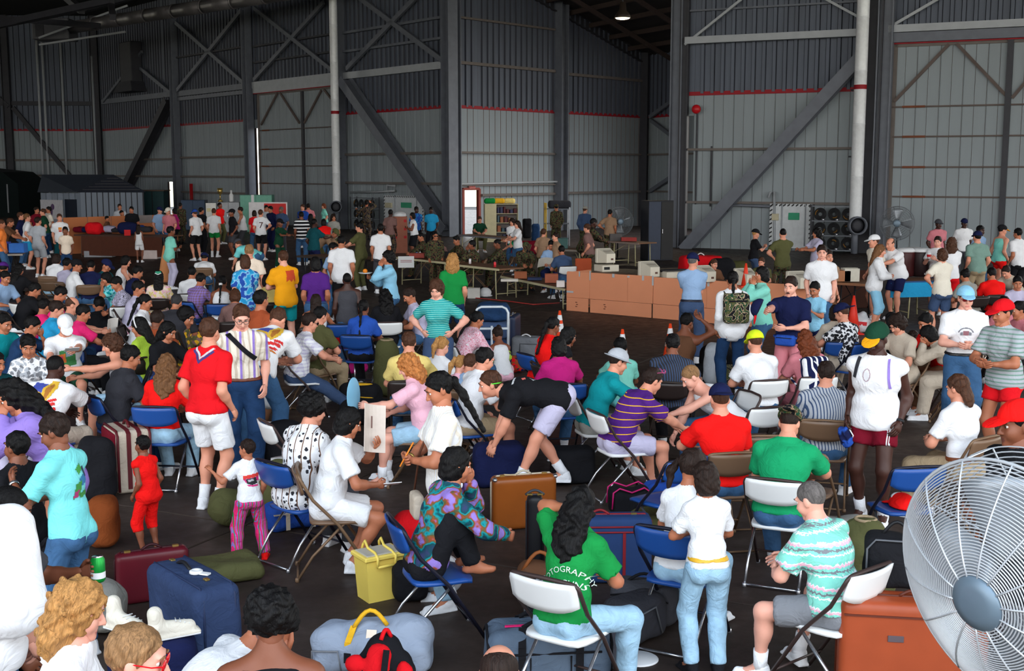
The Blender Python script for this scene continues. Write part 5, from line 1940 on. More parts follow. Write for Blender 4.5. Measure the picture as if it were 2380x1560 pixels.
soft('bag_body', [ell((0, 0, .16), (.16, .2, .16)), ell((.04, .04, .14), (.16, .14, .14))], .016, cloth('olive'), o, .05, lump(.012, 14))
o = soft_bag('rucksack', at(655, 1030, .3) + Vector((0, .1, -.3)), 0, .4, .3, .5, 'black', 'black bag standing behind the big olive kit bag', .8)
p = at(352, 1276, .37)
o = hard_case('briefcase', 352, 1276, 26, .50, .13, .37, (92, 22, 34), 'dark maroon briefcase with brass latches behind the blue suitcase', (52, 12, 20), .35, cat='briefcase')
p = Vector((-1.97, 7.15, 0))
o = thing('suitcase', p, -50, 'large soft blue suitcase standing in the left foreground', 'suitcase')
V, Q = sdf([rbox((0, 0, .285), (.37, .155, .28), .07)], .016, 0, lump(.007, 9))
put('shell', mesh_np('shell', V, Q), cloth('dullblue'), o)
for y in (-.1, .1):
 G().tube([(-.37, y, .08), (-.365, y, .5), (-.32, y, .562), (.32, y, .562), (.365, y, .5), (.37, y, .08)], .007, 6).build('piping', plain((34, 46, 78), .6), o, smooth=True)
handle(o, (-.2, 0, .565), (-.02, 0, .565), .03, .012, M_BLACK)
G().tube([(.06 + .03 * math.cos(a), .03 * math.sin(a), .578) for a in np.linspace(0, 2 * pi, 15)[:-1]], .013, 6, True).build('white_ring', M_WHITE, o, smooth=True)
G().box((.12, .03, .575), (.06, .035, .01), rz=.5).build('tag', M_WHITE, o)
for x in (-.28, .2):
 G().box((x, 0, .567), (.04, .03, .012), bev=.003).build('latch', M_BRASS, o)
pc = at(352, 1478, .40)
o = thing('kit_bag', (pc.x, pc.y, 0), 12, 'navy bag under the white trainers in front of the blue suitcase', 'bag')
V, Q = sdf([rbox((0, 0, .2), (.24, .15, .2), .08)], .018, 0, lump(.008, 12))
put('bag_body', mesh_np('bag_body', V, Q), cloth('navy'), o)
for k, (u, v, yw, lb) in enumerate(((398, 1452, 120, 'white high-top trainer lying nearest the blue suitcase'), (290, 1438, 60, 'white trainer with loose laces beside the blond girl'))):
 q = at(u, v, .47)
 o = thing('trainer', (q.x, q.y, .40), yw, lb, 'shoe', 'white trainers')
 V, Q = sdf([cone((0, .08, .06), (0, -.10, .045), .046, .038), cone((0, .08, .07), (0, .09, .15), .045, .042), rbox((0, -.01, .014), (.046, .15, .014), .012)], .009, .02)
 put('upper', mesh_np('upper', V, Q), cloth('offwhite'), o)
 G().box((0, -.01, .006), (.09, .29, .012), bev=.004).build('sole', M_WHITE, o)
 g = G()
 for i in range(4):
  g.tube([(-.03, -.02 - .025 * i, .095 - .008 * i), (.03, -.03 - .025 * i, .095 - .008 * i)], .004, 5)
 x = g.build('laces', M_WHITE, o, smooth=True)
 x['kind'] = 'stuff'
soft_bag('flat_bag', at(512, 1345, 0), 30, .6, .42, .14, 'olive', 'olive bag lying flat on the floor right of the maroon briefcase', .9)
soft_bag('sack', at(235, 1365, .3) + Vector((0, 0, -.3)), 0, .3, .3, .34, 'stone', 'grey bag left of the maroon briefcase', .8)
o = thing('suitcase', at(293, 990, .60) + Vector((0, 0, -.60)), 32, 'beige suitcase with maroon edges and straps beside the eagle print man', 'suitcase')
soft('shell', [rbox((0, 0, .30), (.17, .27, .30), .05)], .018, cloth('beige'), o, 0)
mm = plain((92, 24, 32), .6)
for x in (-.15, .15):
 G().tube([(x, -.272, .03), (x, -.27, .56), (x, -.22, .602), (x, .22, .602), (x, .27, .56)], .013, 6).build('edge', mm, o, smooth=True)
strap(o, [(-.05, -.276, .05), (-.05, -.276, .58), (-.05, -.2, .607), (-.05, .2, .607)], .04, mm)
strap(o, [(.05, -.276, .05), (.05, -.276, .58), (.05, -.2, .607), (.05, .2, .607)], .04, mm)
handle(o, (0, -.1, .605), (0, .1, .605), .05, .013, mm)
soft('end_panel', [rbox((-.165, 0, .3), (.02, .25, .28), .018)], .02, cloth('maroon'), o, 0)
p = at(222, 1030, .55)
o = soft_bag('rucksack', (p.x, p.y, 0), 20, .34, .3, .6, 'black', 'shiny black rucksack behind the boy in aqua tee', .8)
o = soft_bag('basket', at(222, 1290, 0) + Vector((0, .2, 0)), 0, .26, .26, .42, 'leather', 'brown woven bag behind the jeans of the aqua tee boy', .8)
p = at(838, 892, .34)
o = soft_bag('sports_bag', (p.x, p.y, 0), -16, .52, .3, .34, 'black', 'black and yellow sports bag behind the strawberry-blond woman', .6)
soft('yellow_panel', [rbox((-.02, -.03, .30), (.2, .05, .055), .03), rbox((0, -.15, .17), (.24, .02, .035), .012)], .016, cloth('gold'), o, .01)
G().box((-.15, -.158, .10), (.06, .01, .06)).build('badge', M_WHITE, o)
handle(o, (-.1, 0, .33), (.1, 0, .33), .06, .012, mb)
soft_bag('holdall', at(850, 985, 0), 10, .62, .36, .30, 'black', 'black holdall on the floor below the black and yellow bag', .8)
soft_bag('pouch', at(828, 868, .06), 0, .34, .2, .16, 'magenta', 'magenta bag on the floor behind the black and yellow bag', .9)
p = at(899, 788, .78)
o = thing('duffel_bag', (p.x, p.y, 0), 0, 'tall upright olive duffel bag beside the brown-haired person in yellow', 'bag')
soft('bag_body', [cone((0, 0, .18), (0, 0, .58), .19, .17), ell((0, 0, .70), (.12, .12, .10))], .022, cloth('olive'), o, .06, lump(.014, 12))
G().tube([(.08 * math.cos(a), .08 * math.sin(a), .77) for a in np.linspace(0, 2 * pi, 11)[:-1]], .014, 5, True).build('drawstring', cloth('khaki'), o, smooth=True)
p = at(1140, 860, 0)
o = thing('luggage_cart', (p.x, p.y + .3, 0), 4, 'white tubular luggage cart loaded with dark blue bags', 'cart')
mwt = plain((200, 208, 216), .35, .2)
G().tube([(-.25, -.3, .1), (-.25, -.3, .88), (-.22, -.3, .94), (-.16, -.3, .97), (.16, -.3, .97), (.22, -.3, .94), (.25, -.3, .88), (.25, -.3, .1)], .02, 8).build('frame', mwt, o, smooth=True)
G().bar((-.25, -.3, .64), (.25, -.3, .64), .05, .03).build('crossbar', mwt, o)
G().bar((0, -.3, .12), (0, -.3, .68), .04, .03).build('upright', mwt, o)
G().box((0, .15, .12), (.54, .95, .05), bev=.01).build('deck', plain((90, 96, 104), .5), o)
for x in (-.22, .22):
 for y in (-.22, .5):
  G().lathe([(.02, -.02), (.05, -.02), (.05, .02), (.02, .02)], 12, (x, y, .05), Matrix.Rotation(pi / 2, 3, 'Y')).build('wheel', M_BLACK, o, smooth=True)
for k, (dz, cc, lb) in enumerate(((.15, 'darkjean', 'lower dark blue bag on the luggage cart'), (.43, 'slate', 'middle blue bag on the luggage cart'), (.71, 'darkjean', 'topmost blue bag piled on the luggage cart'))):
 soft_bag('duffel_bag', (p.x + .02 * k, p.y + .45, dz), 4, .50, .5, .27, cc, lb, .7, grp='bags on the luggage cart')
hard_case('suitcase', 1192, 731, 80, .6, .18, .62, (34, 44, 70), 'navy suitcase standing right of the luggage cart', (110, 112, 120))
p = at(1225, 780, .38)
o = soft_bag('suitcase', (p.x, p.y, 0), -8, .48, .26, .36, 'grey', 'grey soft suitcase with pockets on the open floor right of the cart', .35, cat='suitcase')
G().tube([(-.1, -.134, .04), (-.1, -.134, .26), (.18, -.134, .26), (.18, -.134, .04)], .007, 5).build('pocket_edge', plain((70, 72, 78), .6), o, smooth=True)
handle(o, (-.1, 0, .36), (.06, 0, .36), .04, .012, M_WHITE)
soft_bag('beach_bag', at(1200, 866, 0), 0, .34, .26, .26, 'print/rust/red/terracotta/navy', 'brown patterned bag on the floor below the grey suitcase', .8)
o = soft_bag('backpack', at(1168, 880, 0), 8, .26, .2, .44, 'print/limegreen/navy/olive', 'lime and navy patterned bag behind the white tee man', .8)
def cone_thing(u, v, h, label, z0=0.0, bands=True, col=(232, 70, 28)):
 p = at(u, v, z0 + h)
 o = thing('traffic_cone', (p.x, p.y, z0), 0, label, 'cone', 'traffic cones')
 r0 = h * .19
 G().lathe([(r0, .02), (.018, h), (.012, h)], 18).build('cone_body', plain(col, .5), o, smooth=True)
 G().box((0, 0, .012), (r0 * 2.5, r0 * 2.5, .024), bev=.006).build('base', plain(tuple(c * .7 for c in col), .6) if bands else plain(col), o)
 if bands:
  for a, b in ((.52, .70), (.78, .90)):
   ra, rb = r0 + (.018 - r0) * a + .003, r0 + (.018 - r0) * b + .003
   G().lathe([(ra, h * a), (rb, h * b)], 18, caps=False).build('band', M_WHITE, o, smooth=True)
 return o
cone_thing(1301, 722, .72, 'orange cone with white bands behind the woman in red')
cone_thing(1447, 765, .72, 'orange cone with white bands behind the boy in mint tee')
cone_thing(1558, 752, .72, 'orange cone with white bands beside the charcoal striped shirt')
cone_thing(1985, 687, .72, 'plain orange cone by the brown table', bands=False, col=(226, 52, 34))
cone_thing(1734, 612, .46, 'small orange cone on the computer table', z0=.80, bands=False, col=(226, 60, 34))
o = thing('wooden_cone', at(384, 655, 0), 0, 'tall tan cardboard cone beside the boy in mint', 'cone')
G().lathe([(.20, 0), (.02, 1.0), (.012, 1.0)], 18).build('cone_body', plain((196, 130, 84), .8), o, smooth=True)
G().lathe([(.21, 0), (.21, .03), (.19, .04)], 18).build('base_ring', plain((150, 96, 60), .8), o, smooth=True)
cA_, cB_ = at(1318, 722, 0), at(1905, 774, 0)
cd = (cB_ - cA_)
cL = cd.length
cd.normalize()
cn = Vector((cd.y, -cd.x, 0))
card = plain((212, 138, 102), .85, 0, .06, 2)
o = thing('cardboard_barrier', cA_, math.degrees(math.atan2(cd.y, cd.x)), 'long barrier of taped brown cardboard sheets in front of the computers', 'barrier')
def s_of(u, v):
 q = at(u, v, 0) - cA_
 return q.dot(cd)
xs = [0, s_of(1367, 727), s_of(1456, 735), s_of(1515, 740), s_of(1640, 751), s_of(1760, 761), cL]
rnd = random.Random(3)
for a, b in zip(xs, xs[1:]):
 dz = rnd.uniform(-.015, .01)
 G().box(((a + b) / 2, rnd.uniform(-.01, .01), .30 + .285 + dz / 2), (b - a - .006, .018, .57 + dz), bev=.003).build('sheet', card, o)
xs2 = [0, s_of(1366, 727) - .015, s_of(1367, 727) + .03, s_of(1513, 740) - .01, s_of(1513, 740) + .02, s_of(1700, 756), cL]
for a, b in ((xs2[0], xs2[1]), (xs2[2], xs2[3]), (xs2[4], xs2[5]), (xs2[5] + .02, xs2[6])):
 G().box(((a + b) / 2, -.012, .15), (b - a, .014, .292), bev=.003).build('flap', card, o)
mtape = plain((176, 178, 182), .4)
for x, z, w, h in ((.17 * 2.0, .82, .03, .11), (.62, .80, .03, .2), (1.22, .83, .06, .08), (1.6, .83, .06, .04), (1.96, .82, .05, .1), (2.2, .78, .04, .2), (.09, .42, .18, .04), (3.5, .80, .05, .12)):
 G().box((x, -.022, z), (w, .004, h)).build('tape', mtape, o)
for x in (.26, 1.0):
 for k in range(3):
  G().box((x + .02 * (k % 2), -.0205, .11 + .045 * k), (.05, .003, .02)).build('stamp', plain((120, 70, 50), .9), o)
G().box((-.01, .45, .42), (.018, .9, .84), bev=.003).build('sheet', card, o)
def table(name, a, b, w, z, label, top=(196, 186, 150), legm=None, grp='folding tables'):
 a, b = Vector(a), Vector(b)
 d = (b - a)
 L = d.length
 o = empty(name, (a + b) / 2 * Vector((1, 1, 0)) if False else ((a.x + b.x) / 2, (a.y + b.y) / 2, 0), math.atan2(d.y, d.x), label, 'table', grp)
 G().box((0, w / 2, z - .02), (L, w, .04), bev=.006).build('tabletop', plain((120, 84, 60), .6), o)
 G().box((0, -.004, z - .025), (L + .01, .012, .052)).build('front_edge', plain(top, .5), o)
 ml = legm or plain((176, 168, 130), .5)
 for sx in (-1, 1):
  for y in (.08, w - .08):
   G().tube([(sx * (L / 2 - .22), y, 0), (sx * (L / 2 - .25), y, z - .04)], .016, 7).build('leg', ml, o, smooth=True)
  G().tube([(sx * (L / 2 - .22), .08, .12), (sx * (L / 2 - .22), w - .08, .12)], .012, 6).build('stretcher', ml, o, smooth=True)
  G().tube([(sx * (L / 2 - .24), .08, z * .55), (sx * (L / 2 - .62), w / 2, z - .05)], .009, 6).build('brace', ml, o, smooth=True)
 return o
def tab_uv(name, u0, v0, u1, v1, w, z, label, **k):
 return table(name, at(u0, v0, z), at(u1, v1, z), w, z, label, **k)
tab_uv('folding_table', 918, 597, 1040, 610, .76, .74, 'cream-edged folding table at the far left of the soldiers')
tab_uv('folding_table', 1036, 612, 1160, 625, .76, .74, 'cream-edged folding table in the middle of the soldiers')
tab_uv('folding_table', 1164, 641, 1312, 671, .7, .48, 'cream-edged folding table nearest the cardboard barrier')
tab_uv('folding_table', 1062, 545, 1165, 553, .76, .76, 'grey inner table below the bright doorway', top=(120, 120, 126))
tab_uv('work_table', 1250, 577, 1360, 582, .76, .76, 'table with boxes behind the tan shirt men', top=(140, 130, 120))
tab_uv('work_table', 1412, 560, 1484, 565, .8, .76, 'table cluttered with gear left of the tall dark cabinet', top=(150, 130, 120))
tab_uv('dark_table', 690, 594, 862, 604, .9, .76, 'long dark table in front of the left hose rack', top=(60, 52, 48), legm=M_BLACK)
ct = table('computer_table', cA_ + cn * -.12 + cd * .15, cB_ + cn * -.12 + cd * -.1, .8, .80, 'long table behind the cardboard barrier carrying the computers', grp='folding tables')
beige_pc = plain((206, 198, 182), .5, 0, .04, 5)
def monitor(u, v, label, base=True, yaw=200):
 p = at(u, v, .80)
 o = thing('monitor', (p.x, p.y + .2, .80), yaw, label, 'computer', 'computers on the long table')
 zb = 0
 if base:
  G().box((0, .02, .075), (.42, .40, .15), bev=.01).build('desktop_unit', beige_pc, o)
  G().box((.1, .222, .08), (.14, .006, .06)).build('port_panel', M_BLACK, o)
  zb = .16
 G().box((0, -.14, zb + .18), (.36, .10, .33), bev=.015).build('bezel', beige_pc, o)
 G().box((0, -.192, zb + .19), (.28, .006, .22)).build('screen', plain((20, 26, 26), .2), o)
 g = G()
 vs = [(-.17, -.09, zb + .03), (.17, -.09, zb + .03), (.17, -.09, zb + .335), (-.17, -.09, zb + .335), (-.11, .22, zb + .04), (.11, .22, zb + .04), (.11, .22, zb + .24), (-.11, .22, zb + .24)]
 g.add(vs, [(0, 1, 2, 3)[::-1], (4, 5, 6, 7)[::-1], (0, 1, 5, 4)[::-1], (1, 2, 6, 5)[::-1], (2, 3, 7, 6)[::-1], (3, 0, 4, 7)[::-1]]).build('housing', beige_pc, o)
 for i in range(5):
  G().box((0, .05 + .03 * i, zb + .29 - .012 * i), (.2, .008, .03)).build('vent_slot', plain((120, 114, 104), .7), o)
 G().box((-.03, .223, zb + .12), (.06, .006, .04)).build('socket_plate', plain((90, 60, 50), .6), o)
 return o
monitor(1410, 632, 'beige monitor stacked on a desktop unit at the left end of the barrier', True, 205)
monitor(1512, 648, 'beige monitor seen from behind left of the printer', False, 205)
monitor(1642, 660, 'beige monitor behind the pale blue shirt man', False, 205)
monitor(1738, 668, 'beige monitor behind the woman with the camouflage backpack', False, 200)
monitor(1862, 676, 'beige monitor behind the navy polo man', False, 200)
p = at(1572, 648, .8)
o = thing('printer', (p.x, p.y + .2, .8), 20, 'wide pale dot-matrix printer on the long table', 'printer')
G().box((0, 0, .07), (.56, .36, .14), bev=.02).build('case', beige_pc, o)
G().box((0, -.03, .145), (.46, .16, .02), bev=.005).build('cover', plain((90, 84, 80), .3), o)
G().lathe([(.03, -.3), (.03, .3)], 10, (0, .08, .15), Matrix.Rotation(pi / 2, 3, 'Y')).build('platen', M_BLACK, o, smooth=True)
o = thing('seat_back', at(1361, 632, .75), 10, 'rust-red chair back at the left end of the barrier', 'chair')
o.location.z = 0
o.location.y += .9
soft('backrest', [rbox((0, 0, .84), (.2, .03, .16), .03)], .02, cloth('terracotta'), o)
G().box((0, -.22, .45), (.42, .42, .06), bev=.02).build('seat', cloth('terracotta'), o)
for sx in (1, -1):
 for y in (-.38, -.02):
  G().tube([(sx * .18, y, 0), (sx * .18, y, .45)], .013, 6).build('leg', M_CHROME, o, smooth=True)
 G().tube([(sx * .16, .0, .45), (sx * .16, .02, .8)], .012, 6).build('post', M_CHROME, o, smooth=True)
o = thing('red_case', at(1628, 616, .5), 10, 'red fabric case on the floor behind the printer', 'bag')
o.location.z = 0
soft('bag_body', [rbox((0, 0, .38), (.55, .3, .38), .1)], .04, cloth('red'), o, 0, lump(.02, 6))
handle(o, (-.1, 0, .76), (.1, 0, .76), .06, .015, M_WHITE)
for (u, v, hh, lb) in ((1678, 600, .8, 'dark brown rounded rucksack behind the monitors'), (1712, 606, .7, 'olive rucksack behind the woman with the long black braid')):
 p = at(u, v, hh)
 soft_bag('rucksack', (p.x, p.y, 0), 10, .7, .5, hh, 'black' if 'brown' in lb else 'olive', lb, .9, res=.03)
def small_box(u, v, z, w, d, h, col, label, yaw=0, cat='box', grp='boxes on the tables', name='carton'):
 p = at(u, v, z)
 o = thing(name, (p.x, p.y + d / 2, z), yaw, label, cat, grp)
 G().box((0, 0, h / 2), (w, d, h), bev=.006).build('box_body', plain(col, .7), o)
 G().box((0, 0, h + .002), (w * .98, .05, .004)).build('tape', plain(tuple(min(255, c * 1.15) for c in col), .5), o)
 return o
small_box(968, 600, .76, .40, .3, .12, (160, 70, 60), 'low red carton on the far left soldiers table')
small_box(1030, 600, .76, .35, .25, .16, (30, 26, 28), 'black box behind the blond woman on the table')
small_box(1282, 658, .50, .30, .24, .2, (170, 92, 66), 'brown carton at the end of the nearest folding table')
small_box(1210, 648, .50, .3, .24, .16, (150, 84, 52), 'brown paper-wrapped box left of the pale blue reader')
small_box(1303, 668, .50, .18, .16, .14, (220, 210, 206), 'white and red packet at the end of the nearest folding table')
small_box(1432, 560, .78, .4, .3, .22, (84, 80, 80), 'dark grey box on the cluttered table left of the tall cabinet')
small_box(1462, 561, .78, .5, .3, .12, (150, 50, 46), 'flat red box on the cluttered table left of the tall cabinet')
small_box(1300, 578, .77, .5, .4, .3, (60, 92, 90), 'dull green box behind the slate shirt person')
small_box(1184, 655, .50, .4, .26, .05, (214, 206, 196), 'stack of white papers on the nearest folding table', name='paper_stack', cat='papers')
small_box(1243, 652, .50, .34, .26, .06, (40, 52, 86), 'dark blue folder on the nearest folding table', name='folder', cat='folder')
for (u, v, c, lb) in ((1092, 614, (206, 196, 200), 'white can held over the table by the drinking soldier'), (1150, 622, (200, 40, 50), 'red can at the left end of the nearest table'), (968, 598, (90, 140, 190), 'blue bottle on the far left soldiers table'), (1008, 597, (170, 172, 178), 'silver tin on the far left soldiers table')):
 p = at(u, v, .76)
 o = thing('drink_can', (p.x, p.y + .1, .76), 0, lb, 'can', 'cans on the tables')
 G().lathe([(.028, 0), (.033, .01), (.033, .115), (.026, .125), (.026, .128)], 12).build('can_body', plain(c, .35, .3), o, smooth=True)
 G().lathe([(.025, .1285), (.02, .127)], 12).build('can_top', M_CHROME, o, smooth=True)
p = at(944, 600, .76)
o = thing('paper_notice', (p.x, p.y - .03, .56), 8, 'white paper notice hanging over the front of the soldiers table', 'notice')
G().box((0, 0, .1), (.42, .008, .3)).build('sheet', M_WHITE, o)
G().box((0, -.006, .14), (.3, .002, .014)).box((0, -.006, .10), (.3, .002, .014)).build('print', flat((150, 60, 60)), o)['kind'] = 'stuff'
o = G().tube([(at(1060, 690, 0) + Vector((0, 0, .012))), at(1120, 694, .012), at(1180, 700, .012), at(1240, 708, .012), at(1300, 704, .012)], .012, 6).build('cable', plain((170, 50, 46), .6), None, smooth=True)
tag(o, 'red cable along the floor in front of the folding tables', 'cable')
small_box(1101, 694, 0, .3, .25, .24, (190, 186, 180), 'pale carton on the floor under the middle folding table')
o = thing('white_helmet', at(1128, 690, 0), 0, 'round white helmet on the floor below the middle folding table', 'helmet')
G().blob((0, 0, .11), (.15, .17, .12), 14, 8).build('dome', M_WHITE, o, smooth=True)
G().lathe([(.17, .02), (.175, .04), (.15, .05)], 18).build('brim', M_WHITE, o, smooth=True)
p = at(1528, 606, 0)
o = thing('tall_cabinet', (p.x, p.y + .3, 0), 20, 'tall dark blue-black steel cabinet beside the recess column', 'cabinet')
G().box((0, 0, 1.02), (.95, .6, 2.04), bev=.01).build('carcass', plain((26, 28, 36), .5, .2), o)
for s in (-1, 1):
 G().box((s * .235, -.306, 1.02), (.455, .02, 1.96), bev=.004).build('door', plain((44, 52, 70), .45, .2) if s < 0 else plain((18, 18, 22), .5), o)
G().box((.05, -.325, 1.0), (.02, .02, .14)).build('handle', M_CHROME, o)
p = at(1160, 563, 0)
o = thing('shelf_cabinet', (p.x, p.y + .3, 0), 8, 'cream steel shelf cabinet with bundles on top at the recess wall', 'cabinet')
mc = plain((196, 186, 150), .6)
G().box((-.40, -.0, .82), (.5, .5, 1.64), bev=.01).build('closed_door_side', mc, o)
g = G()
G().box((.32, .22, .82), (.95, .03, 1.64)).build('back_panel', plain((120, 112, 110), .7), o)
for z in (.02, .42, .82, 1.22, 1.62):
 G().box((.32, 0, z), (.95, .46, .025)).build('shelf', mc, o)
G().box((.79, 0, .82), (.02, .46, 1.64)).build('side_panel', mc, o)
rnd = random.Random(5)
for z in (.04, .44, .84, 1.24):
 x = -.1
 while x < .68:
  w = rnd.uniform(.06, .16)
  hgt = rnd.uniform(.14, .3)
  nb = nb + 1 if x > -.1 else 0
  bc = rnd.choice((((60, 60, 90), 'blue'), ((150, 90, 60), 'tan'), ((170, 168, 172), 'grey'), ((90, 40, 44), 'dark red'), ((70, 90, 100), 'teal')))
  q = empty('binder', o.matrix_basis @ Vector((x + w / 2, -.06, z)), math.radians(8), '%s binder, %s from left on the %s shelf of the cream cabinet' % (bc[1], ('first', 'second', 'third', 'fourth', 'fifth', 'sixth', 'seventh', 'eighth', 'ninth')[nb], {.04: 'bottom', .44: 'second', .84: 'third', 1.24: 'top'}[z]), 'binder', 'binders on the cream shelf cabinet')
  G().box((0, 0, hgt / 2), (w * .9, .28, hgt), bev=.004).build('cover', plain(bc[0], .6), q)
  x += w + .03
for dx, cc, lb in ((-.4, 'green', 'green bundle on top of the cream shelf cabinet'), (.0, 'gold', 'yellow bundle in the middle on top of the cream shelf cabinet'), (.45, 'paleyellow', 'pale yellow bundle at the right on top of the cream shelf cabinet')):
 q = o.matrix_basis @ Vector((dx, 0, 1.65))
 soft_bag('bundle', q, 0, .5, .4, .22, cc, lb, .9, res=.03, grp='bundles on the cream cabinet')
def hose_rack(p, yaw, label, rows, cols, r):
 o = thing('hose_rack', p, yaw, label, 'rack')
 wd = cols * (2 * r + .06)
 for k in range(rows + 1):
  G().box((0, 0, .12 + k * (2 * r + .09)), (wd + .1, .42, .035)).build('shelf', plain((110, 114, 122), .5, .2), o)
 for s in (-1, 1):
  for y in (-.2, .2):
   G().box((s * (wd / 2 + .05), y, (.18 + rows * (2 * r + .09)) / 2), (.05, .05, .18 + rows * (2 * r + .09))).build('upright', M_STEEL_D, o)
 rnd = random.Random(int(abs(p[0]) * 10))
 for k in range(rows):
  for c in range(cols):
   q = o.matrix_basis @ Vector((-wd / 2 + (c + .5) * (2 * r + .06), -.04, .14 + k * (2 * r + .09) + r))
   nm_ = 'right rack beside the duct' if 'right duct' in label else 'left rack behind the raised-arm soldier'
   h = empty('coiled_hose', q, math.radians(yaw), 'coiled dark hose, %s row, %s, on the %s' % (('bottom', 'middle', 'top')[k], ('leftmost', 'second from left', 'third from left', 'rightmost')[c], nm_), 'hose', 'coiled hoses on the racks')
   R = Matrix.Rotation(pi / 2, 3, 'X')
   g = G()
   for i in range(4):
    rr = r * (.96 - .19 * i)
    g.tube([(rr * math.cos(a), -.0, rr * math.sin(a)) for a in np.linspace(0, 2 * pi, 21)[:-1]], r * .10, 6, True)
   x = g.build('coil', M_BLACK, h, smooth=True)
   x['kind'] = 'stuff'
   g = G()
   rr = r * (.96 - .19 * rnd.choice((1, 2)))
   g.tube([(rr * math.cos(a), -.02, rr * math.sin(a)) for a in np.linspace(0, 1.3, 8) + rnd.uniform(0, 5)], r * .09, 6)
   g.build('yellow_coil', plain((132, 92, 36), .6), h, smooth=True)
   G().tube([(r * .3, -.06, -r * .8), (r * .75, -.08, -r * .95)], .05, 8).build('nozzle', M_CHROME, h, smooth=True)
 return o
p = at(1938, 608, 0)
ry = math.degrees(math.atan2(w_right.d.y, w_right.d.x))
q = w_right.hit(1936, 590, .95)
hose_rack((q.x, q.y, 0), ry, 'steel rack of coiled hoses beside the right duct', 3, 3, .225)
q = w_back.hit(848, 500, .7)
hose_rack((q.x, q.y, 0), math.degrees(math.atan2(w_back.d.y, w_back.d.x)), 'steel rack of coiled hoses behind the raised-arm soldier', 3, 4, .215)
def safety_panel(wall, u0, u1, v0, z0, label, sign=(40, 150, 110)):
 a, b = wall.hit(u0, v0, .2), wall.hit(u1, v0, .2)
 zt = (a.z + b.z) / 2
 d = V2(b) - V2(a)
 L = d.length
 m = (V2(a) + V2(b)) / 2
 o = empty('safety_board', (m.x, m.y, z0), math.atan2(d.y, d.x), label, 'board')
 hh = zt - z0
 G().box((0, 0, hh / 2), (L, .05, hh)).build('board', plain((206, 210, 214), .6), o)
 n = int(hh / .16)
 g = G()
 mk = M_BLACK
 sg = []
 for k in range(n):
  for s in (-1, 1):
   sg.append((s * (L / 2 - .05), (k + .5) * hh / n, 1))
 for k in range(int(L / .16)):
  sg.append((-L / 2 + (k + .5) * .16, hh - .05, 0))
 me = G().add([(-.05, -.03, -.06), (.05, -.03, 0), (.05, -.03, .06), (-.05, -.03, 0)], [(0, 1, 2, 3)]).mesh('hazard_stripe')
 for x, z, _ in sg:
  put('hazard_stripe', me, mk, o, loc=(x, -.002, z))
 G().box((L * .08, -.04, hh * .72), (L * .26, .04, hh * .16), bev=.01).build('green_sign', plain(sign, .5), o)
 G().box((-L * .36, -.06, hh * .70), (L * .16, .12, hh * .15), bev=.01).build('control_box', plain((196, 188, 160), .6), o)
 for x in (-.2, .35):
  G().tube([(L * x, -.06, .1), (L * x, -.06, hh)], .025, 6).build('pipe', M_STEEL_L, o, smooth=True)
 return o
safety_panel(w_right, 1790, 1888, 474, .1, 'white board with hazard stripes and green sign at the right wall')
safety_panel(w_back, 893, 985, 455, .2, 'white board with hazard marks and green sign beside the diagonal brace')
p = at(1295, 572, 0)
o = thing('equipment_trolley', (p.x, p.y + .4, 0), 5, 'yellow-posted trolley with black bag in the recess', 'trolley')
for sx in (-1, 1):
 for y in (-.25, .25):
  G().tube([(sx * .48, y, 0), (sx * .48, y, 1.75)], .03, 8).build('post', plain((196, 160, 60), .5) if sx < 0 else M_STEEL_L, o, smooth=True)
for z in (.3, .9, 1.5):
 G().box((0, 0, z), (1.0, .54, .04)).build('shelf', M_STEEL, o)
soft('black_cover', [rbox((.1, 0, 1.68), (.46, .3, .16), .1)], .035, cloth('charcoal'), o, 0)
for (u, v, h, w, cc, lb) in ((1225, 508, .9, .4, 'black', 'black bag hanging low on the recess wall'), (1245, 520, .8, .34, 'darkjean', 'dark blue bag standing at the recess wall'), (1217, 560, .5, 1.2, 'maroon', 'dark red cover behind the inner table')):
 p = at(u, v, h)
 soft_bag('bag', (p.x, p.y, 0), 10, w, .3, h, cc, lb, .7, res=.03)
p = at(930, 503, 1.36)
o = thing('tall_carton', (p.x, p.y, 0), 6, 'tall brown carton with red marks beside the dark-skinned brown tee man', 'box')
G().box((0, 0, .68), (.52, .5, 1.36), bev=.01).build('box_body', plain((150, 92, 74), .8), o)
for z in (1.2, .9, .6):
 for s in (-.18, .18):
  G().box((s, -.252, z), (.1, .004, .1)).build('red_mark', plain((170, 30, 36), .7), o)
soft('plastic_cover', [ell((0, 0, 1.40), (.24, .2, .15))], .035, ms, o, 0)
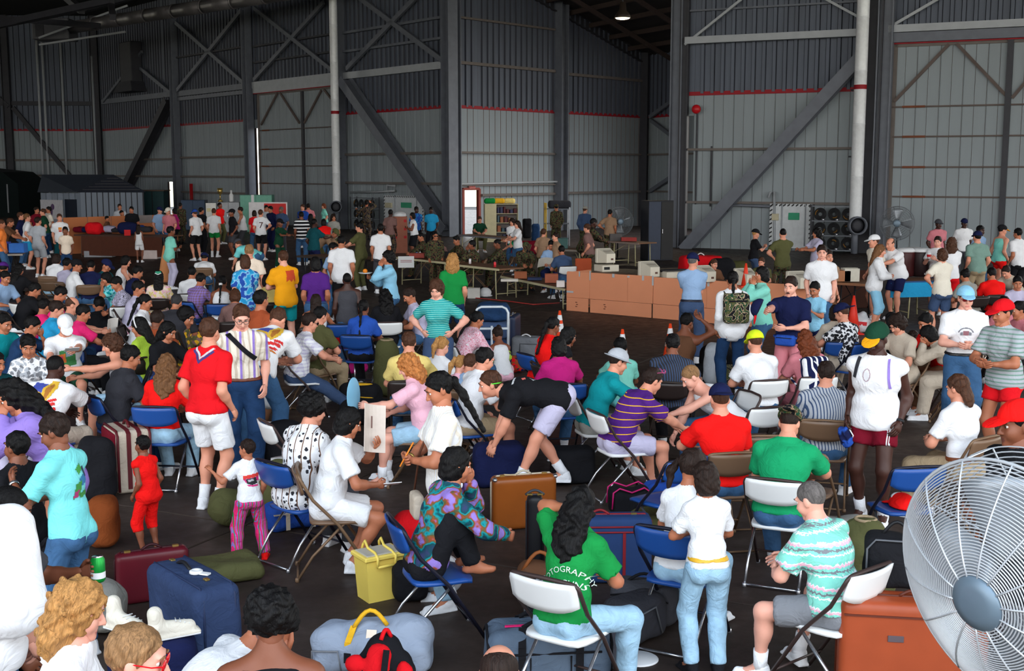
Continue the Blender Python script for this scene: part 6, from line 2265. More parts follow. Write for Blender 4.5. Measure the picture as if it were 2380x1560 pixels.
def shed():
 a, b = at(190, 523, 0), at(336, 523, 0)
 o = empty('sheet_metal_shed', (a.x, a.y, 0), 0, 'corrugated grey shed with hipped roof at the left back', 'shed')
 d = b - a
 L = d.length
 dx = d.normalized()
 bk = Vector((-.62, .78, 0))
 mw = wall_paint('shed_sheet', (140, 150, 164), (110, 116, 130))
 z = 1.85
 n = int(L / .3)
 for k in range(n):
  p0 = dx * (L * k / n)
  G().prism([p0, p0 + dx * (L / n - .06), p0 + dx * (L / n - .06) + Vector((0, 0, z)), p0 + Vector((0, 0, z))], Vector((0, .05, 0))).build('wall_panel', mw, o)
 bl = at(96, 520, 0) - a
 m = 7
 for k in range(m):
  p0 = bl * (k / m)
  p1 = bl * ((k + .85) / m)
  G().prism([p0, p1, p1 + Vector((0, 0, z - .05)), p0 + Vector((0, 0, z - .05))], Vector((.03, .05, 0))).build('wall_panel', plain((150, 160, 176), .6) if k % 2 else mw, o)
 G().prism([Vector((0, .06, 0)), dx * L + Vector((0, .06, 0)), dx * L + Vector((0, .06, z)), Vector((0, .06, z))], Vector((0, .05, 0))).build('inner_wall', M_STEEL_D, o)
 ap = at_y(263, 408, a.y + .9) - a
 ap.z = at_y(263, 408, a.y + .9).z
 rl = bl + (ap - dx * L * .5) * 1.0
 rl.z = ap.z
 e0, e1 = Vector((-.15, -.1, z)), dx * L + Vector((.15, -.1, z))
 el_ = bl + Vector((-.1, -.1, z - .02))
 mr_ = plain((62, 68, 80), .6, .1, .1, 2)
 G().prism([e0, e1, ap], Vector((0, .05, .05))).build('gable', plain((48, 52, 64), .7), o)
 G().prism([el_, e0, ap, rl], Vector((0, .05, .05))).build('roof', mr_, o)
 G().prism([e1, e1 + bl, rl, ap], Vector((0, .05, .05))).build('roof', mr_, o)
 for k in range(5):
  t = (k + 1) / 6
  G().bar(e0 + (ap - e0) * t + Vector((0, -.02, 0)), e1 + (ap - e1) * t + Vector((0, -.02, 0)), .04, .04).build('batten', M_STEEL_D, o)
 p0, p1 = bl * .12, bl * .40
 off = Vector((.06, -.10, 0))
 G().prism([p0 + off, p1 + off, p1 + off + Vector((0, 0, 1.45)), p0 + off + Vector((0, 0, 1.45))], Vector((.02, .04, 0))).build('door', plain((24, 32, 48), .6), o)
 return o, a, bl
sh, sa, sbl = shed()
p0, p1 = sa + sbl * .45 + Vector((.08, -.16, 0)), sa + sbl * 1.0 + Vector((.08, -.16, 0))
d_ = p1 - p0
o = empty('white_poster', (p0 + p1) / 2, math.atan2(-d_.y, -d_.x), 'white poster with a purple figure on the shed side', 'poster')
G().box((0, 0, .85), (d_.length, .03, 1.1)).build('poster_sheet', plain((206, 204, 210), .6), o)
G().blob((.1, -.02, 1.0), (.16, .01, .18), 10, 6).blob((-.05, -.02, .75), (.14, .01, .3), 10, 6).build('figure', flat((96, 70, 110)), o)['kind'] = 'stuff'
p = at(-10, 505, 0)
o = thing('dark_tent', (p.x, p.y, 0), 0, 'dark green tent end cut by the left picture edge', 'tent')
G().prism([(-3, 0, 0), (1.6, 0, 0), (1.6, 0, 2.2), (.6, 0, 3.0), (-3, 0, 3.4)], (.5, 4, 0)).build('canvas', plain((14, 26, 26), .9), o)
G().tube([(.9, -.05, .3), (.9, -.05, 2.2)], .05, 8).build('pole', M_STEEL_L, o, smooth=True)
p = at(356, 520, 0)
o = thing('green_container', (p.x, p.y, 0), 0, 'dark green container between the shed and the narrow bright doorway', 'container')
G().box((0, .5, .95), (1.35, 1.0, 1.9), bev=.02).build('container_body', plain((22, 58, 62), .6), o)
G().box((0, -.01, .95), (.04, .02, 1.8)).build('door_seam', M_BLACK, o)
G().box((0, .4, 1.93), (1.6, 1.3, .06)).build('lid', plain((90, 70, 60), .7), o)
a, b = at(150, 560, .5), at(404, 560, .5)
def counter():
 a, b = at(146, 506, 1.35), at(412, 498, 1.35)
 d = V2(b) - V2(a)
 L = d.length
 o = empty('sales_counter', V2(a), math.atan2(d.y, d.x), 'long orange-brown cardboard counter with clothes at the left back', 'counter')
 mcb = plain((186, 112, 70), .85, 0, .08, 1)
 n = 5
 for k in range(n):
  G().box((L * (k + .5) / n, 0, .68), (L / n - .02, .03, 1.34), bev=.004).build('sheet', mcb, o)
 G().box((L * .70, -.02, 1.2), (.6, .02, .3)).build('grey_patch', plain((130, 120, 118), .7), o)
 return o, V2(a), d.normalized(), L
co, ca, cdx, cLn = counter()
tb = table('clothes_table', at(172, 545, .80), at(392, 549, .80), .9, .80, 'dark brown table heaped with clothes before the cardboard counter', top=(70, 44, 34), legm=plain((90, 80, 70), .5))
G().box((0, .02, .42), (3.3, .02, .7)).build('front_panel', plain((84, 44, 30), .8), tb)
rnd = random.Random(11)
cols = ('maroon', 'navy', 'white', 'red', 'lavender', 'charcoal', 'rose', 'offwhite', 'royal', 'darkgrey')
names = ('left end', 'second from left', 'third from left', 'left of the red pile', 'under the red pile', 'right of the red pile', 'middle', 'right of middle', 'near the right end', 'right end')
for k in range(10):
 u = 180 + 17 * k
 q = at(u, 540, .82)
 soft_bag('folded_clothes', (q.x, q.y + .35, .802), rnd.uniform(-20, 20), .46, .5, rnd.uniform(.12, .26), cols[k], '%s folded clothes on the clothes table, %s' % (cols[k] if cols[k] not in ('offwhite',) else 'cream', names[k]), .9, cat='clothes', res=.028, grp='piles of folded clothes')
q = at(218, 517, 1.24)
soft_bag('cap_pile', (q.x, q.y, .81), 0, .6, .4, .43, 'red', 'red and white pile of caps on the clothes table', .9, cat='caps', res=.028)
q = at(296, 515, 1.26)
soft_bag('cap_pile', (q.x, q.y, .81), 0, .7, .4, .43, 'navy', 'dark blue pile of caps on the clothes table', .9, cat='caps', res=.028)
small_box(296, 548, .80, .22, .05, .2, (206, 30, 34), 'bright red card hung at the counter left of the little white girl')
small_box(228, 598, 0, 1.0, .4, .22, (150, 150, 156), 'grey printed carton on the floor under the clothes table')
small_box(347, 602, 0, .55, .4, .30, (206, 190, 186), 'white carton with red sun disc on the floor by the counter')
small_box(380, 601, 0, .5, .4, .26, (196, 196, 200), 'white lettered carton right of the red sun carton')
tab_uv('side_table', -60, 592, 52, 590, .8, .76, 'small bare table at the left picture edge', top=(170, 160, 150), legm=M_BLACK)
small_box(38, 588, .77, .42, .3, .26, (56, 118, 206), 'bright blue box on the small table at left edge')
small_box(4, 588, .77, .3, .3, .3, (70, 76, 170), 'blue and white packet on the small table at left edge')
def sign_board(u0, u1, v0, v1, d, label, col, name='sign_board', parts=()):
 a, b = at_y(u0, v0, d), at_y(u1, v1, d)
 o = empty(name, ((a.x + b.x) / 2, d, 0), 0, label, 'sign' if 'cabinet' not in name else 'cabinet')
 w, h = b.x - a.x, a.z - b.z
 G().box((0, 0, (a.z + b.z) / 2), (w, .06, h), bev=.01).build('panel', plain(col, .5), o)
 for s in (-1, 1):
  G().box((s * w * .42, .05, b.z / 2), (.05, .05, max(.1, b.z))).build('post', M_STEEL_D, o)
 for (fx0, fx1, fz0, fz1, c2, nm) in parts:
  G().box((-w / 2 + w * (fx0 + fx1) / 2, -.036, b.z + h * (fz0 + fz1) / 2), (w * (fx1 - fx0), .012, h * (fz1 - fz0)), bev=.004).build(nm, plain(c2, .5), o)
 return o
sign_board(578, 669, 470, 530, 57, 'red and white sign board behind the number seven tee', (222, 218, 220), parts=((.40, .97, .25, .95, (200, 26, 24), 'red_field'), (.03, .40, .03, .30, (190, 30, 28), 'red_field')))
sign_board(478, 503, 472, 512, 56, 'white poster board behind the green shorts man', (216, 214, 208), parts=((.1, .5, .5, .7, (206, 196, 150), 'print'),))
def wall_cabinet(u0, u1, v0, d, label, col, mid=None):
 a, b = at_y(u0, v0, d), at_y(u1, v0, d)
 w = b.x - a.x
 o = empty('steel_cabinet', ((a.x + b.x) / 2, d, 0), 0, label, 'cabinet')
 G().box((0, .3, a.z / 2), (w, .6, a.z), bev=.01).build('carcass', plain(col, .5, .1), o)
 for s in (-1, 1):
  G().box((s * w * .25, -.01, a.z / 2), (w * .48, .02, a.z * .96), bev=.004).build('door', plain(tuple(min(255, c * 1.1) for c in col), .45, .1), o)
  G().box((s * .05, -.03, a.z * .55), (.02, .02, .12)).build('handle', M_CHROME, o)
 if mid:
  G().box((-w * .1, -.03, a.z * .8), (.14, .02, a.z * .4)).build('white_label', M_WHITE, o)
 return o
wall_cabinet(557, 632, 453, 61, 'pale green steel cabinet behind the red and white sign', (96, 150, 132), True)
wall_cabinet(420, 476, 465, 63, 'dark blue steel cabinet behind the camouflage soldier', (30, 52, 78))
wall_cabinet(505, 556, 470, 61, 'light grey steel cabinet behind the white tank top man', (150, 152, 156))
for u0, v0, v1, c, lb in ((444, 427, 466, (180, 24, 30), 'red post on the back wall left of the posters'),):
 q = w_back.hit(u0, v0, .4)
 r_ = w_back.hit(u0, v1, .4)
 o = empty('red_post', (q.x, q.y, 0), 0, lb, 'post')
 G().tube([(0, 0, 0), (0, 0, q.z)], .11, 10).build('post', plain(c, .5), o, smooth=True)
 G().lathe([(.15, 0), (.15, .04), (.11, .06)], 12).build('base', M_STEEL_D, o, smooth=True)
for u, lb in ((511, 'gold trophy on the light grey cabinet'), (537, 'white bottle on the light grey cabinet')):
 q = at_y(u, 470, 61.2)
 o = empty('trophy', (q.x, 61.3, q.z), 0, lb, 'trophy')
 G().lathe([(.12, 0), (.12, .1), (.03, .14), (.03, .35), (.13, .5), (.14, .7)] if 'gold' in lb else [(.1, 0), (.12, .1), (.12, .35), (.05, .45), (.05, .6)], 12).build('cup', M_BRASS if 'gold' in lb else M_WHITE, o, smooth=True)
 G().box((0, 0, .01), (.26, .26, .02)).build('foot', M_BLACK, o)
p0, p1 = at(2098, 652, .78), at(2180, 654, .78)
tbl = table('drinks_table', at(2096, 654, .78), at(2200, 652, .78), .8, .78, 'table with blue cloth and drink coolers at the right', top=(20, 70, 120))
G().box((0, -.01, .60), (1.5, .02, .3)).build('blue_cloth', cloth('cyan'), tbl)
for k, (u, v, c, lb) in enumerate(((2112, 643, (70, 24, 26), 'dark red drink cooler with white lid, left on the drinks table'), (2131, 640, (206, 26, 22), 'bright red drink cooler, middle of the drinks table'), (2150, 643, (44, 26, 28), 'dark brown drink cooler with pale lid, right on the drinks table'))):
 q = at(u, v, .8)
 o = thing('drink_cooler', (q.x, q.y + .3, .785), 0, lb, 'cooler', 'drink coolers on the right table')
 G().lathe([(.18, 0), (.2, .03), (.21, .5), (.2, .52)], 20).build('drum', plain(c, .45), o, smooth=True)
 G().lathe([(.21, .52), (.215, .56), (.16, .6), (.05, .61)], 20).build('lid', M_WHITE if k != 1 else plain((190, 190, 190), .5), o, smooth=True)
 G().tube([(0, -.2, .08), (0, -.26, .08), (0, -.26, .04)], .018, 6).build('tap', M_CHROME, o, smooth=True)
tab_uv('brown_table', 1925, 655, 2012, 660, .9, .82, 'brown-panelled table behind the young man in plain white tee', top=(150, 100, 70), legm=M_BLACK)
small_box(1948, 655, .84, .5, .4, .22, (170, 112, 76), 'brown carton on the brown-panelled table')
small_box(1980, 655, .84, .3, .3, .26, (206, 200, 186), 'white carton on the brown-panelled table')
o = thing('wooden_board', at(1968, 716, 0), 8, 'dark brown upright panel under the brown-panelled table', 'panel')
G().box((0, 0, .42), (1.2, .04, .84)).build('board', plain((70, 38, 28), .8), o)
for s in (-1, 1):
 G().box((s * .5, .1, .02), (.05, .3, .04)).build('foot', M_BLACK, o)
p = at(2000, 724, .40)
o = thing('plastic_bag', (p.x, p.y, 0), 0, 'white plastic bag with red print behind the patterned shirt man', 'bag')
soft('bag_body', [ell((0, 0, .17), (.22, .16, .17)), cone((0, 0, .25), (.06, 0, .34), .13, .06)], .018, ms, o, .05, lump(.012, 18))
G().box((-.02, -.165, .19), (.2, .01, .07), R=Matrix.Rotation(.1, 3, 'Y')).build('red_print', plain((190, 24, 36), .5), o)
soft_bag('rucksack', at(1665, 880, 0), 0, .5, .4, .5, 'black', 'black rucksack on the floor left of the long-braided woman', .8)
soft_bag('rucksack', at(1662, 815, .5) + Vector((0, .0, -.5)), 0, .3, .3, .6, 'lightgrey', 'pale grey pack beside the jeans of the long-braided woman', .8)
o = soft_bag('kit_bag', at(1712, 900, 0), 0, .6, .4, .3, 'camo/olive/darkgreen/khaki/black', 'camouflage kit bag on the floor behind the neon cap', .8)
# ================================================================ the crowd
P = person
P(88, 504, 'stand', 165, 'L', 'short:darkbrown', 'tee:lightgrey', 'shorts:lightgrey', 'man in pale grey tee and grey shorts, back turned, nearest the left clothes table')
P(63, 496, 'stand', 120, 'L', 'short:lightbrown', 'tee:white', 'shorts:cyan', 'person in white tee and bright blue shorts at the left edge table', L='fwd')
P(48, 493, 'stand', 100, 'L', 'short:brown', 'tee:navy', 'pants:jean', 'brown-haired person in dark blue shirt behind the bright blue shorts')
P(85, 481, 'stand', 60, 'T', 'short:darkbrown', 'tee:maroon', 'pants:darkjean', 'dark-haired person in deep red top, farthest of the group before the shed poster')
P(99, 485, 'stand', 280, 'L', 'short:brown', 'tee:darkgreen', 'pants:darkjean', 'brown-haired man in dark green top beside the shed poster')
P(112, 480, 'stand', 300, 'T', 'short:black', 'tee:offwhite', 'pants:darkjean', 'black-haired person in off-white shirt right before the white shed poster')
P(138, 497, 'stand', 20, 'L', 'short:brown', 'tee:white', 'pants:darkteal', 'boy in white tee with orange print on the chest facing us', key='printboy')
P(151, 527, 'stand', 15, 'B', 'short:black', 'tee:cream', 'pants:darkjean', 'boy in plain cream tee standing in front of the clothes counter', s=.84, kid=True)
P(24, 507, 'stand', 100, 'T', 'short:brown', 'tee:brown', 'pants:darkjean', 'man in brown tee leaning on the small table at left edge', lean=22, L='table', R='table')
P(3, 510, 'stand', 110, 'T', 'short:brown', 'tee:orange', 'pants:jean', 'person in orange top cut by the left picture edge, far back')
P(278, 474, 'stand', 20, 'T', 'short:darkbrown', 'tee:lightgrey', 'pants:jean', 'dark-haired person in light grey top behind the counter before the shed')
P(283, 489, 'stand', 60, 'T', 'short:black', 'tee:paleyellow', 'pants:jean', 'child in pale yellow top behind the cardboard counter', s=.86, kid=True)
P(305, 480, 'stand', 10, 'T', 'short:black', 'tee:black', 'pants:black', 'black-haired person in black top behind the cardboard counter before the shed')
P(249, 502, 'stand', 90, 'T', 'short:black', 'tee:brown', 'pants:jean', 'person with only dark hair showing above the cardboard counter', s=.8)
P(371, 481, 'stand', 40, 'L', 'short:brown', 'tee:lightblue', 'pants:jean', 'person in dark blue cap behind the counter near the dark green shed end', cap='cap:navy')
P(390, 483, 'stand', 350, 'L', 'short:brown', 'tee:rose', 'pants:jean', 'person in white cap behind the counter right of the blue cap', cap='cap:offwhite')
P(405, 484, 'stand', 270, 'T', 'bob:black', 'tee:magenta', 'pants:black', 'woman in bright magenta top left of the tall camouflage soldier', s=.95)
P(419, 471, 'stand', 170, 'B', 'crew:black', 'long:camo/olive/darkgreen/brown/black', 'pants:camo/olive/darkgreen/brown/black', 'soldier in camouflage uniform standing behind the aqua tee boy', shoes='black')
P(452, 487, 'stand', 230, 'L', 'short:brown', 'tee:white', 'shorts:black', 'man in blue cap, white tee and black shorts with his back to us', cap='cap:royal')
P(468, 482, 'stand', 150, 'T', 'short:black', 'tee:black', 'pants:black', 'dark-haired man in black tee behind the blue cap man')
P(497, 484, 'stand', 175, 'L', 'short:brown', 'tee:white', 'short:green', 'man in white tee and short green shorts seen from behind', sock='white')
P(511, 471, 'stand', 60, 'B', 'short:black', 'tee:brightred', 'pants:olive', 'dark-haired person in red top behind the green shorts man')
P(538, 486, 'stand', 300, 'B', 'short:black', 'tee:black', 'shorts:darkgrey', 'man in black cap and black tee right of the green shorts', cap='cap:black')
P(558, 481, 'stand', 280, 'T', 'short:darkbrown', 'tank:white', 'pants:darkgrey', 'man in white tank top facing left, before the green cabinet', L='belly', R='belly')
P(553, 556, 'stand', 240, 'L', 'short:brown', 'tee:aqua', 'pants:jean', 'man in aqua tee and dark cap bending over with his back to us', lean=68, L='down', R='down', cap='cap:darkgrey')
P(397, 526, 'stand', 130, 'B', 'short:black', 'tee:mint', 'pants:lavender', 'boy in long mint tee with folded arms beside the wooden cone', s=.92, kid=True, L='fold', R='fold', hem=-.22)
P(322, 522, 'stand', 190, 'B', 'long:darkbrown', 'tank:white', 'shorts:white', 'little long-haired girl in white at the clothes counter', s=.72, kid=True)
P(606, 487, 'stand', 175, 'L', 'short:brown', 'tee:white', 'shorts:black', 'man in white tee with a dark number seven on the back', key='seven', R='hip')
P(591, 489, 'stand', 200, 'L', 'bob:darkbrown', 'tee:red', 'pants:jean', 'dark-haired woman in red left of the number seven tee', s=.95)
P(619, 477, 'stand', 20, 'T', 'short:black', 'tee:lightgrey', 'pants:jean', 'black-haired man in light grey right before the red sign', s=1.0)
P(628, 479, 'stand', 320, 'T', 'short:black', 'long:navy', 'pants:navy', 'man in navy uniform with a light badge before the red sign')
P(653, 480, 'stand', 340, 'B', 'crew:grey', 'tee:slate', 'pants:darkgrey', 'grey-headed man in slate shirt at the right end of the red sign')
P(651, 509, 'stand', 60, 'B', 'short:black', 'tee:darkgreen', 'loose:darkgreen', 'child in dark cap and long dark green outfit', s=.88, kid=True, cap='cap:black', L='fwd', R='fwd', hem=-.2)
P(700, 492, 'stand', 195, 'B', 'short:black', 'tee:hwide/black/white', 'pants:jean', 'man in black and white banded shirt and jeans, back turned')
P(703, 475, 'stand', 340, 'L', 'short:brown', 'tee:royal', 'pants:jean', 'brown-haired person in royal blue behind the banded shirt')
P(716, 473, 'stand', 200, 'T', 'short:black', 'tee:rose', 'pants:jean', 'black-haired person in pink top behind the banded shirt man')
P(722, 497, 'stand', 170, 'T', 'long:black', 'tee:black', 'pants:black', 'woman with long black hair between banded shirt and dark navy tee', s=.95)
P(731, 508, 'stand', 135, 'D', 'crew:black', 'tee:darkteal', 'pants:navy', 'dark-skinned man in dark navy tee reaching to the right', R='fwd')
P(752, 509, 'stand', 210, 'T', 'bob:black', 'tee:brightred', 'pants:jean', 'black-haired woman in bright red leaning at the table', s=.95, lean=25, L='fwd', R='fwd')
P(752, 473, 'stand', 290, 'L', 'bob:auburn', 'tee:mint', 'pants:jean', 'red-haired woman in mint top near the silver duct foot', s=.96)
P(775, 498, 'stand', 10, 'T', 'curly:darkbrown', 'tee:stone', 'pants:olive', 'curly dark-haired woman facing us below the left duct outlet', s=.93)
P(779, 532, 'stand', 75, 'T', 'short:darkbrown', 'tee:tan', 'pants:olive', 'man in tan tee stooping over the table below the duct', lean=62, L='down', R='down', cap='cap:olive')
P(835, 517, 'stand', 250, 'L', 'short:black', 'tee:olive', 'pants:olive', 'man in olive tee and black hair standing side-on at the table', L='table', R='table')
P(852, 467, 'stand', 170, 'T', 'short:black', 'long:camo/olive/brown/darkgrey/black', 'pants:camo/olive/brown/darkgrey/black', 'soldier in camouflage with raised arm before the left hose rack', L='out', R='up', shoes='black')
P(884, 520, 'stand', 185, 'T', 'short:black', 'tee:white', 'pants:darkgrey', 'black-haired man in white tee with one green sleeve, back turned')
P(908, 487, 'stand', 160, 'D', 'short:black', 'tee:mauve', 'pants:camo/olive/brown/darkgrey/black', 'dark-skinned man in brown tee beside the tall cardboard box')
P(958, 494, 'stand', 290, 'B', 'bob:black', 'sleeveless:white', 'skirt:black', 'woman in white sleeveless top and black skirt near the brace foot', s=.95, L='fold', R='fold')
P(968, 480, 'stand', 30, 'D', 'short:black', 'tee:print/royal/cyan/blue', 'pants:black', 'man in bright blue patterned shirt under the diagonal brace')
P(1002, 481, 'stand', 350, 'D', 'short:black', 'tee:cyan', 'pants:black', 'man in cyan tee and black trousers at the brace foot')
CAMO = 'camo/olive/darkgreen/brown/black'
def soldier(u, v, face, label, kind='sit', top='long:' + CAMO, **k):
 k.setdefault('chair', 'brown')
 k.setdefault('shoes', 'black')
 k.setdefault('group', 'uniformed staff behind the tables')
 return P(u, v, kind, face, k.pop('sk', 'T'), k.pop('hair', 'crew:black'), top, 'pants:' + CAMO, label, **k)
soldier(978, 541, 280, 'soldier in camouflage, leftmost seated at the far table', L='table', R='table')
soldier(1012, 538, 10, 'soldier with dark-rimmed glasses behind the brown tee soldier', kind='stand', s=.86, glasses='dark')
soldier(1019, 550, 10, 'seated soldier in plain brown tee facing us at the table', top='tee:mauve', L='table', R='table', sk='L', hair='short:brown')
soldier(1061, 549, 290, 'seated soldier with flat black hair facing left, green fatigues', hair='flattop:black', L='table', R='table')
soldier(1096, 558, 270, 'seated soldier drinking from a raised can', L='face', R='table', hair='short:black', head=(-4, 0), sk='B')
soldier(1155, 556, 280, 'seated soldier looking left right of the drinking soldier', L='table', R='table', sk='B')
P(1190, 542, 'sit', 290, 'L', 'bob:darkbrown', 'tee:kelly', 'pants:jean', 'woman in sea-green top bowed over the table', lean=34, L='face', R='table', s=.95, chair='brown')
soldier(1222, 563, 10, 'soldier in camouflage cap looking down at the table', cap='cap:' + CAMO, lean=30, head=(35, 0), L='table', R='table')
P(1281, 559, 'sit', 350, 'T', 'short:black', 'tee:lightblue', 'pants:navy', 'man in pale blue shirt reading papers at the table end', L='table', R='table', head=(22, 0), chair='brown', key='reader')
P(1264, 531, 'stand', 150, 'L', 'short:brown', 'tee:tan', 'pants:olive', 'man in tan shirt turned right behind the pale blue reader', s=.88)
P(1291, 541, 'stand', 290, 'L', 'short:darkbrown', 'tee:tan', 'pants:olive', 'man in tan shirt facing left behind the pale blue reader', s=.86)
P(1305, 571, 'sit', 200, 'T', 'short:black', 'tee:slate', 'pants:jean', 'person in slate shirt with back of black head beside the reader', chair='white')
P(1190, 508, 'stand', 330, 'L', 'curly:darkbrown', 'tee:white', 'pants:jean', 'curly-haired woman in white behind the inner table', s=.92)
P(1202, 513, 'stand', 290, 'L', 'long:darkbrown', 'tee:white', 'pants:jean', 'woman in white with a brown shoulder strap at the inner table', s=.93, L='table', R='table')
P(1115, 503, 'sit', 10, 'L', 'short:brown', 'tee:darkgreen', 'pants:olive', 'man in dark green shirt leaning on inner table by the bright doorway', L='table', R='table', chair='brown', z0=.0, s=1.05)
soldier(1293, 475, 190, 'camouflage soldier standing back-turned before the yellow trolley', kind='stand', cap='cap:' + CAMO)
soldier(1360, 480, 160, 'soldier in field cap and grey-green fatigues at the recess wall', kind='stand', top='long:slate', cap='cap:stone', hair='crew:brown', sk='L')
soldier(1380, 507, 110, 'dark-skinned soldier in camouflage leaning over the computer table', kind='stand', sk='D', hair='crew:black', lean=26, L='table', R='table', s=1.06)
soldier(1418, 487, 165, 'man in dull brown tee, back turned, beside the recess fan', kind='stand', top='tee:tan', hair='short:black', L='hip')
soldier(1364, 520, 250, 'person in rose-brown tee half hidden behind the dark-skinned soldier', kind='stand', top='tee:mauve', hair='short:brown', sk='L', s=.95)
P(1757, 533, 'stand', 100, 'L', 'short:blond', 'tee:black', 'pants:slate', 'boy in black cap and black tee side-on by the rack', s=.86, kid=True, cap='cap:black', L='hold', R='hold')
P(1820, 531, 'stand', 185, 'L', 'crew:black', 'tee:olive', 'pants:' + CAMO, 'man in olive tee and camouflage trousers, back turned, at the white panel', L='hip', R='reach', shoes='black')
P(1898, 531, 'stand', 290, 'T', 'curly:black', 'tee:lavender', 'pants:jean', 'black curly-haired woman in lavender before the hose rack', s=.96, L='fwd', R='fwd')
P(1911, 569, 'stand', 350, 'P', 'short:darkbrown', 'tee:white', 'pants:jean', 'young man in plain white tee facing us behind the pale blue boy', hem=-.14, s=1.04)
P(1894, 655, 'stand', 320, 'T', 'short:black', 'tee:skyblue', 'shorts:navy', 'boy in pale blue tee looking down at his hands', s=.80, kid=True, L='hold', R='hold', head=(24, 0))
P(1838, 642, 'stand', 325, 'P', 'short:darkbrown', 'polo:navy', 'pants:rose', 'moustached man in navy polo holding out a dark cap', L='belly', R='reach', key='navypolo', b=1.12, hem=-.02)
P(1770, 619, 'stand', 275, 'T', 'bob:black', 'long:mint', 'pants:jean', 'woman in mint sweater with hand at her face', s=.97, L='face', R='face')
P(1703, 630, 'stand', 185, 'T', 'braid:black', 'long:white', 'pants:darkjean', 'woman with long black braid and camouflage backpack', s=.98, key='backpackwoman', hem=-.16)
P(1611, 588, 'stand', 165, 'L', 'crew:grey', 'tee:lightblue', 'pants:slate', 'man in dark cap, pale blue shirt and blue trousers at the cardboard wall', cap='cap:navy', tuck=True, belt=(24, 24, 40), R='fold', L='fold')
P(1660, 602, 'sit', 20, 'L', 'short:brown', 'tee:brown', 'pants:jean', 'brown-haired clerk half hidden behind the computer monitor', chair='brown', s=.84)
P(1770, 598, 'sit', 330, 'L', 'short:brown', 'tee:olive', 'pants:olive', 'brown-haired person bending behind the cone and monitors', chair='brown', s=.84)
P(1925, 580, 'stand', 20, 'L', 'short:darkbrown', 'tee:tan', 'pants:brown', 'person peeking out behind the plain white tee young man', s=.98)
P(2031, 546, 'stand', 285, 'L', 'short:brown', 'tee:offwhite', 'shorts:lightblue', 'man in white mesh cap facing left by the right duct', cap='cap:white')
P(2047, 568, 'stand', 70, 'L', 'long:lightbrown', 'long:white', 'capri:skyblue', 'woman with long brown hair, loose white top and pale blue shorts', s=.97, hem=-.12, loose=.045, L='belly', R='belly')
P(2070, 553, 'stand', 300, 'L', 'bald:brown', 'polo:white', 'shorts:navy', 'balding man in white polo and navy shorts stooping left', b=1.15, lean=24, L='fwd', R='fwd')
P(2182, 510, 'stand', 10, 'D', 'crew:black', 'tee:rose', 'pants:darkgrey', 'dark-skinned man in dark cap and pink shirt at the back table', cap='cap:darkgrey', b=1.1)
P(2242, 508, 'stand', 0, 'D', 'crew:black', 'tee:white', 'pants:darkgrey', 'dark-skinned man in dark cap and white tee facing us at back', cap='cap:navy', b=1.08)
P(2180, 549, 'stand', 320, 'P', 'short:darkbrown', 'tee:white', 'shorts:navy', 'brown-haired man holding a red and white cup', L='hold', R='hold', key='cupman', s=.96)
P(2212, 553, 'stand', 160, 'L', 'curly:brown', 'tee:white', 'shorts:red', 'curly brown-haired woman in white tee behind the eyelet top woman', s=.97, R='fold')
P(2190, 578, 'stand', 190, 'L', 'wavy:brown', 'tee:offwhite', 'shorts:slate', 'woman in white eyelet top and blue shorts, back turned', s=.96, L='hip', fem=True, R='fwd')
P(2280, 524, 'stand', 40, 'D', 'short:black', 'tee:lightblue', 'pants:jean', 'person in pale blue shirt behind the sage green tee')
P(2272, 537, 'stand', 185, 'L', 'short:black', 'tee:sage', 'shorts:khaki', 'man in dark cap, sage green tee and brown shorts, back turned', cap='cap:navy', b=1.1)
P(2331, 523, 'stand', 110, 'L', 'crew:black', 'tank:mint', 'short:brightred', 'young man in black and yellow cap, mint tank and red shorts', cap='cap:black:yellow')
P(2366, 530, 'stand', 200, 'T', 'short:black', 'tee:white', 'pants:black', 'dark-haired person in white tee and black trousers at right edge', R='hip')
P(2339, 618, 'sit', 300, 'L', 'short:darkbrown', 'tee:beige', 'pants:jean', 'man in beige tee hunched left near right edge', lean=40, L='lap', R='knee', chair='dark')
P(2366, 642, 'sit', 340, 'T', 'short:black', 'tee:lavender', 'pants:jean', 'child in lavender tee at the right edge', s=.86, kid=True, chair='white')
P(2305, 622, 'sit', 180, 'T', 'short:black', 'tee:brightred', 'pants:black', 'back of a black-haired head in red before the sage tee', chair='dark')
P(2243, 626, 'sit', 200, 'T', 'bun:black', 'tee:stone', 'pants:black', 'black-haired woman in grey tee beside the blue shorts', chair='dark')
P(2246, 666, 'stand', 350, 'P', 'crew:brown', 'tee:white', 'pants:jean', 'man in white cap and red sunglasses, white printed tee and jeans', cap='cap:skyblue', glasses=(120, 16, 18), L='belly', R='belly', belt=(22, 20, 22), key='sunglassman', tuck=True, b=1.1)
P(2331, 697, 'stand', 300, 'T', 'crew:black', 'tee:hstripe/lightgrey/sage', 'short:red', 'man in red cap, striped grey tee and red shorts', cap='cap:red', L='belly', R='belly', b=1.08)
P(2040, 752, 'stand', 325, 'D', 'crew:black', 'sleeveless:white', 'short:maroon', 'dark-skinned man in green and yellow cap, white sleeveless top, maroon shorts', cap='cap:darkgreen:yellow', b=1.18, head=(22, -8), sock='white', key='maroon')
P(1957, 706, 'sit', 215, 'L', 'short:brown', 'tee:print/white/black/charcoal', 'pants:beige', 'man in dark cap and black and white patterned shirt', cap='back:navy', L='knee', R='fwd', chair='blue')
P(1941, 709, 'sit', 180, 'T', 'bob:darkbrown', 'tee:beige', 'pants:beige', 'person in beige with dark hair left of patterned shirt man', chair='blue', s=.97)
P(2086, 731, 'sit', 300, 'L', 'wavy:darkbrown', 'tee:beige', 'pants:beige', 'dark brown-haired person in beige top looking down left', chair='brown', head=(28, 0))
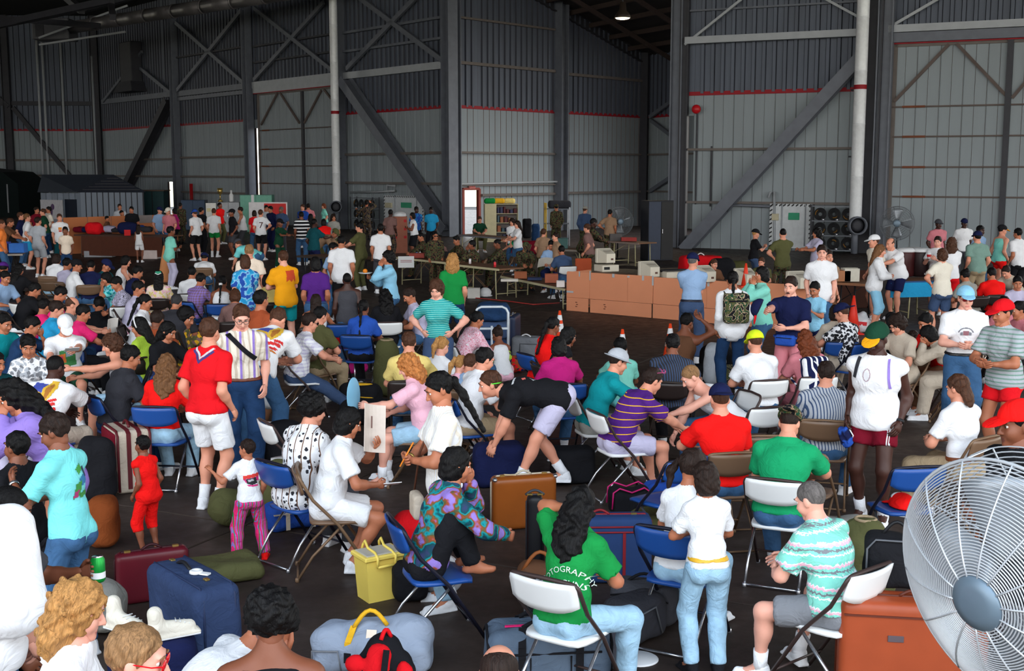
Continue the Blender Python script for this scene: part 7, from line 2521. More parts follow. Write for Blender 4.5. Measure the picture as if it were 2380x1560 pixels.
P(2152, 728, 'sit', 285, 'T', 'short:black', 'tee:brightred', 'pants:brown', 'black-haired person in red lying back left', chair='dark', lean=26, L='fwd')
P(2072, 726, 'sit', 200, 'T', 'bob:black', 'tee:black', 'pants:black', 'black-haired woman in black behind the green and yellow cap', chair='dark', s=.95)
P(2122, 768, 'floor', 200, 'L', 'long_pony:darkbrown', 'tee:red', 'pants:jean', 'girl in red with a dark ponytail and white hair tie', s=.95)
P(2158, 757, 'sit', 250, 'T', 'bob:black', 'long:beige', 'loose:beige', 'black-haired woman all in beige hunched forward', lean=42, L='face', R='face', chair='brown')
P(2334, 689, 'sit', 180, 'T', 'bob:black', 'tee:rose', 'pants:black', 'woman with black hair just behind the red cap', chair='dark')
P(2368, 700, 'sit', 280, 'T', 'short:black', 'tee:rose', 'pants:black', 'person in rose pink at right edge behind red cap', chair='dark')
P(2227, 870, 'sit', 215, 'L', 'mullet:brown', 'tee:white', 'pants:khaki', 'long-necked brown-haired person in white tee and khaki trousers', tuck=True, belt='leather', chair='brown', b=1.08, lean=8, key='khakiwhite')
P(2366, 932, 'stand', 285, 'B', 'crew:black', 'tee:black', 'pants:darkgrey', 'man in bright red cap with binoculars cut by the right edge', cap='cap:brightred', b=1.1, L='belly', key='redcap')
P(1921, 840, 'sit', 165, 'L', 'short:darkbrown', 'tee:vstripe/lightgrey/slate', 'pants:jean', 'man in grey pinstriped shirt and blue jeans', legs='sitwide', chair='brown', b=1.1, R='lap', L='lap', lean=14)
P(1755, 769, 'sit', 195, 'L', 'crew:brown', 'tee:white', 'pants:jean', 'man in neon yellow cap and white tee', cap='cap:neon', chair='white', b=1.1)
P(1871, 767, 'sit', 190, 'L', 'longcurly:auburn', 'tee:rose', 'pants:rose', 'auburn curly-haired woman with blue and white backpack', chair='white', key='auburn')
P(1606, 849, 'sit', 290, 'P', 'crew:sandy', 'tank:white', 'pants:jean', 'crew-cut blond man in white tank top stooping left', lean=46, L='fwd', R='down', chair='white', b=1.1)
P(1674, 893, 'sit', 190, 'L', 'crew:brown', 'tee:brightred', 'pants:jean', 'man in navy cap and plain red tee', cap='back:navy', chair='brown', b=1.12)
P(1836, 946, 'sit', 156, 'L', 'crew:darkbrown', 'tee:kelly', 'pants:jean', 'man in camouflage cap and bright green tee', cap='back:camo/olive/darkgreen/tan/black', chair='white', b=1.15, lean=24, head=(26, 0), key='greentee')
P(1517, 855, 'sit', 110, 'L', 'short:darkbrown', 'polo:hline/purple/purple/gold', 'shorts:lavender', 'man in purple striped polo with pink sunglasses on his head', lean=36, L='knees', R='knees', chair='white', head=(10, 10), b=1.1, key='purple')
P(1437, 812, 'sit', 105, 'L', 'crew:darkbrown', 'tee:teal', 'shorts:stone', 'young man in grey sun hat and teal tee', cap='bucket:lightgrey', lean=26, L='knees', R='knees', chair='white')
P(1564, 776, 'sit', 165, 'B', 'short:black', 'tee:vstripe/charcoal/slate', 'pants:black', 'dark-haired man in charcoal striped shirt seen from behind', chair='dark', b=1.08)
P(1597, 728, 'floor', 150, 'B', 'short:black', 'tank:brown', 'pants:black', 'bare-shouldered man with raised right hand by the blue trousers', R='up', L='knee', s=1.1)
P(1441, 785, 'floor', 190, 'B', 'short:black', 'tee:mint', 'shorts:aqua', 'boy in mint tee kneeling before the orange cone', s=.95, kid=True)
P(1286, 737, 'sit', 120, 'B', 'long_pony:black', 'sleeveless:brightred', 'pants:brightred', 'woman in red with ponytail and red hair band', chair='blue', s=.96)
P(1322, 760, 'sit', 105, 'B', 'bob:black', 'sleeveless:black', 'pants:black', 'black-haired girl in profile with long bare arm reaching down', chair='dark', s=.94, L='down', R='down')
P(1298, 783, 'sit', 190, 'B', 'bob:black', 'tee:magenta', 'pants:jean', 'woman with black bob and magenta tee seen from behind', chair='blue', s=.98)
P(1127, 808, 'sit', 120, 'L', 'short:black', 'tee:white', 'shorts:khaki', 'black-haired man in white tee looking right', chair='blue', b=1.08, L='lap', R='lap', key='whiteteeman')
P(1138, 862, 'stand', 278, 'L', 'short:brown', 'tee:black', 'shorts:lavender', 'man in black tee with neon green glasses cord bending far over', lean=84, L=(.10, -.12, -.52), R=(.12, -.08, -.50), legs='walk', head=(-22, 0), key='bender', sock='white', b=1.05)
P(1020, 865, 'stand', 285, 'T', 'long_pony:black', 'tee:vstripe/white/offwhite', 'pants:palejean', 'slim black-haired woman in ribbed white shirt holding a pencil', s=.96, L='belly', R='belly', hem=-.2, head=(26, 0), key='pencilwoman')
P(948, 825, 'sit', 265, 'P', 'curly:strawberry', 'tee:pink', 'shorts:palejean', 'strawberry-blond woman in pink top with a pale blue fan', chair='brown', s=.98, L='fwd', R='lap', key='fanwoman', sock='white', loose=.035)
P(950, 771, 'sit', 185, 'L', 'short:brown', 'tee:paleyellow', 'pants:jean', 'brown-haired person in yellow top behind the strawberry-blond woman', chair='dark')
P(1027, 783, 'sit', 150, 'P', 'pony:blond', 'tee:white', 'shorts:jean', 'small blond girl in white tee', s=.8, kid=True, chair='white')
P(1073, 827, 'sit', 120, 'P', 'pony:blond', 'tee:pink', 'shorts:pink', 'blond child in pink left of the white tee man', s=.72, kid=True, chair='brown')
P(1094, 823, 'sit', 140, 'L', 'short:brown', 'tee:lightblue', 'shorts:navy', 'brown-haired child in blue top beside the white tee man', s=.75, kid=True, chair='brown')
P(1109, 724, 'sit', 130, 'T', 'braid:black', 'long:speck/pink/rose/white', 'pants:jean', 'woman in speckled pink blouse with black hair before the luggage cart', s=.97, chair='white', lean=28)
P(1156, 760, 'floor', 200, 'B', 'bun:darkbrown', 'tank:white', 'shorts:pink', 'toddler girl standing low beside the luggage cart', s=.85, kid=True)
P(1014, 650, 'stand', 350, 'P', 'wavy:brown', 'tee:hthin/teal/mint', 'pants:slate', 'woman in green striped tee with both hands on her hips', s=.98, L='hip', R='hip', fem=True, tuck=True, head=(24, 0), key='hips')
P(1052, 590, 'stand', 185, 'L', 'curly:blond', 'tee:green', 'shorts:darkjean', 'blond woman in bright green top, back turned', s=.98, hem=-.05)
P(901, 583, 'stand', 285, 'T', 'wavy:black', 'long:skyblue', 'pants:jean', 'dark-haired woman in denim shirt eating from a paper plate', s=.97, fem=True, L='face', R='hold', key='eater')
P(951, 669, 'sit', 285, 'T', 'short:darkbrown', 'tee:lavender', 'pants:jean', 'dark-haired man in lavender shirt looking down left', chair='dark', head=(26, 0))
P(895, 672, 'sit', 190, 'T', 'longcurly:black', 'tee:black', 'pants:black', 'woman with a big mass of long black curls', chair='white', s=1.0)
P(845, 697, 'sit', 170, 'B', 'braid:black', 'tee:blue', 'pants:black', 'woman in blue top with a long black ponytail', chair='blue', s=.97)
P(806, 634, 'stand', 190, 'D', 'crew:black', 'tank:darkgrey', 'pants:jean', 'dark-skinned man in grey tank top with navy shirt on shoulders', s=.86, b=1.1)
P(733, 597, 'stand', 185, 'T', 'bob:black', 'tee:purple', 'pants:jean', 'black-haired woman in purple tee and blue jeans, back turned', tuck=True, s=.97, belt=(40, 70, 130))
P(793, 548, 'stand', 185, 'T', 'short:black', 'tee:white', 'pants:black', 'black-haired man in large white tee, back turned, by folding table', b=1.12, hem=-.16, head=(20, 0))
P(776, 564, 'stand', 60, 'T', 'short:black', 'tee:lightblue', 'pants:jean', 'boy with pale blue cloth left of the large white tee', s=.9, kid=True)
P(657, 582, 'stand', 215, 'P', 'short:brown', 'tee:yellow', 'shorts:teal', 'man in golden yellow tee with orange back print and teal shorts', hem=-.13, key='yellowtee', R='belly', L='belly', b=1.05)
P(570, 592, 'stand', 190, 'L', 'bob:brown', 'tee:tie/blue/cyan/skyblue/royal', 'pants:jean', 'brown-haired woman in blue and white splashed shirt', s=.97, hem=-.16, R='fold')
P(579, 568, 'stand', 200, 'L', 'short:sandy', 'tee:cream', 'pants:khaki', 'sandy-haired man in cream shirt behind the blue splashed shirt')
P(606, 674, 'stand', 140, 'T', 'short:black', 'tee:rust', 'pants:brown', 'black-haired man in profile behind the eagle print tee', s=.94)
P(645, 716, 'stand', 165, 'L', 'short:brown', 'tee:white', 'pants:jean', 'stooping man in white tee with a large eagle and flag print', lean=50, L='belly', R='belly', head=(30, 0), hem=-.06, b=1.12, key='eagle1', legs='wide', s=1.05)
P(560, 708, 'stand', 12, 'P', 'short:brown', 'tee:vwide/offwhite/beige/lilac', 'pants:darkjean', 'man in glasses and pale striped shirt with a black shoulder strap', glasses='clear', tuck=True, belt=(104, 48, 26), key='strapman', head=(24, 10), b=1.05, chair=None)
P(487, 738, 'stand', 152, 'L', 'short:brown', 'tee:red', 'shorts:white', 'man in red tee and white shorts seen from behind', sock='white', b=1.04, head=(12, 14), hem=-.02, key='redman')
P(720, 727, 'sit', 110, 'L', 'short:darkbrown', 'tee:plaid/white/lavender', 'pants:slate', 'man in dark glasses and white plaid shirt', glasses='dark', chair='white', legs='sitfwd', L='knee', R='knee', b=1.1)
P(744, 713, 'sit', 150, 'L', 'short:black', 'tee:olive', 'pants:khaki', 'person in pale olive tee right behind the plaid shirt', chair='brown')
P(734, 684, 'sit', 185, 'T', 'long:darkbrown', 'tank:white', 'pants:black', 'woman with long dark hair below the purple tee', chair='dark', s=.97)
P(607, 611, 'sit', 50, 'T', 'short:black', 'tee:black', 'pants:black', 'black-haired child looking right between splashed and yellow shirts', s=.95, kid=True, chair='dark')
P(620, 638, 'sit', 200, 'T', 'bob:black', 'tee:paleyellow', 'pants:jean', 'black-haired person in dull yellow left of the golden tee', chair='dark')
P(517, 641, 'sit', 185, 'B', 'braid:black', 'tank:white', 'shorts:plaid/black/teal', 'girl in white top with a very long black braid', s=.98, chair='blue', key='braidgirl')
P(546, 672, 'sit', 190, 'T', 'bob:brown', 'tee:mauve', 'pants:brown', 'person in dull brown top right of the long braid', chair='dark', head=(40, 0))
P(446, 620, 'sit', 185, 'T', 'short:black', 'tee:white', 'pants:jean', 'round-headed black-haired person in white tee', chair='white')
P(467, 635, 'sit', 150, 'T', 'short:black', 'tee:plaid/lilac/mauve', 'pants:darkjean', 'black-haired person in purple-grey shirt with red tab', chair='blue')
P(475, 588, 'sit', 190, 'T', 'short:black', 'tee:white', 'pants:jean', 'person in dark cap and white tee crouching before green shorts', cap='cap:navy', lean=48, chair='brown')
P(369, 630, 'sit', 185, 'T', 'long:black', 'scoop:floral/cream/pink/paleyellow', 'skirt:floral/cream/pink/paleyellow', 'woman in floral dress with a green and white hair clip', s=.99, chair='dark', key='clipwoman')
P(320, 618, 'sit', 130, 'T', 'short:black', 'tee:navy', 'pants:jean', 'dark-haired man in navy looking right by the floor gap', chair='brown')
P(293, 594, 'sit', 110, 'L', 'bob:black', 'tank:white', 'pants:white', 'woman in white top looking right at the back row', chair='white', s=.97)
P(247, 603, 'sit', 70, 'T', 'short:black', 'tee:darkteal', 'pants:jean', 'man in navy cap with dark teal shirt', cap='cap:navy', chair='dark')
P(246, 633, 'sit', 310, 'T', 'bob:black', 'tee:print/aqua/teal/skyblue', 'pants:darkjean', 'woman in aqua patterned shirt looking left', chair='dark', L='face', s=.97)
P(270, 643, 'sit', 300, 'T', 'short:black', 'tee:speck/lavender/grey/charcoal', 'pants:black', 'black-haired person in grey printed tee looking down left', chair='dark', head=(24, 0))
P(211, 605, 'sit', 190, 'T', 'short:black', 'tee:navy', 'pants:jean', 'person in navy tee with straight black hair, back turned', chair='brown')
P(178, 603, 'sit', 120, 'T', 'short:black', 'tee:white', 'pants:jean', 'dark-haired person in white tee leaning right, back row', chair='brown', cap='cap:black')
P(156, 600, 'sit', 160, 'T', 'short:black', 'tee:lavender', 'pants:jean', 'child between two white tops in the back row', s=.9, kid=True, chair='brown')
P(132, 590, 'sit', 170, 'T', 'bob:darkbrown', 'tee:white', 'skirt:palejean', 'dark-haired woman in white top with a white hair bow', s=1.0, chair='brown')
P(322, 653, 'sit', 110, 'T', 'short:black', 'tee:lavender', 'pants:pink', 'dark-haired child in profile left of the floral dress', s=.95, kid=True, chair='white')
P(338, 684, 'sit', 95, 'T', 'long_pony:black', 'tee:white', 'pants:jean', 'woman in white tee with thick black ponytail looking right', s=.98, chair='dark')
P(410, 684, 'sit', 170, 'T', 'short:saltpepper', 'tee:charcoal', 'pants:black', 'broad grey-black-haired man in charcoal tee', chair='dark', b=1.3, lean=22)
P(322, 737, 'sit', 250, 'T', 'long:black', 'tee:limegreen', 'pants:jean', 'woman with long black hair, white hair band and lime top', chair='dark', key='hairband')
P(390, 748, 'sit', 60, 'T', 'long:black', 'tee:black', 'pants:black', 'woman in black looking right with long black hair', chair='dark')
P(365, 722, 'sit', 180, 'B', 'short:darkbrown', 'tee:rust', 'pants:brown', 'child with dark brown hair below the floral dress', s=.9, kid=True, chair='dark')
P(432, 712, 'floor', 60, 'T', 'bob:black', 'tee:print/olive/gold/mauve', 'pants:purple', 'person in mottled yellow-brown top behind the charcoal tee', s=1.25)
P(257, 777, 'sit', 285, 'L', 'wavy:brown', 'tank:lightgrey', 'skirt:palejean', 'brown-haired woman in grey tank top playing cards', fem=True, chair='blue', L='reach', R='fwd', s=.98, key='cardwoman')
P(303, 803, 'sit', 130, 'T', 'short:black', 'tee:charcoal', 'pants:darkjean', 'dark-haired man in charcoal tee on a blue chair', chair='blue', b=1.1, L='lap', R='lap', key='charcoal')
P(387, 823, 'sit', 175, 'T', 'longcurly:lightbrown', 'tee:brightred', 'pants:palejean', 'woman with long brown curls and red top', chair='blue', s=.97, hem=.03)
P(150, 734, 'sit', 20, 'L', 'short:brown', 'tee:white', 'shorts:darkgreen', 'man in white cap and colourful print tee looking down', cap='cap:white', b=1.1, L='reach', R='fwd', head=(30, 10), key='printman', chair='blue')
P(75, 735, 'sit', 100, 'T', 'short:black', 'tee:darkjean', 'pants:darkjean', 'black-haired man in dark blue eating, left side', chair='blue', L='face', lean=24)
P(64, 778, 'sit', 15, 'T', 'bangs:black', 'tee:print/white/lightgrey/grey', 'shorts:darkgrey', 'smiling boy in grey and white printed tee', s=.93, kid=True, chair='blue')
P(128, 827, 'sit', 165, 'D', 'crew:black', 'tee:white', 'pants:beige', 'broad dark-skinned man in white tee with eagle and flag print', b=1.28, key='eagle2', chair='blue', L='knees', R='fwd', lean=22)
P(10, 729, 'sit', 60, 'T', 'short:black', 'tee:teal', 'pants:jean', 'black-haired person in teal top at left edge', chair='dark')
P(-12, 815, 'sit', 60, 'T', 'short:black', 'tee:darkteal', 'pants:lavender', 'person with teal sleeve cut by the left edge', chair='dark')
P(12, 630, 'sit', 60, 'T', 'short:black', 'tee:lightblue', 'pants:darkjean', 'black-haired person in pale blue at left edge', chair='dark')
P(44, 612, 'sit', 160, 'T', 'long:black', 'long:black', 'pants:black', 'woman with long black hair and black top at left', chair='dark', b=1.15)
P(8, 610, 'sit', 200, 'T', 'short:black', 'tee:purple', 'pants:black', 'person in purple at the left edge, back row', cap='cap:purple', chair='dark')
P(80, 657, 'sit', 130, 'T', 'short:black', 'long:black', 'pants:white', 'person in black long-sleeved top with white trousers', chair='dark', lean=26)
P(140, 666, 'sit', 120, 'T', 'short:black', 'tee:hotpink', 'pants:black', 'dark-haired person with hot pink collar looking down', chair='dark', head=(30, 0))
P(131, 699, 'sit', 120, 'L', 'short:darkbrown', 'tee:cyan', 'pants:jean', 'brown-haired man in sky blue tee left of balding man', chair='white', b=1.05)
P(168, 690, 'sit', 105, 'L', 'bald:brown', 'tee:grey', 'pants:darkjean', 'balding brown-haired man in grey tee looking right', chair='dark', b=1.2, L='fwd', R='fwd', key='paperman')
P(102, 694, 'sit', 150, 'T', 'short:black', 'tee:hotpink', 'pants:white', 'person in hot pink behind the sky blue tee', chair='white', s=.92)
P(193, 708, 'sit', 130, 'T', 'short:black', 'tee:hotpink', 'pants:black', 'person in hot pink right behind the balding man', chair='dark', s=.92)
P(230, 690, 'floor', 200, 'T', 'short:black', 'tee:black', 'pants:navy', 'person in black crouching over dark blue bags', s=1.15, lean=40)
P(28, 880, 'stand', 290, 'T', 'longcurly:black', 'long:lilac', 'pants:white', 'woman in lilac blouse and white trousers bending left', s=.98, lean=26, loose=.05, hem=-.30, L='face', R='fwd', head=(22, 0))
P(124, 960, 'stand', 255, 'B', 'bangs:darkbrown', 'tee:aqua', 'pants:jean', 'boy in aqua tee and jeans looking down, watch on wrist', s=.90, kid=False, L='hold', R='belly', head=(24, 10), key='aquaboy', b=.92, loose=.024)
P(36, 1002, 'stand', 240, 'B', 'short:black', 'tee:black', 'shorts:plaid/charcoal/darkgrey', 'person in dark top and plaid shorts behind the white sleeve', s=.80, R='fwd')
P(330, 1012, 'stand', 240, 'B', 'short:black', 'sleeveless:brightred', 'capri:brightred', 'little girl in red frilled top and red trousers', s=.55, kid=True, loose=.05, hem=-.12, key='redgirl', shoes='brown')
P(573, 1021, 'stand', 205, 'T', 'short:darkbrown', 'tee:white', 'loose:vstripe/hotpink/lilac/green', 'toddler in white tee and pink striped trousers with one arm out', s=.545, kid=True, L='out', R='side', legs='wide', shoes='brightred', sock='white', key='toddler', head=(4, 40))
P(727, 918, 'sit', 138, 'L', 'afro:black', 'tee:hawaii/white/charcoal/brown', 'pants:darkgrey', 'curly-haired man in white patterned shirt on a blue chair', chair='blue', L='lap', R='lap', b=1.08, hem=-.16, loose=.035)
P(811, 947, 'sit', 100, 'T', 'bob:black', 'tee:white', 'shorts:white', 'girl with black bob in white holding up a newspaper', chair='brown', L=(.05, -.26, -.08), R='lap', s=.97, key='papergirl', legs='sitback', loose=.035)
P(1062, 1040, 'sit', 110, 'T', 'bob:black', 'long:tie/purple/darkteal/teal/olive/rust/lilac', 'pants:black', 'barefoot woman in colourful blouse with knees drawn up', chair='blue', legs='kneeup', L='face', R='knee', shoes=None, s=.98, key='blouse')
P(1351, 1132, 'sit', 146, 'T', 'longcurly:black', 'tee:green', 'pants:palejean', 'woman in green lettered tee with hand to her ear', chair='white', L='head', R='lap', s=.90, key='lettered', lean=18, loose=.03, legs='sitwide')
P(1639, 1074, 'stand', 190, 'T', 'bob:darkbrown', 'tee:white', 'pants:palejean', 'girl in white top and pale jeans standing back-turned', s=.74, kid=True, L='belly', R='belly', shoes='black', belt='gold', hem=.0)
P(1612, 1044, 'sit', 150, 'T', 'pigtails:darkbrown', 'tee:white', 'pants:palejean', 'girl with pigtails in white tee on a blue chair', s=.88, kid=True, chair='blue')
P(1885, 1119, 'sit', 220, 'P', 'crew:grey', 'tee:knit/mint/white/pink/grey', 'shorts:grey', 'grey-haired man in aqua patterned sweater and shorts', chair='white', b=1.15, legs='sitwide', sock='white', L='lap', R='knee', lean=20, s=.89, key='sweater', loose=.04)
P(-108, 1016, 'stand', 178, 'P', 'short:brown', 'elbow:white', 'pants:jean', 'large man whose white sleeve fills the left bottom edge', b=1.3, s=1.1, loose=.05)
P(22, 1130, 'stand', 110, 'B', 'crew:black', 'tee:darkgrey', 'pants:black', 'dark-skinned person behind the white sleeve holding a green can', s=.92, L=(.10, -.34, -.22), R='side', key='canholder')
P(183, 1354, 'stand', 100, 'P', 'curly:blond', 'tee:white', 'pants:jean', 'blond curly-haired girl in white collar at the bottom left', s=.88, head=(14, 0))
P(318, 1453, 'stand', 95, 'P', 'short:sandy', 'tee:hotpink', 'pants:jean', 'sandy-haired person with red-framed glasses at the bottom edge', s=.90, head=(10, 0), glasses=(214, 20, 30))
P(626, 1379, 'sit', 185, 'B', 'afro:black', 'tank:black', 'pants:black', 'woman with big black curly hair and bare shoulders at the bottom', chair='dark', s=1.0, key='afrowoman')
P(632, 1392, 'sit', 110, 'T', 'short:black', 'tee:white', 'pants:jean', 'person in white tee hunched over with hidden face', chair='dark', lean=46, L='face', R='face', head=(34, 0), s=1.06, b=1.08)
P(1160, 1498, 'sit', 180, 'L', 'bald:darkbrown', 'tee:slate', 'pants:jean', 'balding man whose head top shows at the bottom edge', chair='dark', head=(10, 0))
for i, (p, yaw, colr, label) in enumerate(CHAIR_JOBS):
 if colr == 'auto':
  colr = ('blue', 'white', 'brown', 'dark')[i % 4]
 cname = dict(blue='blue', white='white', brown='brown', dark='dark')[colr]
 off = Vector((-math.sin(yaw) * 0.0, 0, 0))
 folding_chair(p, yaw, colr, ' '.join((cname + ' folding chair under the ' + label).split()[:16]))
# ================================================================ things held, worn and printed
def L2W(info, loc):
 o = info['o']
 M = Matrix.Translation(o.location) @ Matrix.Rotation(o.rotation_euler.z, 4, 'Z') @ Matrix.Diagonal((o.scale[0],) * 3 + (1,))
 return M @ Vector(loc)
def hand_pt(info, q, ahead=.08):
 J = info['J']
 w = J['A' + q] - J['E' + q]
 w = w / np.linalg.norm(w)
 return L2W(info, J['A' + q] + w * ahead)
def back_frame(info):
 """point on the upper back, right and up axes as seen from behind, direction into the back (local)"""
 J = info['J']
 a2 = J['a'][1]
 R = rx(a2)
 c = J['C'] + .06 * direc(a2)
 return c, R @ v3(-1, 0, 0), R @ v3(0, 0, 1), R @ v3(0, -1, 0)
def back_print(key, shapes, name='print', dx=0, dy=0, cell=.009):
 i = PEOPLE[key]
 c, ux, uy, d = back_frame(i)
 return decal(i, i['shirt'], c + ux * dx + uy * dy, ux, uy, d, shapes, name, cell=cell)
def front_print(key, shapes, name='print', dx=0, dy=0, cell=.008):
 i = PEOPLE[key]
 c, ux, uy, d = back_frame(i)
 return decal(i, i['shirt'], c - ux * dx + uy * dy, -ux, uy, -d, shapes, name, cell=cell)
EAGLE = [((62, 76, 168), [(-.15, .02), (-.13, .13), (.03, .11), (.02, .0)]), ((62, 76, 168), [(-.16, -.08), (-.15, .0), (.0, -.02), (-.02, -.10)]),
((206, 160, 44), [(-.19, .03), (-.16, .07), (.02, .01), (.05, -.06), (-.02, -.05), (-.15, -.0)]),
((214, 170, 50), [(.04, -.05), (.02, .06), (.06, .15), (.12, .15), (.14, .08), (.12, -.02), (.08, -.08)]),
((168, 104, 34), [(.06, -.03), (.05, .06), (.08, .12), (.105, .10), (.10, .0), (.08, -.05)]),
((210, 40, 40), [(.10, -.06), (.17, -.03), (.175, -.055), (.11, -.085)]), ((210, 40, 40), [(-.14, -.12), (.02, -.11), (.16, -.075), (.165, -.10), (.03, -.135), (-.13, -.145)]),
((210, 40, 40), [(-.12, -.165), (.03, -.155), (.16, -.12), (.165, -.145), (.03, -.18), (-.12, -.19)]),
((214, 120, 40), [(-.10, -.205), (.02, -.20), (.15, -.165), (.15, -.195), (.02, -.23), (-.09, -.235)])]
back_print('eagle1', EAGLE, 'eagle_and_flag_print', dx=.03)
back_print('eagle2', EAGLE, 'eagle_and_flag_print', dx=.0, dy=.02)
back_print('yellowtee', [((206, 66, 20), [(-.02, .10), (.14, .11), (.15, -.06), (.12, -.08), (.10, -.04), (.06, -.09), (.02, -.05), (-.03, -.08)])], 'orange_print')
back_print('toddler', [((226, 60, 50), [(-.10, .05), (.12, .08), (.12, .03), (-.10, .0)]), ((214, 40, 120), [(-.10, .0), (.12, .03), (.12, -.03), (-.06, -.05)]), ((40, 40, 46), [(-.06, -.0), (.08, .02), (.10, -.07), (.02, -.09), (-.05, -.06)]), ((190, 190, 196), [(-.04, -.01), (.04, .0), (.05, -.03), (-.03, -.04)]), ((214, 40, 120), [(-.06, -.08), (.11, -.09), (.11, -.11), (-.02, -.105)])], 'car_print', dy=-.08)
back_print('redman', [((60, 44, 110), [(-.12, .165), (-.10, .18), (0, .09), (.10, .18), (.12, .165), (0, .06)]), ((206, 196, 200), [(-.11, .19), (-.09, .20), (0, .12), (.09, .20), (.11, .19), (0, .095)])], 'collar_stripe', dy=-.02, cell=.006)
back_print('aquaboy', [((60, 150, 60), [(-.02, .10), (.05, .13), (.06, .09), (.0, .06)]), ((40, 120, 170), [(.0, .03), (.08, .06), (.10, .0), (.02, -.02)]), ((60, 140, 60), [(-.04, -.0), (.02, .02), (.0, -.08), (-.06, -.10)]), ((40, 60, 90), [(.06, .10), (.11, .10), (.11, .03), (.07, .03)]), ((170, 50, 110), [(-.05, -.05), (-.01, -.04), (-.02, -.09), (-.06, -.09)]), ((60, 140, 60), [(.0, -.07), (.09, -.05), (.09, -.09), (.0, -.10)])], 'fish_print', dy=-.05)
front_print('printman', [((60, 130, 70), [(-.08, .08), (.10, .12), (.12, -.12), (-.06, -.14)]), ((226, 120, 50), [(-.12, .02), (-.01, .05), (0, -.08), (-.11, -.09)]), ((214, 40, 120), [(-.09, -.0), (-.04, .01), (-.04, -.04), (-.09, -.05)]), ((150, 160, 176), [(0, .09), (.08, .11), (.08, .02), (.0, .0)])], 'colour_print', dy=-.06)
front_print('printboy', [((230, 140, 40), [(-.05, .06), (.05, .06), (.05, -.02), (-.05, -.02)]), ((206, 60, 40), [(-.04, -.03), (.05, -.03), (.04, -.08), (-.04, -.08)])], 'chest_print', dy=-.02)
i = PEOPLE['seven']
c, ux, uy, d = back_frame(i)
text_decal(i, i['shirt'], '7', .30, c - uy * .2 + ux * .04, ux, uy, d, (74, 34, 34))
i = PEOPLE['lettered']
c, ux, uy, d = back_frame(i)
text_decal(i, i['shirt'], 'OTOGRAPHY', .052, c + uy * -.10 + ux * .05, ux, uy, d, (214, 226, 214), arc=.16)
text_decal(i, i['shirt'], 'R GUNS', .05, c + uy * -.18 + ux * .07, ux, uy, d, (214, 226, 214), arc=.3)
for k in range(3):
 st = []
 for j in range(10):
  r = .013 if j % 2 == 0 else .0055
  st.append((r * math.sin(2 * pi * j / 10), r * math.cos(2 * pi * j / 10)))
 decal(i, i['shirt'], c + uy * (-.235 + .008 * k) + ux * (.03 + .045 * k), ux, uy, d, [((214, 226, 214), st)], 'star', cell=.0035)
i = PEOPLE['sunglassman']
c, ux, uy, d = back_frame(i)
fr = [((120, 120, 130), [(.085 * math.cos(a), .07 * math.sin(a)) for a in np.linspace(.2, pi - .2, 9)] + [(.072 * math.cos(a), .058 * math.sin(a)) for a in np.linspace(pi - .2, .2, 9)])]
decal(i, i['shirt'], c - uy * .06, -ux, uy, -d, fr + [((150, 100, 110), [(-.03, .03), (.03, .03), (.03, -.02), (-.03, -.02)]), ((130, 130, 140), [(-.06, .01), (-.035, .02), (-.035, -.02), (-.06, -.02)]), ((130, 130, 140), [(.035, .02), (.06, .01), (.06, -.02), (.035, -.02)])], 'bear_print', cell=.005)
text_decal(i, i['shirt'], 'BEARS', .045, c - uy * .15, -ux, uy, -d, (70, 66, 84)) if False else None
def body_strap(key, a, b, w, mat, name='shoulder_strap', front=True, label=None):
 """flat band lying on the shirt from point a to point b (torso frame metres: x to the wearer's left, z up from the chest centre)"""
 i = PEOPLE[key]
 J = i['J']
 a2 = J['a'][1]
 R = rx(a2)
 c = J['C'] + .03 * direc(a2)
 me = i['shirt'].data
 bv = BVHTree.FromPolygons([v.co.copy() for v in me.vertices], [tuple(p.vertices) for p in me.polygons])
 s = -1 if front else 1
 V, Fc = [], []
 n = 16
 d = Vector((b[0] - a[0], 0, b[1] - a[1])).normalized()
 px = Vector((-d.z, 0, d.x))
 for k in range(n + 1):
  t = k / n
  for e in (-1, 1):
   q = Vector((a[0] + (b[0] - a[0]) * t, 0, a[1] + (b[1] - a[1]) * t)) + px * e * w / 2
   st = Vector(c) + Vector(R @ v3(q.x, s * .5, q.z))
   hit = bv.ray_cast(st, Vector(R @ v3(0, -s, 0)), 1.0)
   pt = (hit[0] if hit[0] is not None else st - Vector(R @ v3(0, s * .38, 0))) + Vector(R @ v3(0, s * .007, 0))
   V.append(pt)
 for k in range(n):
  Fc.append((2 * k, 2 * k + 1, 2 * k + 3, 2 * k + 2))
 o = G().add(V, Fc).build(name, mat, i['o'])
 sm = o.modifiers.new('thick', 'SOLIDIFY')
 sm.thickness = .004
 return o
body_strap('strapman', (-.14, .20), (.13, -.06), .045, cloth('black'))
body_strap('maroon', (.12, .19), (.15, -.05), .018, cloth('lilac'), 'strap')
body_strap('maroon', (-.13, .19), (-.155, .02), .03, cloth('charcoal'), 'strap')
i = PEOPLE['maroon']
decal(i, i['shirt'], i['J']['C'] + v3(-.04, 0, .08), (1, 0, 0), (0, 0, 1), (0, 1, 0), [((176, 150, 160), [(.035 * math.cos(a), .055 * math.sin(a)) for a in np.linspace(0, 2 * pi, 17)[:-1]]), ((226, 226, 230), [(.027 * math.cos(a), .047 * math.sin(a)) for a in np.linspace(0, 2 * pi, 17)[:-1]])], 'neck_cord', cell=.005)
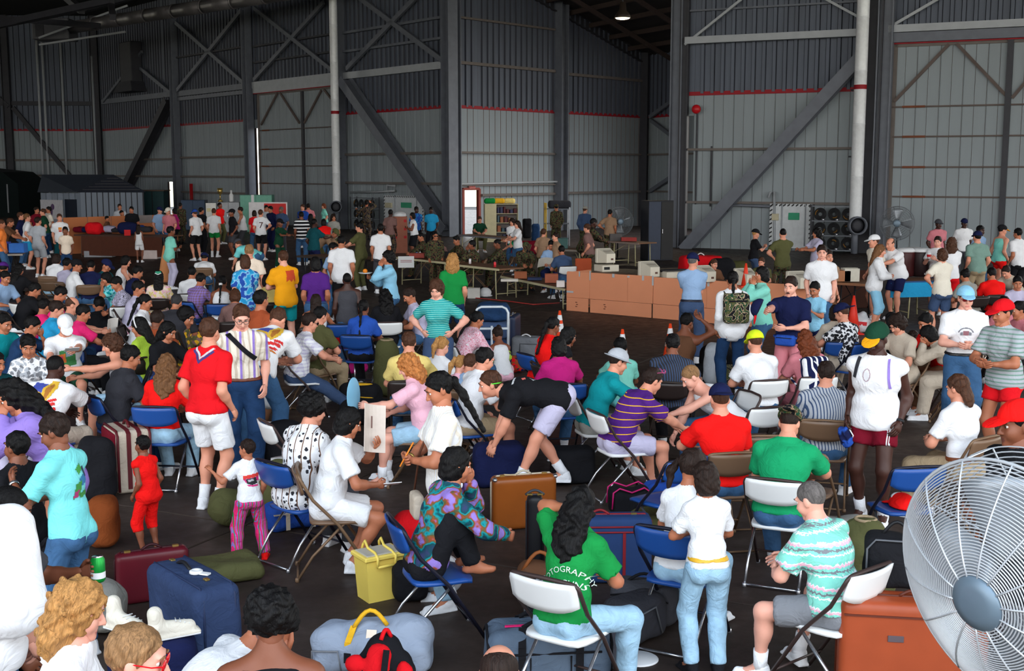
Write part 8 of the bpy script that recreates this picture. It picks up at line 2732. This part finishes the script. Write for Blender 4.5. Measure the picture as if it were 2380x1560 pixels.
decal(i, bpy.data.objects[[c.name for c in i['o'].children if c.name.startswith('shorts')][0]], i['J']['P'] + v3(.15, 0, -.12), (1, 0, 0), (0, 0, 1), (0, 1, 0), [((222, 222, 226), [(-.012, .12), (-.004, .12), (.006, -.13), (-.004, -.13)]), ((222, 222, 226), [(.004, .12), (.012, .12), (.022, -.13), (.012, -.13)])], 'side_stripe', cell=.006)
def worn_pack(key, w, h, d, mat, label_unused, drop=0.0, straps=True, mat2=None):
 i = PEOPLE[key]
 J = i['J']
 a2 = J['a'][1]
 R = rx(a2)
 c = J['C'] + .0 * direc(a2)
 Rm = Matrix([list(r) for r in R])
 p = L2W(i, c + R @ v3(0, .12 + d / 2, -drop))
 o = bpy.data.objects.new('backpack', None)
 COL.objects.link(o)
 o.location = p
 o.rotation_euler = (a2, 0, i['yaw'])
 V, Q = sdf([rbox((0, 0, 0), (w / 2, d / 2, h / 2), min(w, d, h) * .3), ell((0, d * .45, -h * .1), (w * .36, d * .3, h * .3))], .012, .03, lump(.004, 24))
 put('pack_body', mesh_np('pack_body', V, Q), mat, o)
 for s in (1, -1):
  G().tube([(s * w * .34, -d * .45, h * .38), (s * w * .36, -d * .5 - .08, h * .52), (s * w * .42, -d * .5 - .20, h * .40), (s * w * .52, -d * .5 - .22, 0), (s * w * .5, -d * .45, -h * .38)], .014, 6).build('strap', mat2 or mat, o, smooth=True)
 return o
o = worn_pack('backpackwoman', .34, .40, .17, cloth('camo/olive/darkgreen/khaki/black'), '', .0)
tag(o, 'camouflage backpack worn by the woman with the long black braid', 'backpack')
G().box((0, .09, .10), (.24, .03, .02)).build('buckle_strap', cloth('black'), o)
o = worn_pack('auburn', .30, .40, .16, cloth('vwide/navy/white'), '', .06)
tag(o, 'navy and white backpack worn by the auburn curly-haired woman', 'backpack')
G().tube([(-.05, .10, .14), (0, .115, .08), (.05, .10, .14)], .008, 6).build('trim', M_WHITE, o, smooth=True)
def sheet(p, yaw, pitch, w, h, label, name='newspaper', cat='paper', col=(214, 200, 190), bend=.03, roll=0):
 o = empty(name, p, 0, label, cat)
 o.rotation_euler = (math.radians(pitch), math.radians(roll), math.radians(yaw))
 vs, fs = [], []
 n = 6
 for t in (0, .006):
  for k in range(n + 1):
   x = -w / 2 + w * k / n
   y = bend * math.sin(pi * k / n)
   vs += [(x, y + t, -h / 2), (x, y + t, h / 2)]
 m = 2 * (n + 1)
 for k in range(n):
  a = 2 * k
  fs += [(a, a + 2, a + 3, a + 1), (m + a, m + a + 1, m + a + 3, m + a + 2), (a, m + a, m + a + 2, a + 2), (a + 1, a + 3, m + a + 3, m + a + 1)]
 fs += [(0, 1, m + 1, m), (2 * n, m + 2 * n, m + 2 * n + 1, 2 * n + 1)]
 G().add(vs, fs).build('page', plain(col, .8, 0, .05, 30), o)
 return o
i = PEOPLE['papergirl']
hp = hand_pt(i, 'l', .07)
o = sheet(hp + Vector((-.02, .02, .12)), 50, -12, .22, .36, 'folded newspaper held up by the girl with black bob', bend=.03, roll=14)
G().box((-.05, -.012, .04), (.012, .006, .09)).build('print', flat((120, 90, 84)), o)
o = sheet(hand_pt(i, 'r', .14), 20, 70, .16, .12, 'small white card in the lap of the girl with the newspaper', 'card', 'card', (226, 224, 226), .0)
i = PEOPLE['fanwoman']
hp = hand_pt(i, 'l', .12)
o = empty('hand_fan', hp + Vector((-.02, -.02, .06)), math.radians(60), 'pale blue oval hand fan held by the strawberry-blond woman', 'fan')
G().lathe([(.002, .006), (.10, .004), (.105, 0), (.10, -.004), (.002, -.006)], 24, (0, 0, .04), Matrix.Diagonal((1, 1, 1.7)).to_3x3() @ Matrix.Rotation(pi / 2, 3, 'X')).build('fan_disc', plain((120, 176, 206), .4), o, smooth=True)
G().box((0, 0, -.17), (.022, .01, .09)).build('handle', plain((120, 176, 206), .4), o)
i = PEOPLE['navypolo']
hp = hand_pt(i, 'r', .12)
o = empty('cap', hp + Vector((-.03, .0, .0)), math.radians(250), 'dark navy cap held out by the moustached man', 'cap')
c_ = put('crown', template(('cap', 'c'), cap_crown), cloth('navy'), o, rot=(math.radians(70), 0, 0))
put('brim', template(('brim', 'c'), cap_brim()), cloth('red'), c_)
J = i['J']
hb = L2W(i, J['P'] + v3(0, -.17, .02))
o = empty('waist_pouch', hb, i['yaw'], 'blue waist pouch worn by the moustached man', 'pouch')
soft('pouch_body', [rbox((0, -.02, 0), (.13, .05, .07), .035)], .012, cloth('royal'), o, 0)
G().tube([(.21 * math.cos(a), .165 + .19 * math.sin(a), .03) for a in np.linspace(0, 2 * pi, 25)[:-1]], .014, 6, True).build('belt', cloth('royal'), o, smooth=True)
G().tube([(-.1, -.072, .035), (.1, -.072, .035)], .005, 5).build('zip', M_BLACK, o, smooth=True)
put('moustache', G().tube([(-.024, -.106, -.050), (0, -.113, -.045), (.024, -.106, -.050)], [.004, .008, .004], 6).mesh('moustache', True), hairm('darkbrown'), i['o'], M=i['MH'])
i = PEOPLE['cupman']
hp = hand_pt(i, 'r', .09)
o = empty('paper_cup', hp + Vector((-.02, -.03, -.03)), 0, 'red and white paper cup held at the back table', 'cup')
G().lathe([(.032, 0), (.045, .13)], 14).build('cup', M_WHITE, o, smooth=True)
G().lathe([(.0375, .04), (.0425, .09)], 14, caps=False).build('red_band', plain((200, 30, 36), .5), o, smooth=True)
i = PEOPLE['eater']
hp = hand_pt(i, 'r', .12)
o = empty('paper_plate', hp + Vector((0, 0, .03)), 0, 'white paper plate held by the dark-haired denim shirt woman', 'plate')
G().lathe([(.002, 0), (.09, .0), (.12, .018), (.118, .022), (.09, .005), (.002, .005)], 20).build('plate', M_WHITE, o, smooth=True)
o = empty('orange', hp + Vector((0, -.02, .035)), 0, 'orange fruit on the white paper plate', 'fruit')
G().blob((0, 0, .04), (.042, .042, .040), 12, 8).build('peel', plain((226, 128, 28), .5, 0, .08, 30, .1), o, smooth=True)
G().blob((0, 0, .08), (.006, .006, .004), 6, 4).build('stem', plain((60, 90, 40)), o)
i = PEOPLE['pencilwoman']
hp = hand_pt(i, 'r', .08)
o = empty('pencil', hp, 0, 'orange pencil held by the slim woman in ribbed white', 'pencil')
G().tube([(-.03, -.02, -.03), (.06, .02, .13)], .006, 6).build('shaft', plain((226, 130, 40), .5), o, smooth=True)
G().tube([(-.03, -.02, -.03), (-.038, -.024, -.045)], [.006, .001], 6).build('tip', M_BLACK, o, smooth=True)
q = L2W(i, i['J']['P'] + v3(-.10, -.19, -.16))
o = empty('purse', q, i['yaw'], 'cream purse hanging on a brown strap before the ribbed white shirt', 'purse')
soft('purse_body', [rbox((0, 0, -.02), (.10, .04, .09), .03)], .012, cloth('beige'), o, 0)
G().tube([(-.09, 0, .06), (.02, .02, .35), (.12, .10, .62)], .008, 6).build('strap', plain((96, 56, 40), .6), o, smooth=True)
i = PEOPLE['bender']
put('glasses_cord', G().tube([(.08, .01, .015), (.075, .08, .0), (.0, .115, -.012), (-.075, .08, .0), (-.08, .01, .015), (-.07, -.085, .012)], .006, 6).mesh('glasses_cord', True), plain((90, 220, 60), .5), i['o'], M=i['MH'])
text_decal(i, i['shirt'], '17', .09, i['J']['C'] + .1 * direc(i['J']['a'][1]) + v3(.02, 0, .3), (0, -1, 0), (-1, 0, 0), (0, 0, -1), (206, 206, 210)) if False else None
decal(i, i['shirt'], i['J']['C'] + v3(.06, -.02, .4), (0, -1, 0), (1, 0, 0), (0, 0, -1), [((196, 198, 202), [(-.10, -.02), (-.07, .02), (-.04, -.02), (-.07, -.0)]), ((226, 110, 100), [(-.0, -.02), (.04, .0), (.03, .03), (.0, .02)]), ((196, 198, 202), [(.08, -.05), (.10, -.05), (.14, .05), (.12, .05)])], 'shirt_print', cell=.007)
def wristwatch(key, q, mat, label=None):
 i = PEOPLE[key]
 J = i['J']
 w = J['A' + q] - J['E' + q]
 w = w / np.linalg.norm(w)
 R = Matrix([list(r) for r in frame(w)])
 G().lathe([(.030, -.012), (.034, -.01), (.034, .01), (.030, .012)], 14, tuple(J['A' + q] - w * .02), R, caps=False).build('wristwatch', mat, i['o'], smooth=True)
wristwatch('bender', 'r', M_BLACK)
wristwatch('aquaboy', 'l', M_CHROME)
wristwatch('lettered', 'l', plain((226, 206, 196), .3, .3))
wristwatch('maroon', 'l', M_BLACK)
wristwatch('pencilwoman', 'r', M_BRASS)
i = PEOPLE['purple']
put('sunglasses', glasses_mesh(False), plain((226, 90, 150), .4), i['o'], M=i['MH'] @ Matrix.Translation((0, .02, .075)) @ Matrix.Rotation(-.5, 4, 'X'))
i = PEOPLE['clipwoman']
put('hair_clip', G().box((0, .135, .06), (.11, .02, .05), bev=.006).mesh('hair_clip'), plain((40, 130, 100), .4), i['o'], M=i['MH'])
put('hair_clip_edge', G().tube([(-.06, .148, .045), (0, .155, .015), (.06, .148, .045)], .008, 6).mesh('hair_clip_edge', True), M_WHITE, i['o'], M=i['MH'])
i = PEOPLE['hairband']
put('hair_band', G().tube([(.10 * math.cos(a), .0, .02 + .125 * math.sin(a)) for a in np.linspace(-.3, pi + .3, 15)], .009, 6).mesh('hair_band', True), M_WHITE, i['o'], M=i['MH'] @ Matrix.Translation((0, .01, .015)))
i = PEOPLE['braidgirl']
put('hair_tie', G().lathe([(.03, 0), (.036, .01), (.036, .03), (.03, .04)], 12, (0, .145, -.10)).mesh('hair_tie', True), M_WHITE, i['o'], M=i['MH'])
i = PEOPLE['printman']
q = hand_pt(i, 'l', .14)
sheet(q + Vector((0, 0, .02)), 30, 60, .16, .10, 'white card between the white cap man and the grey tank woman', 'playing_card', 'card', (224, 224, 226), 0)
i = PEOPLE['cardwoman']
sheet(hand_pt(i, 'l', .13), 60, 70, .14, .10, 'white card in the hand of the grey tank top woman', 'playing_card', 'card', (224, 224, 226), 0)
i = PEOPLE['paperman']
sheet(hand_pt(i, 'l', .1) + Vector((.03, 0, .03)), 70, 10, .22, .28, 'white paper held by the balding man in grey tee', 'paper_sheet', 'paper', (222, 216, 210), .03)
i = PEOPLE['reader']
sheet(hand_pt(i, 'r', .1) + Vector((0, -.05, .06)), 10, 40, .4, .3, 'open newspaper of the pale blue shirt reader', 'newspaper', 'paper', (206, 200, 190), .05)
i = PEOPLE['greentee']
sheet(hand_pt(i, 'l', .12) + Vector((.06, .0, .02)), 30, 60, .2, .26, 'white sheet on the knee of the green tee man', 'paper_sheet', 'paper', (210, 206, 196), .02)
q = at(624, 868, .80)
o = empty('plastic_bag', (q.x, q.y, .42), 0, 'white plastic bag hanging beside the glasses man in striped shirt', 'bag')
soft('bag_body', [ell((0, 0, .12), (.13, .09, .14)), cone((0, 0, .2), (-.04, 0, .40), .09, .04)], .013, ms, o, .05, lump(.007, 26))
G().tube([(-.07, 0, .39), (-.05, 0, .46), (-.02, 0, .39)], .008, 6).build('handle', ms, o, smooth=True)
i = PEOPLE['maroon']
q = hand_pt(i, 'r', .10)
o = empty('cloth_bundle', q + Vector((0, 0, -.06)), 0, 'bunched blue cloth in the right hand of the maroon shorts man', 'cloth')
soft('cloth', [ell((0, 0, 0), (.05, .06, .07)), ell((.02, -.02, -.06), (.04, .05, .05))], .010, cloth('tie/royal/blue/navy'), o, .03, lump(.012, 55))
G().tube([(.03, -.04, .05), (.06, -.05, .0), (.05, -.03, -.06)], .006, 5).build('white_cord', M_WHITE, o, smooth=True)
i = PEOPLE['redcap']
q = L2W(i, i['J']['C'] + v3(0, -.17, .06))
o = empty('binoculars', q, i['yaw'], 'black binoculars on the chest of the bright red cap man', 'binoculars')
for s in (-1, 1):
 G().tube([(s * .035, 0, -.07), (s * .035, 0, .06)], [.030, .022], 12).build('barrel', M_BLACK, o, smooth=True)
G().box((0, 0, 0), (.04, .03, .05)).build('bridge', M_CHROME, o)
q = at(2093, 1175, .45)
folding_chair((q.x, q.y, 0), math.radians(190), 'blue', 'empty blue folding chair with a red and white cap on its seat')
o = empty('cap', (q.x, q.y, .45), math.radians(20), 'red and white mesh cap lying on the empty blue chair', 'cap')
c_ = put('crown', template(('cap', 'c'), cap_crown), cloth('brightred'), o, loc=(0, 0, -.035), rot=(0, 0, pi))
put('brim', template(('brim', 'c'), cap_brim()), cloth('brightred'), c_)
c2 = soft('white_front', [ell((0, -.012, .045), (.09, .108, .089))], .008, cloth('white'), c_, .01, None, [((0, 0, .075), (0, -.6, -1)), ((0, -.02, 0), (0, 1, 0))])
for u, v, z, fc, cc, lb in ((790, 752, .80, 190, 'blue', 'blue folding chair with a red bag hung on it behind the green-striped woman'), (1075, 790, .80, 200, 'white', 'empty white folding chair beside the small blond girl'),
(684, 978, .80, 120, 'white', 'empty white folding chair left of the patterned shirt man'), (1543, 1062, .78, 215, 'blue', 'small blue folding chair behind the girls in white'), (1755, 935, .82, 200, 'white', 'white folding chair behind the crew-cut blond man'),
(1742, 1003, .80, 185, 'brown', 'brown folding chair behind the plain red tee'), (1880, 1040, .80, 150, 'brown', 'brown folding chair beside the grey pinstriped shirt'),
(130, 655, .80, 160, 'brown', 'tan folding chair behind the back row at left'), (285, 712, .80, 200, 'white', 'white folding chair below the grey printed tee'), (70, 705, .80, 140, 'white', 'white folding chair covered with clothes at left')):
 q = at(u, v, z)
 a = math.radians(fc)
 folding_chair((q.x - .25 * -math.sin(a) * -1 * 0, q.y, 0), a, cc, lb)
q = at(795, 778, .6)
soft_bag('red_bag', (q.x, q.y + .02, .46), 8, .36, .2, .22, 'red', 'red bag on the blue chair behind the green-striped woman', .8)
q = hand_pt(PEOPLE['canholder'], 'l', .085) + Vector((.02, -.02, -.05))
o = empty('drink_can', q, 0, 'green drink can held in a dark hand at the left edge', 'can')
G().lathe([(.027, 0), (.033, .01), (.033, .105), (.026, .118), (.026, .121)], 16).build('can_body', plain((24, 150, 60), .3, .4), o, smooth=True)
G().lathe([(.0335, .02), (.0335, .05)], 16, caps=False).build('white_band', M_WHITE, o, smooth=True)
G().lathe([(.026, .1215), (.02, .119), (.002, .119)], 16).build('can_top', M_CHROME, o, smooth=True)
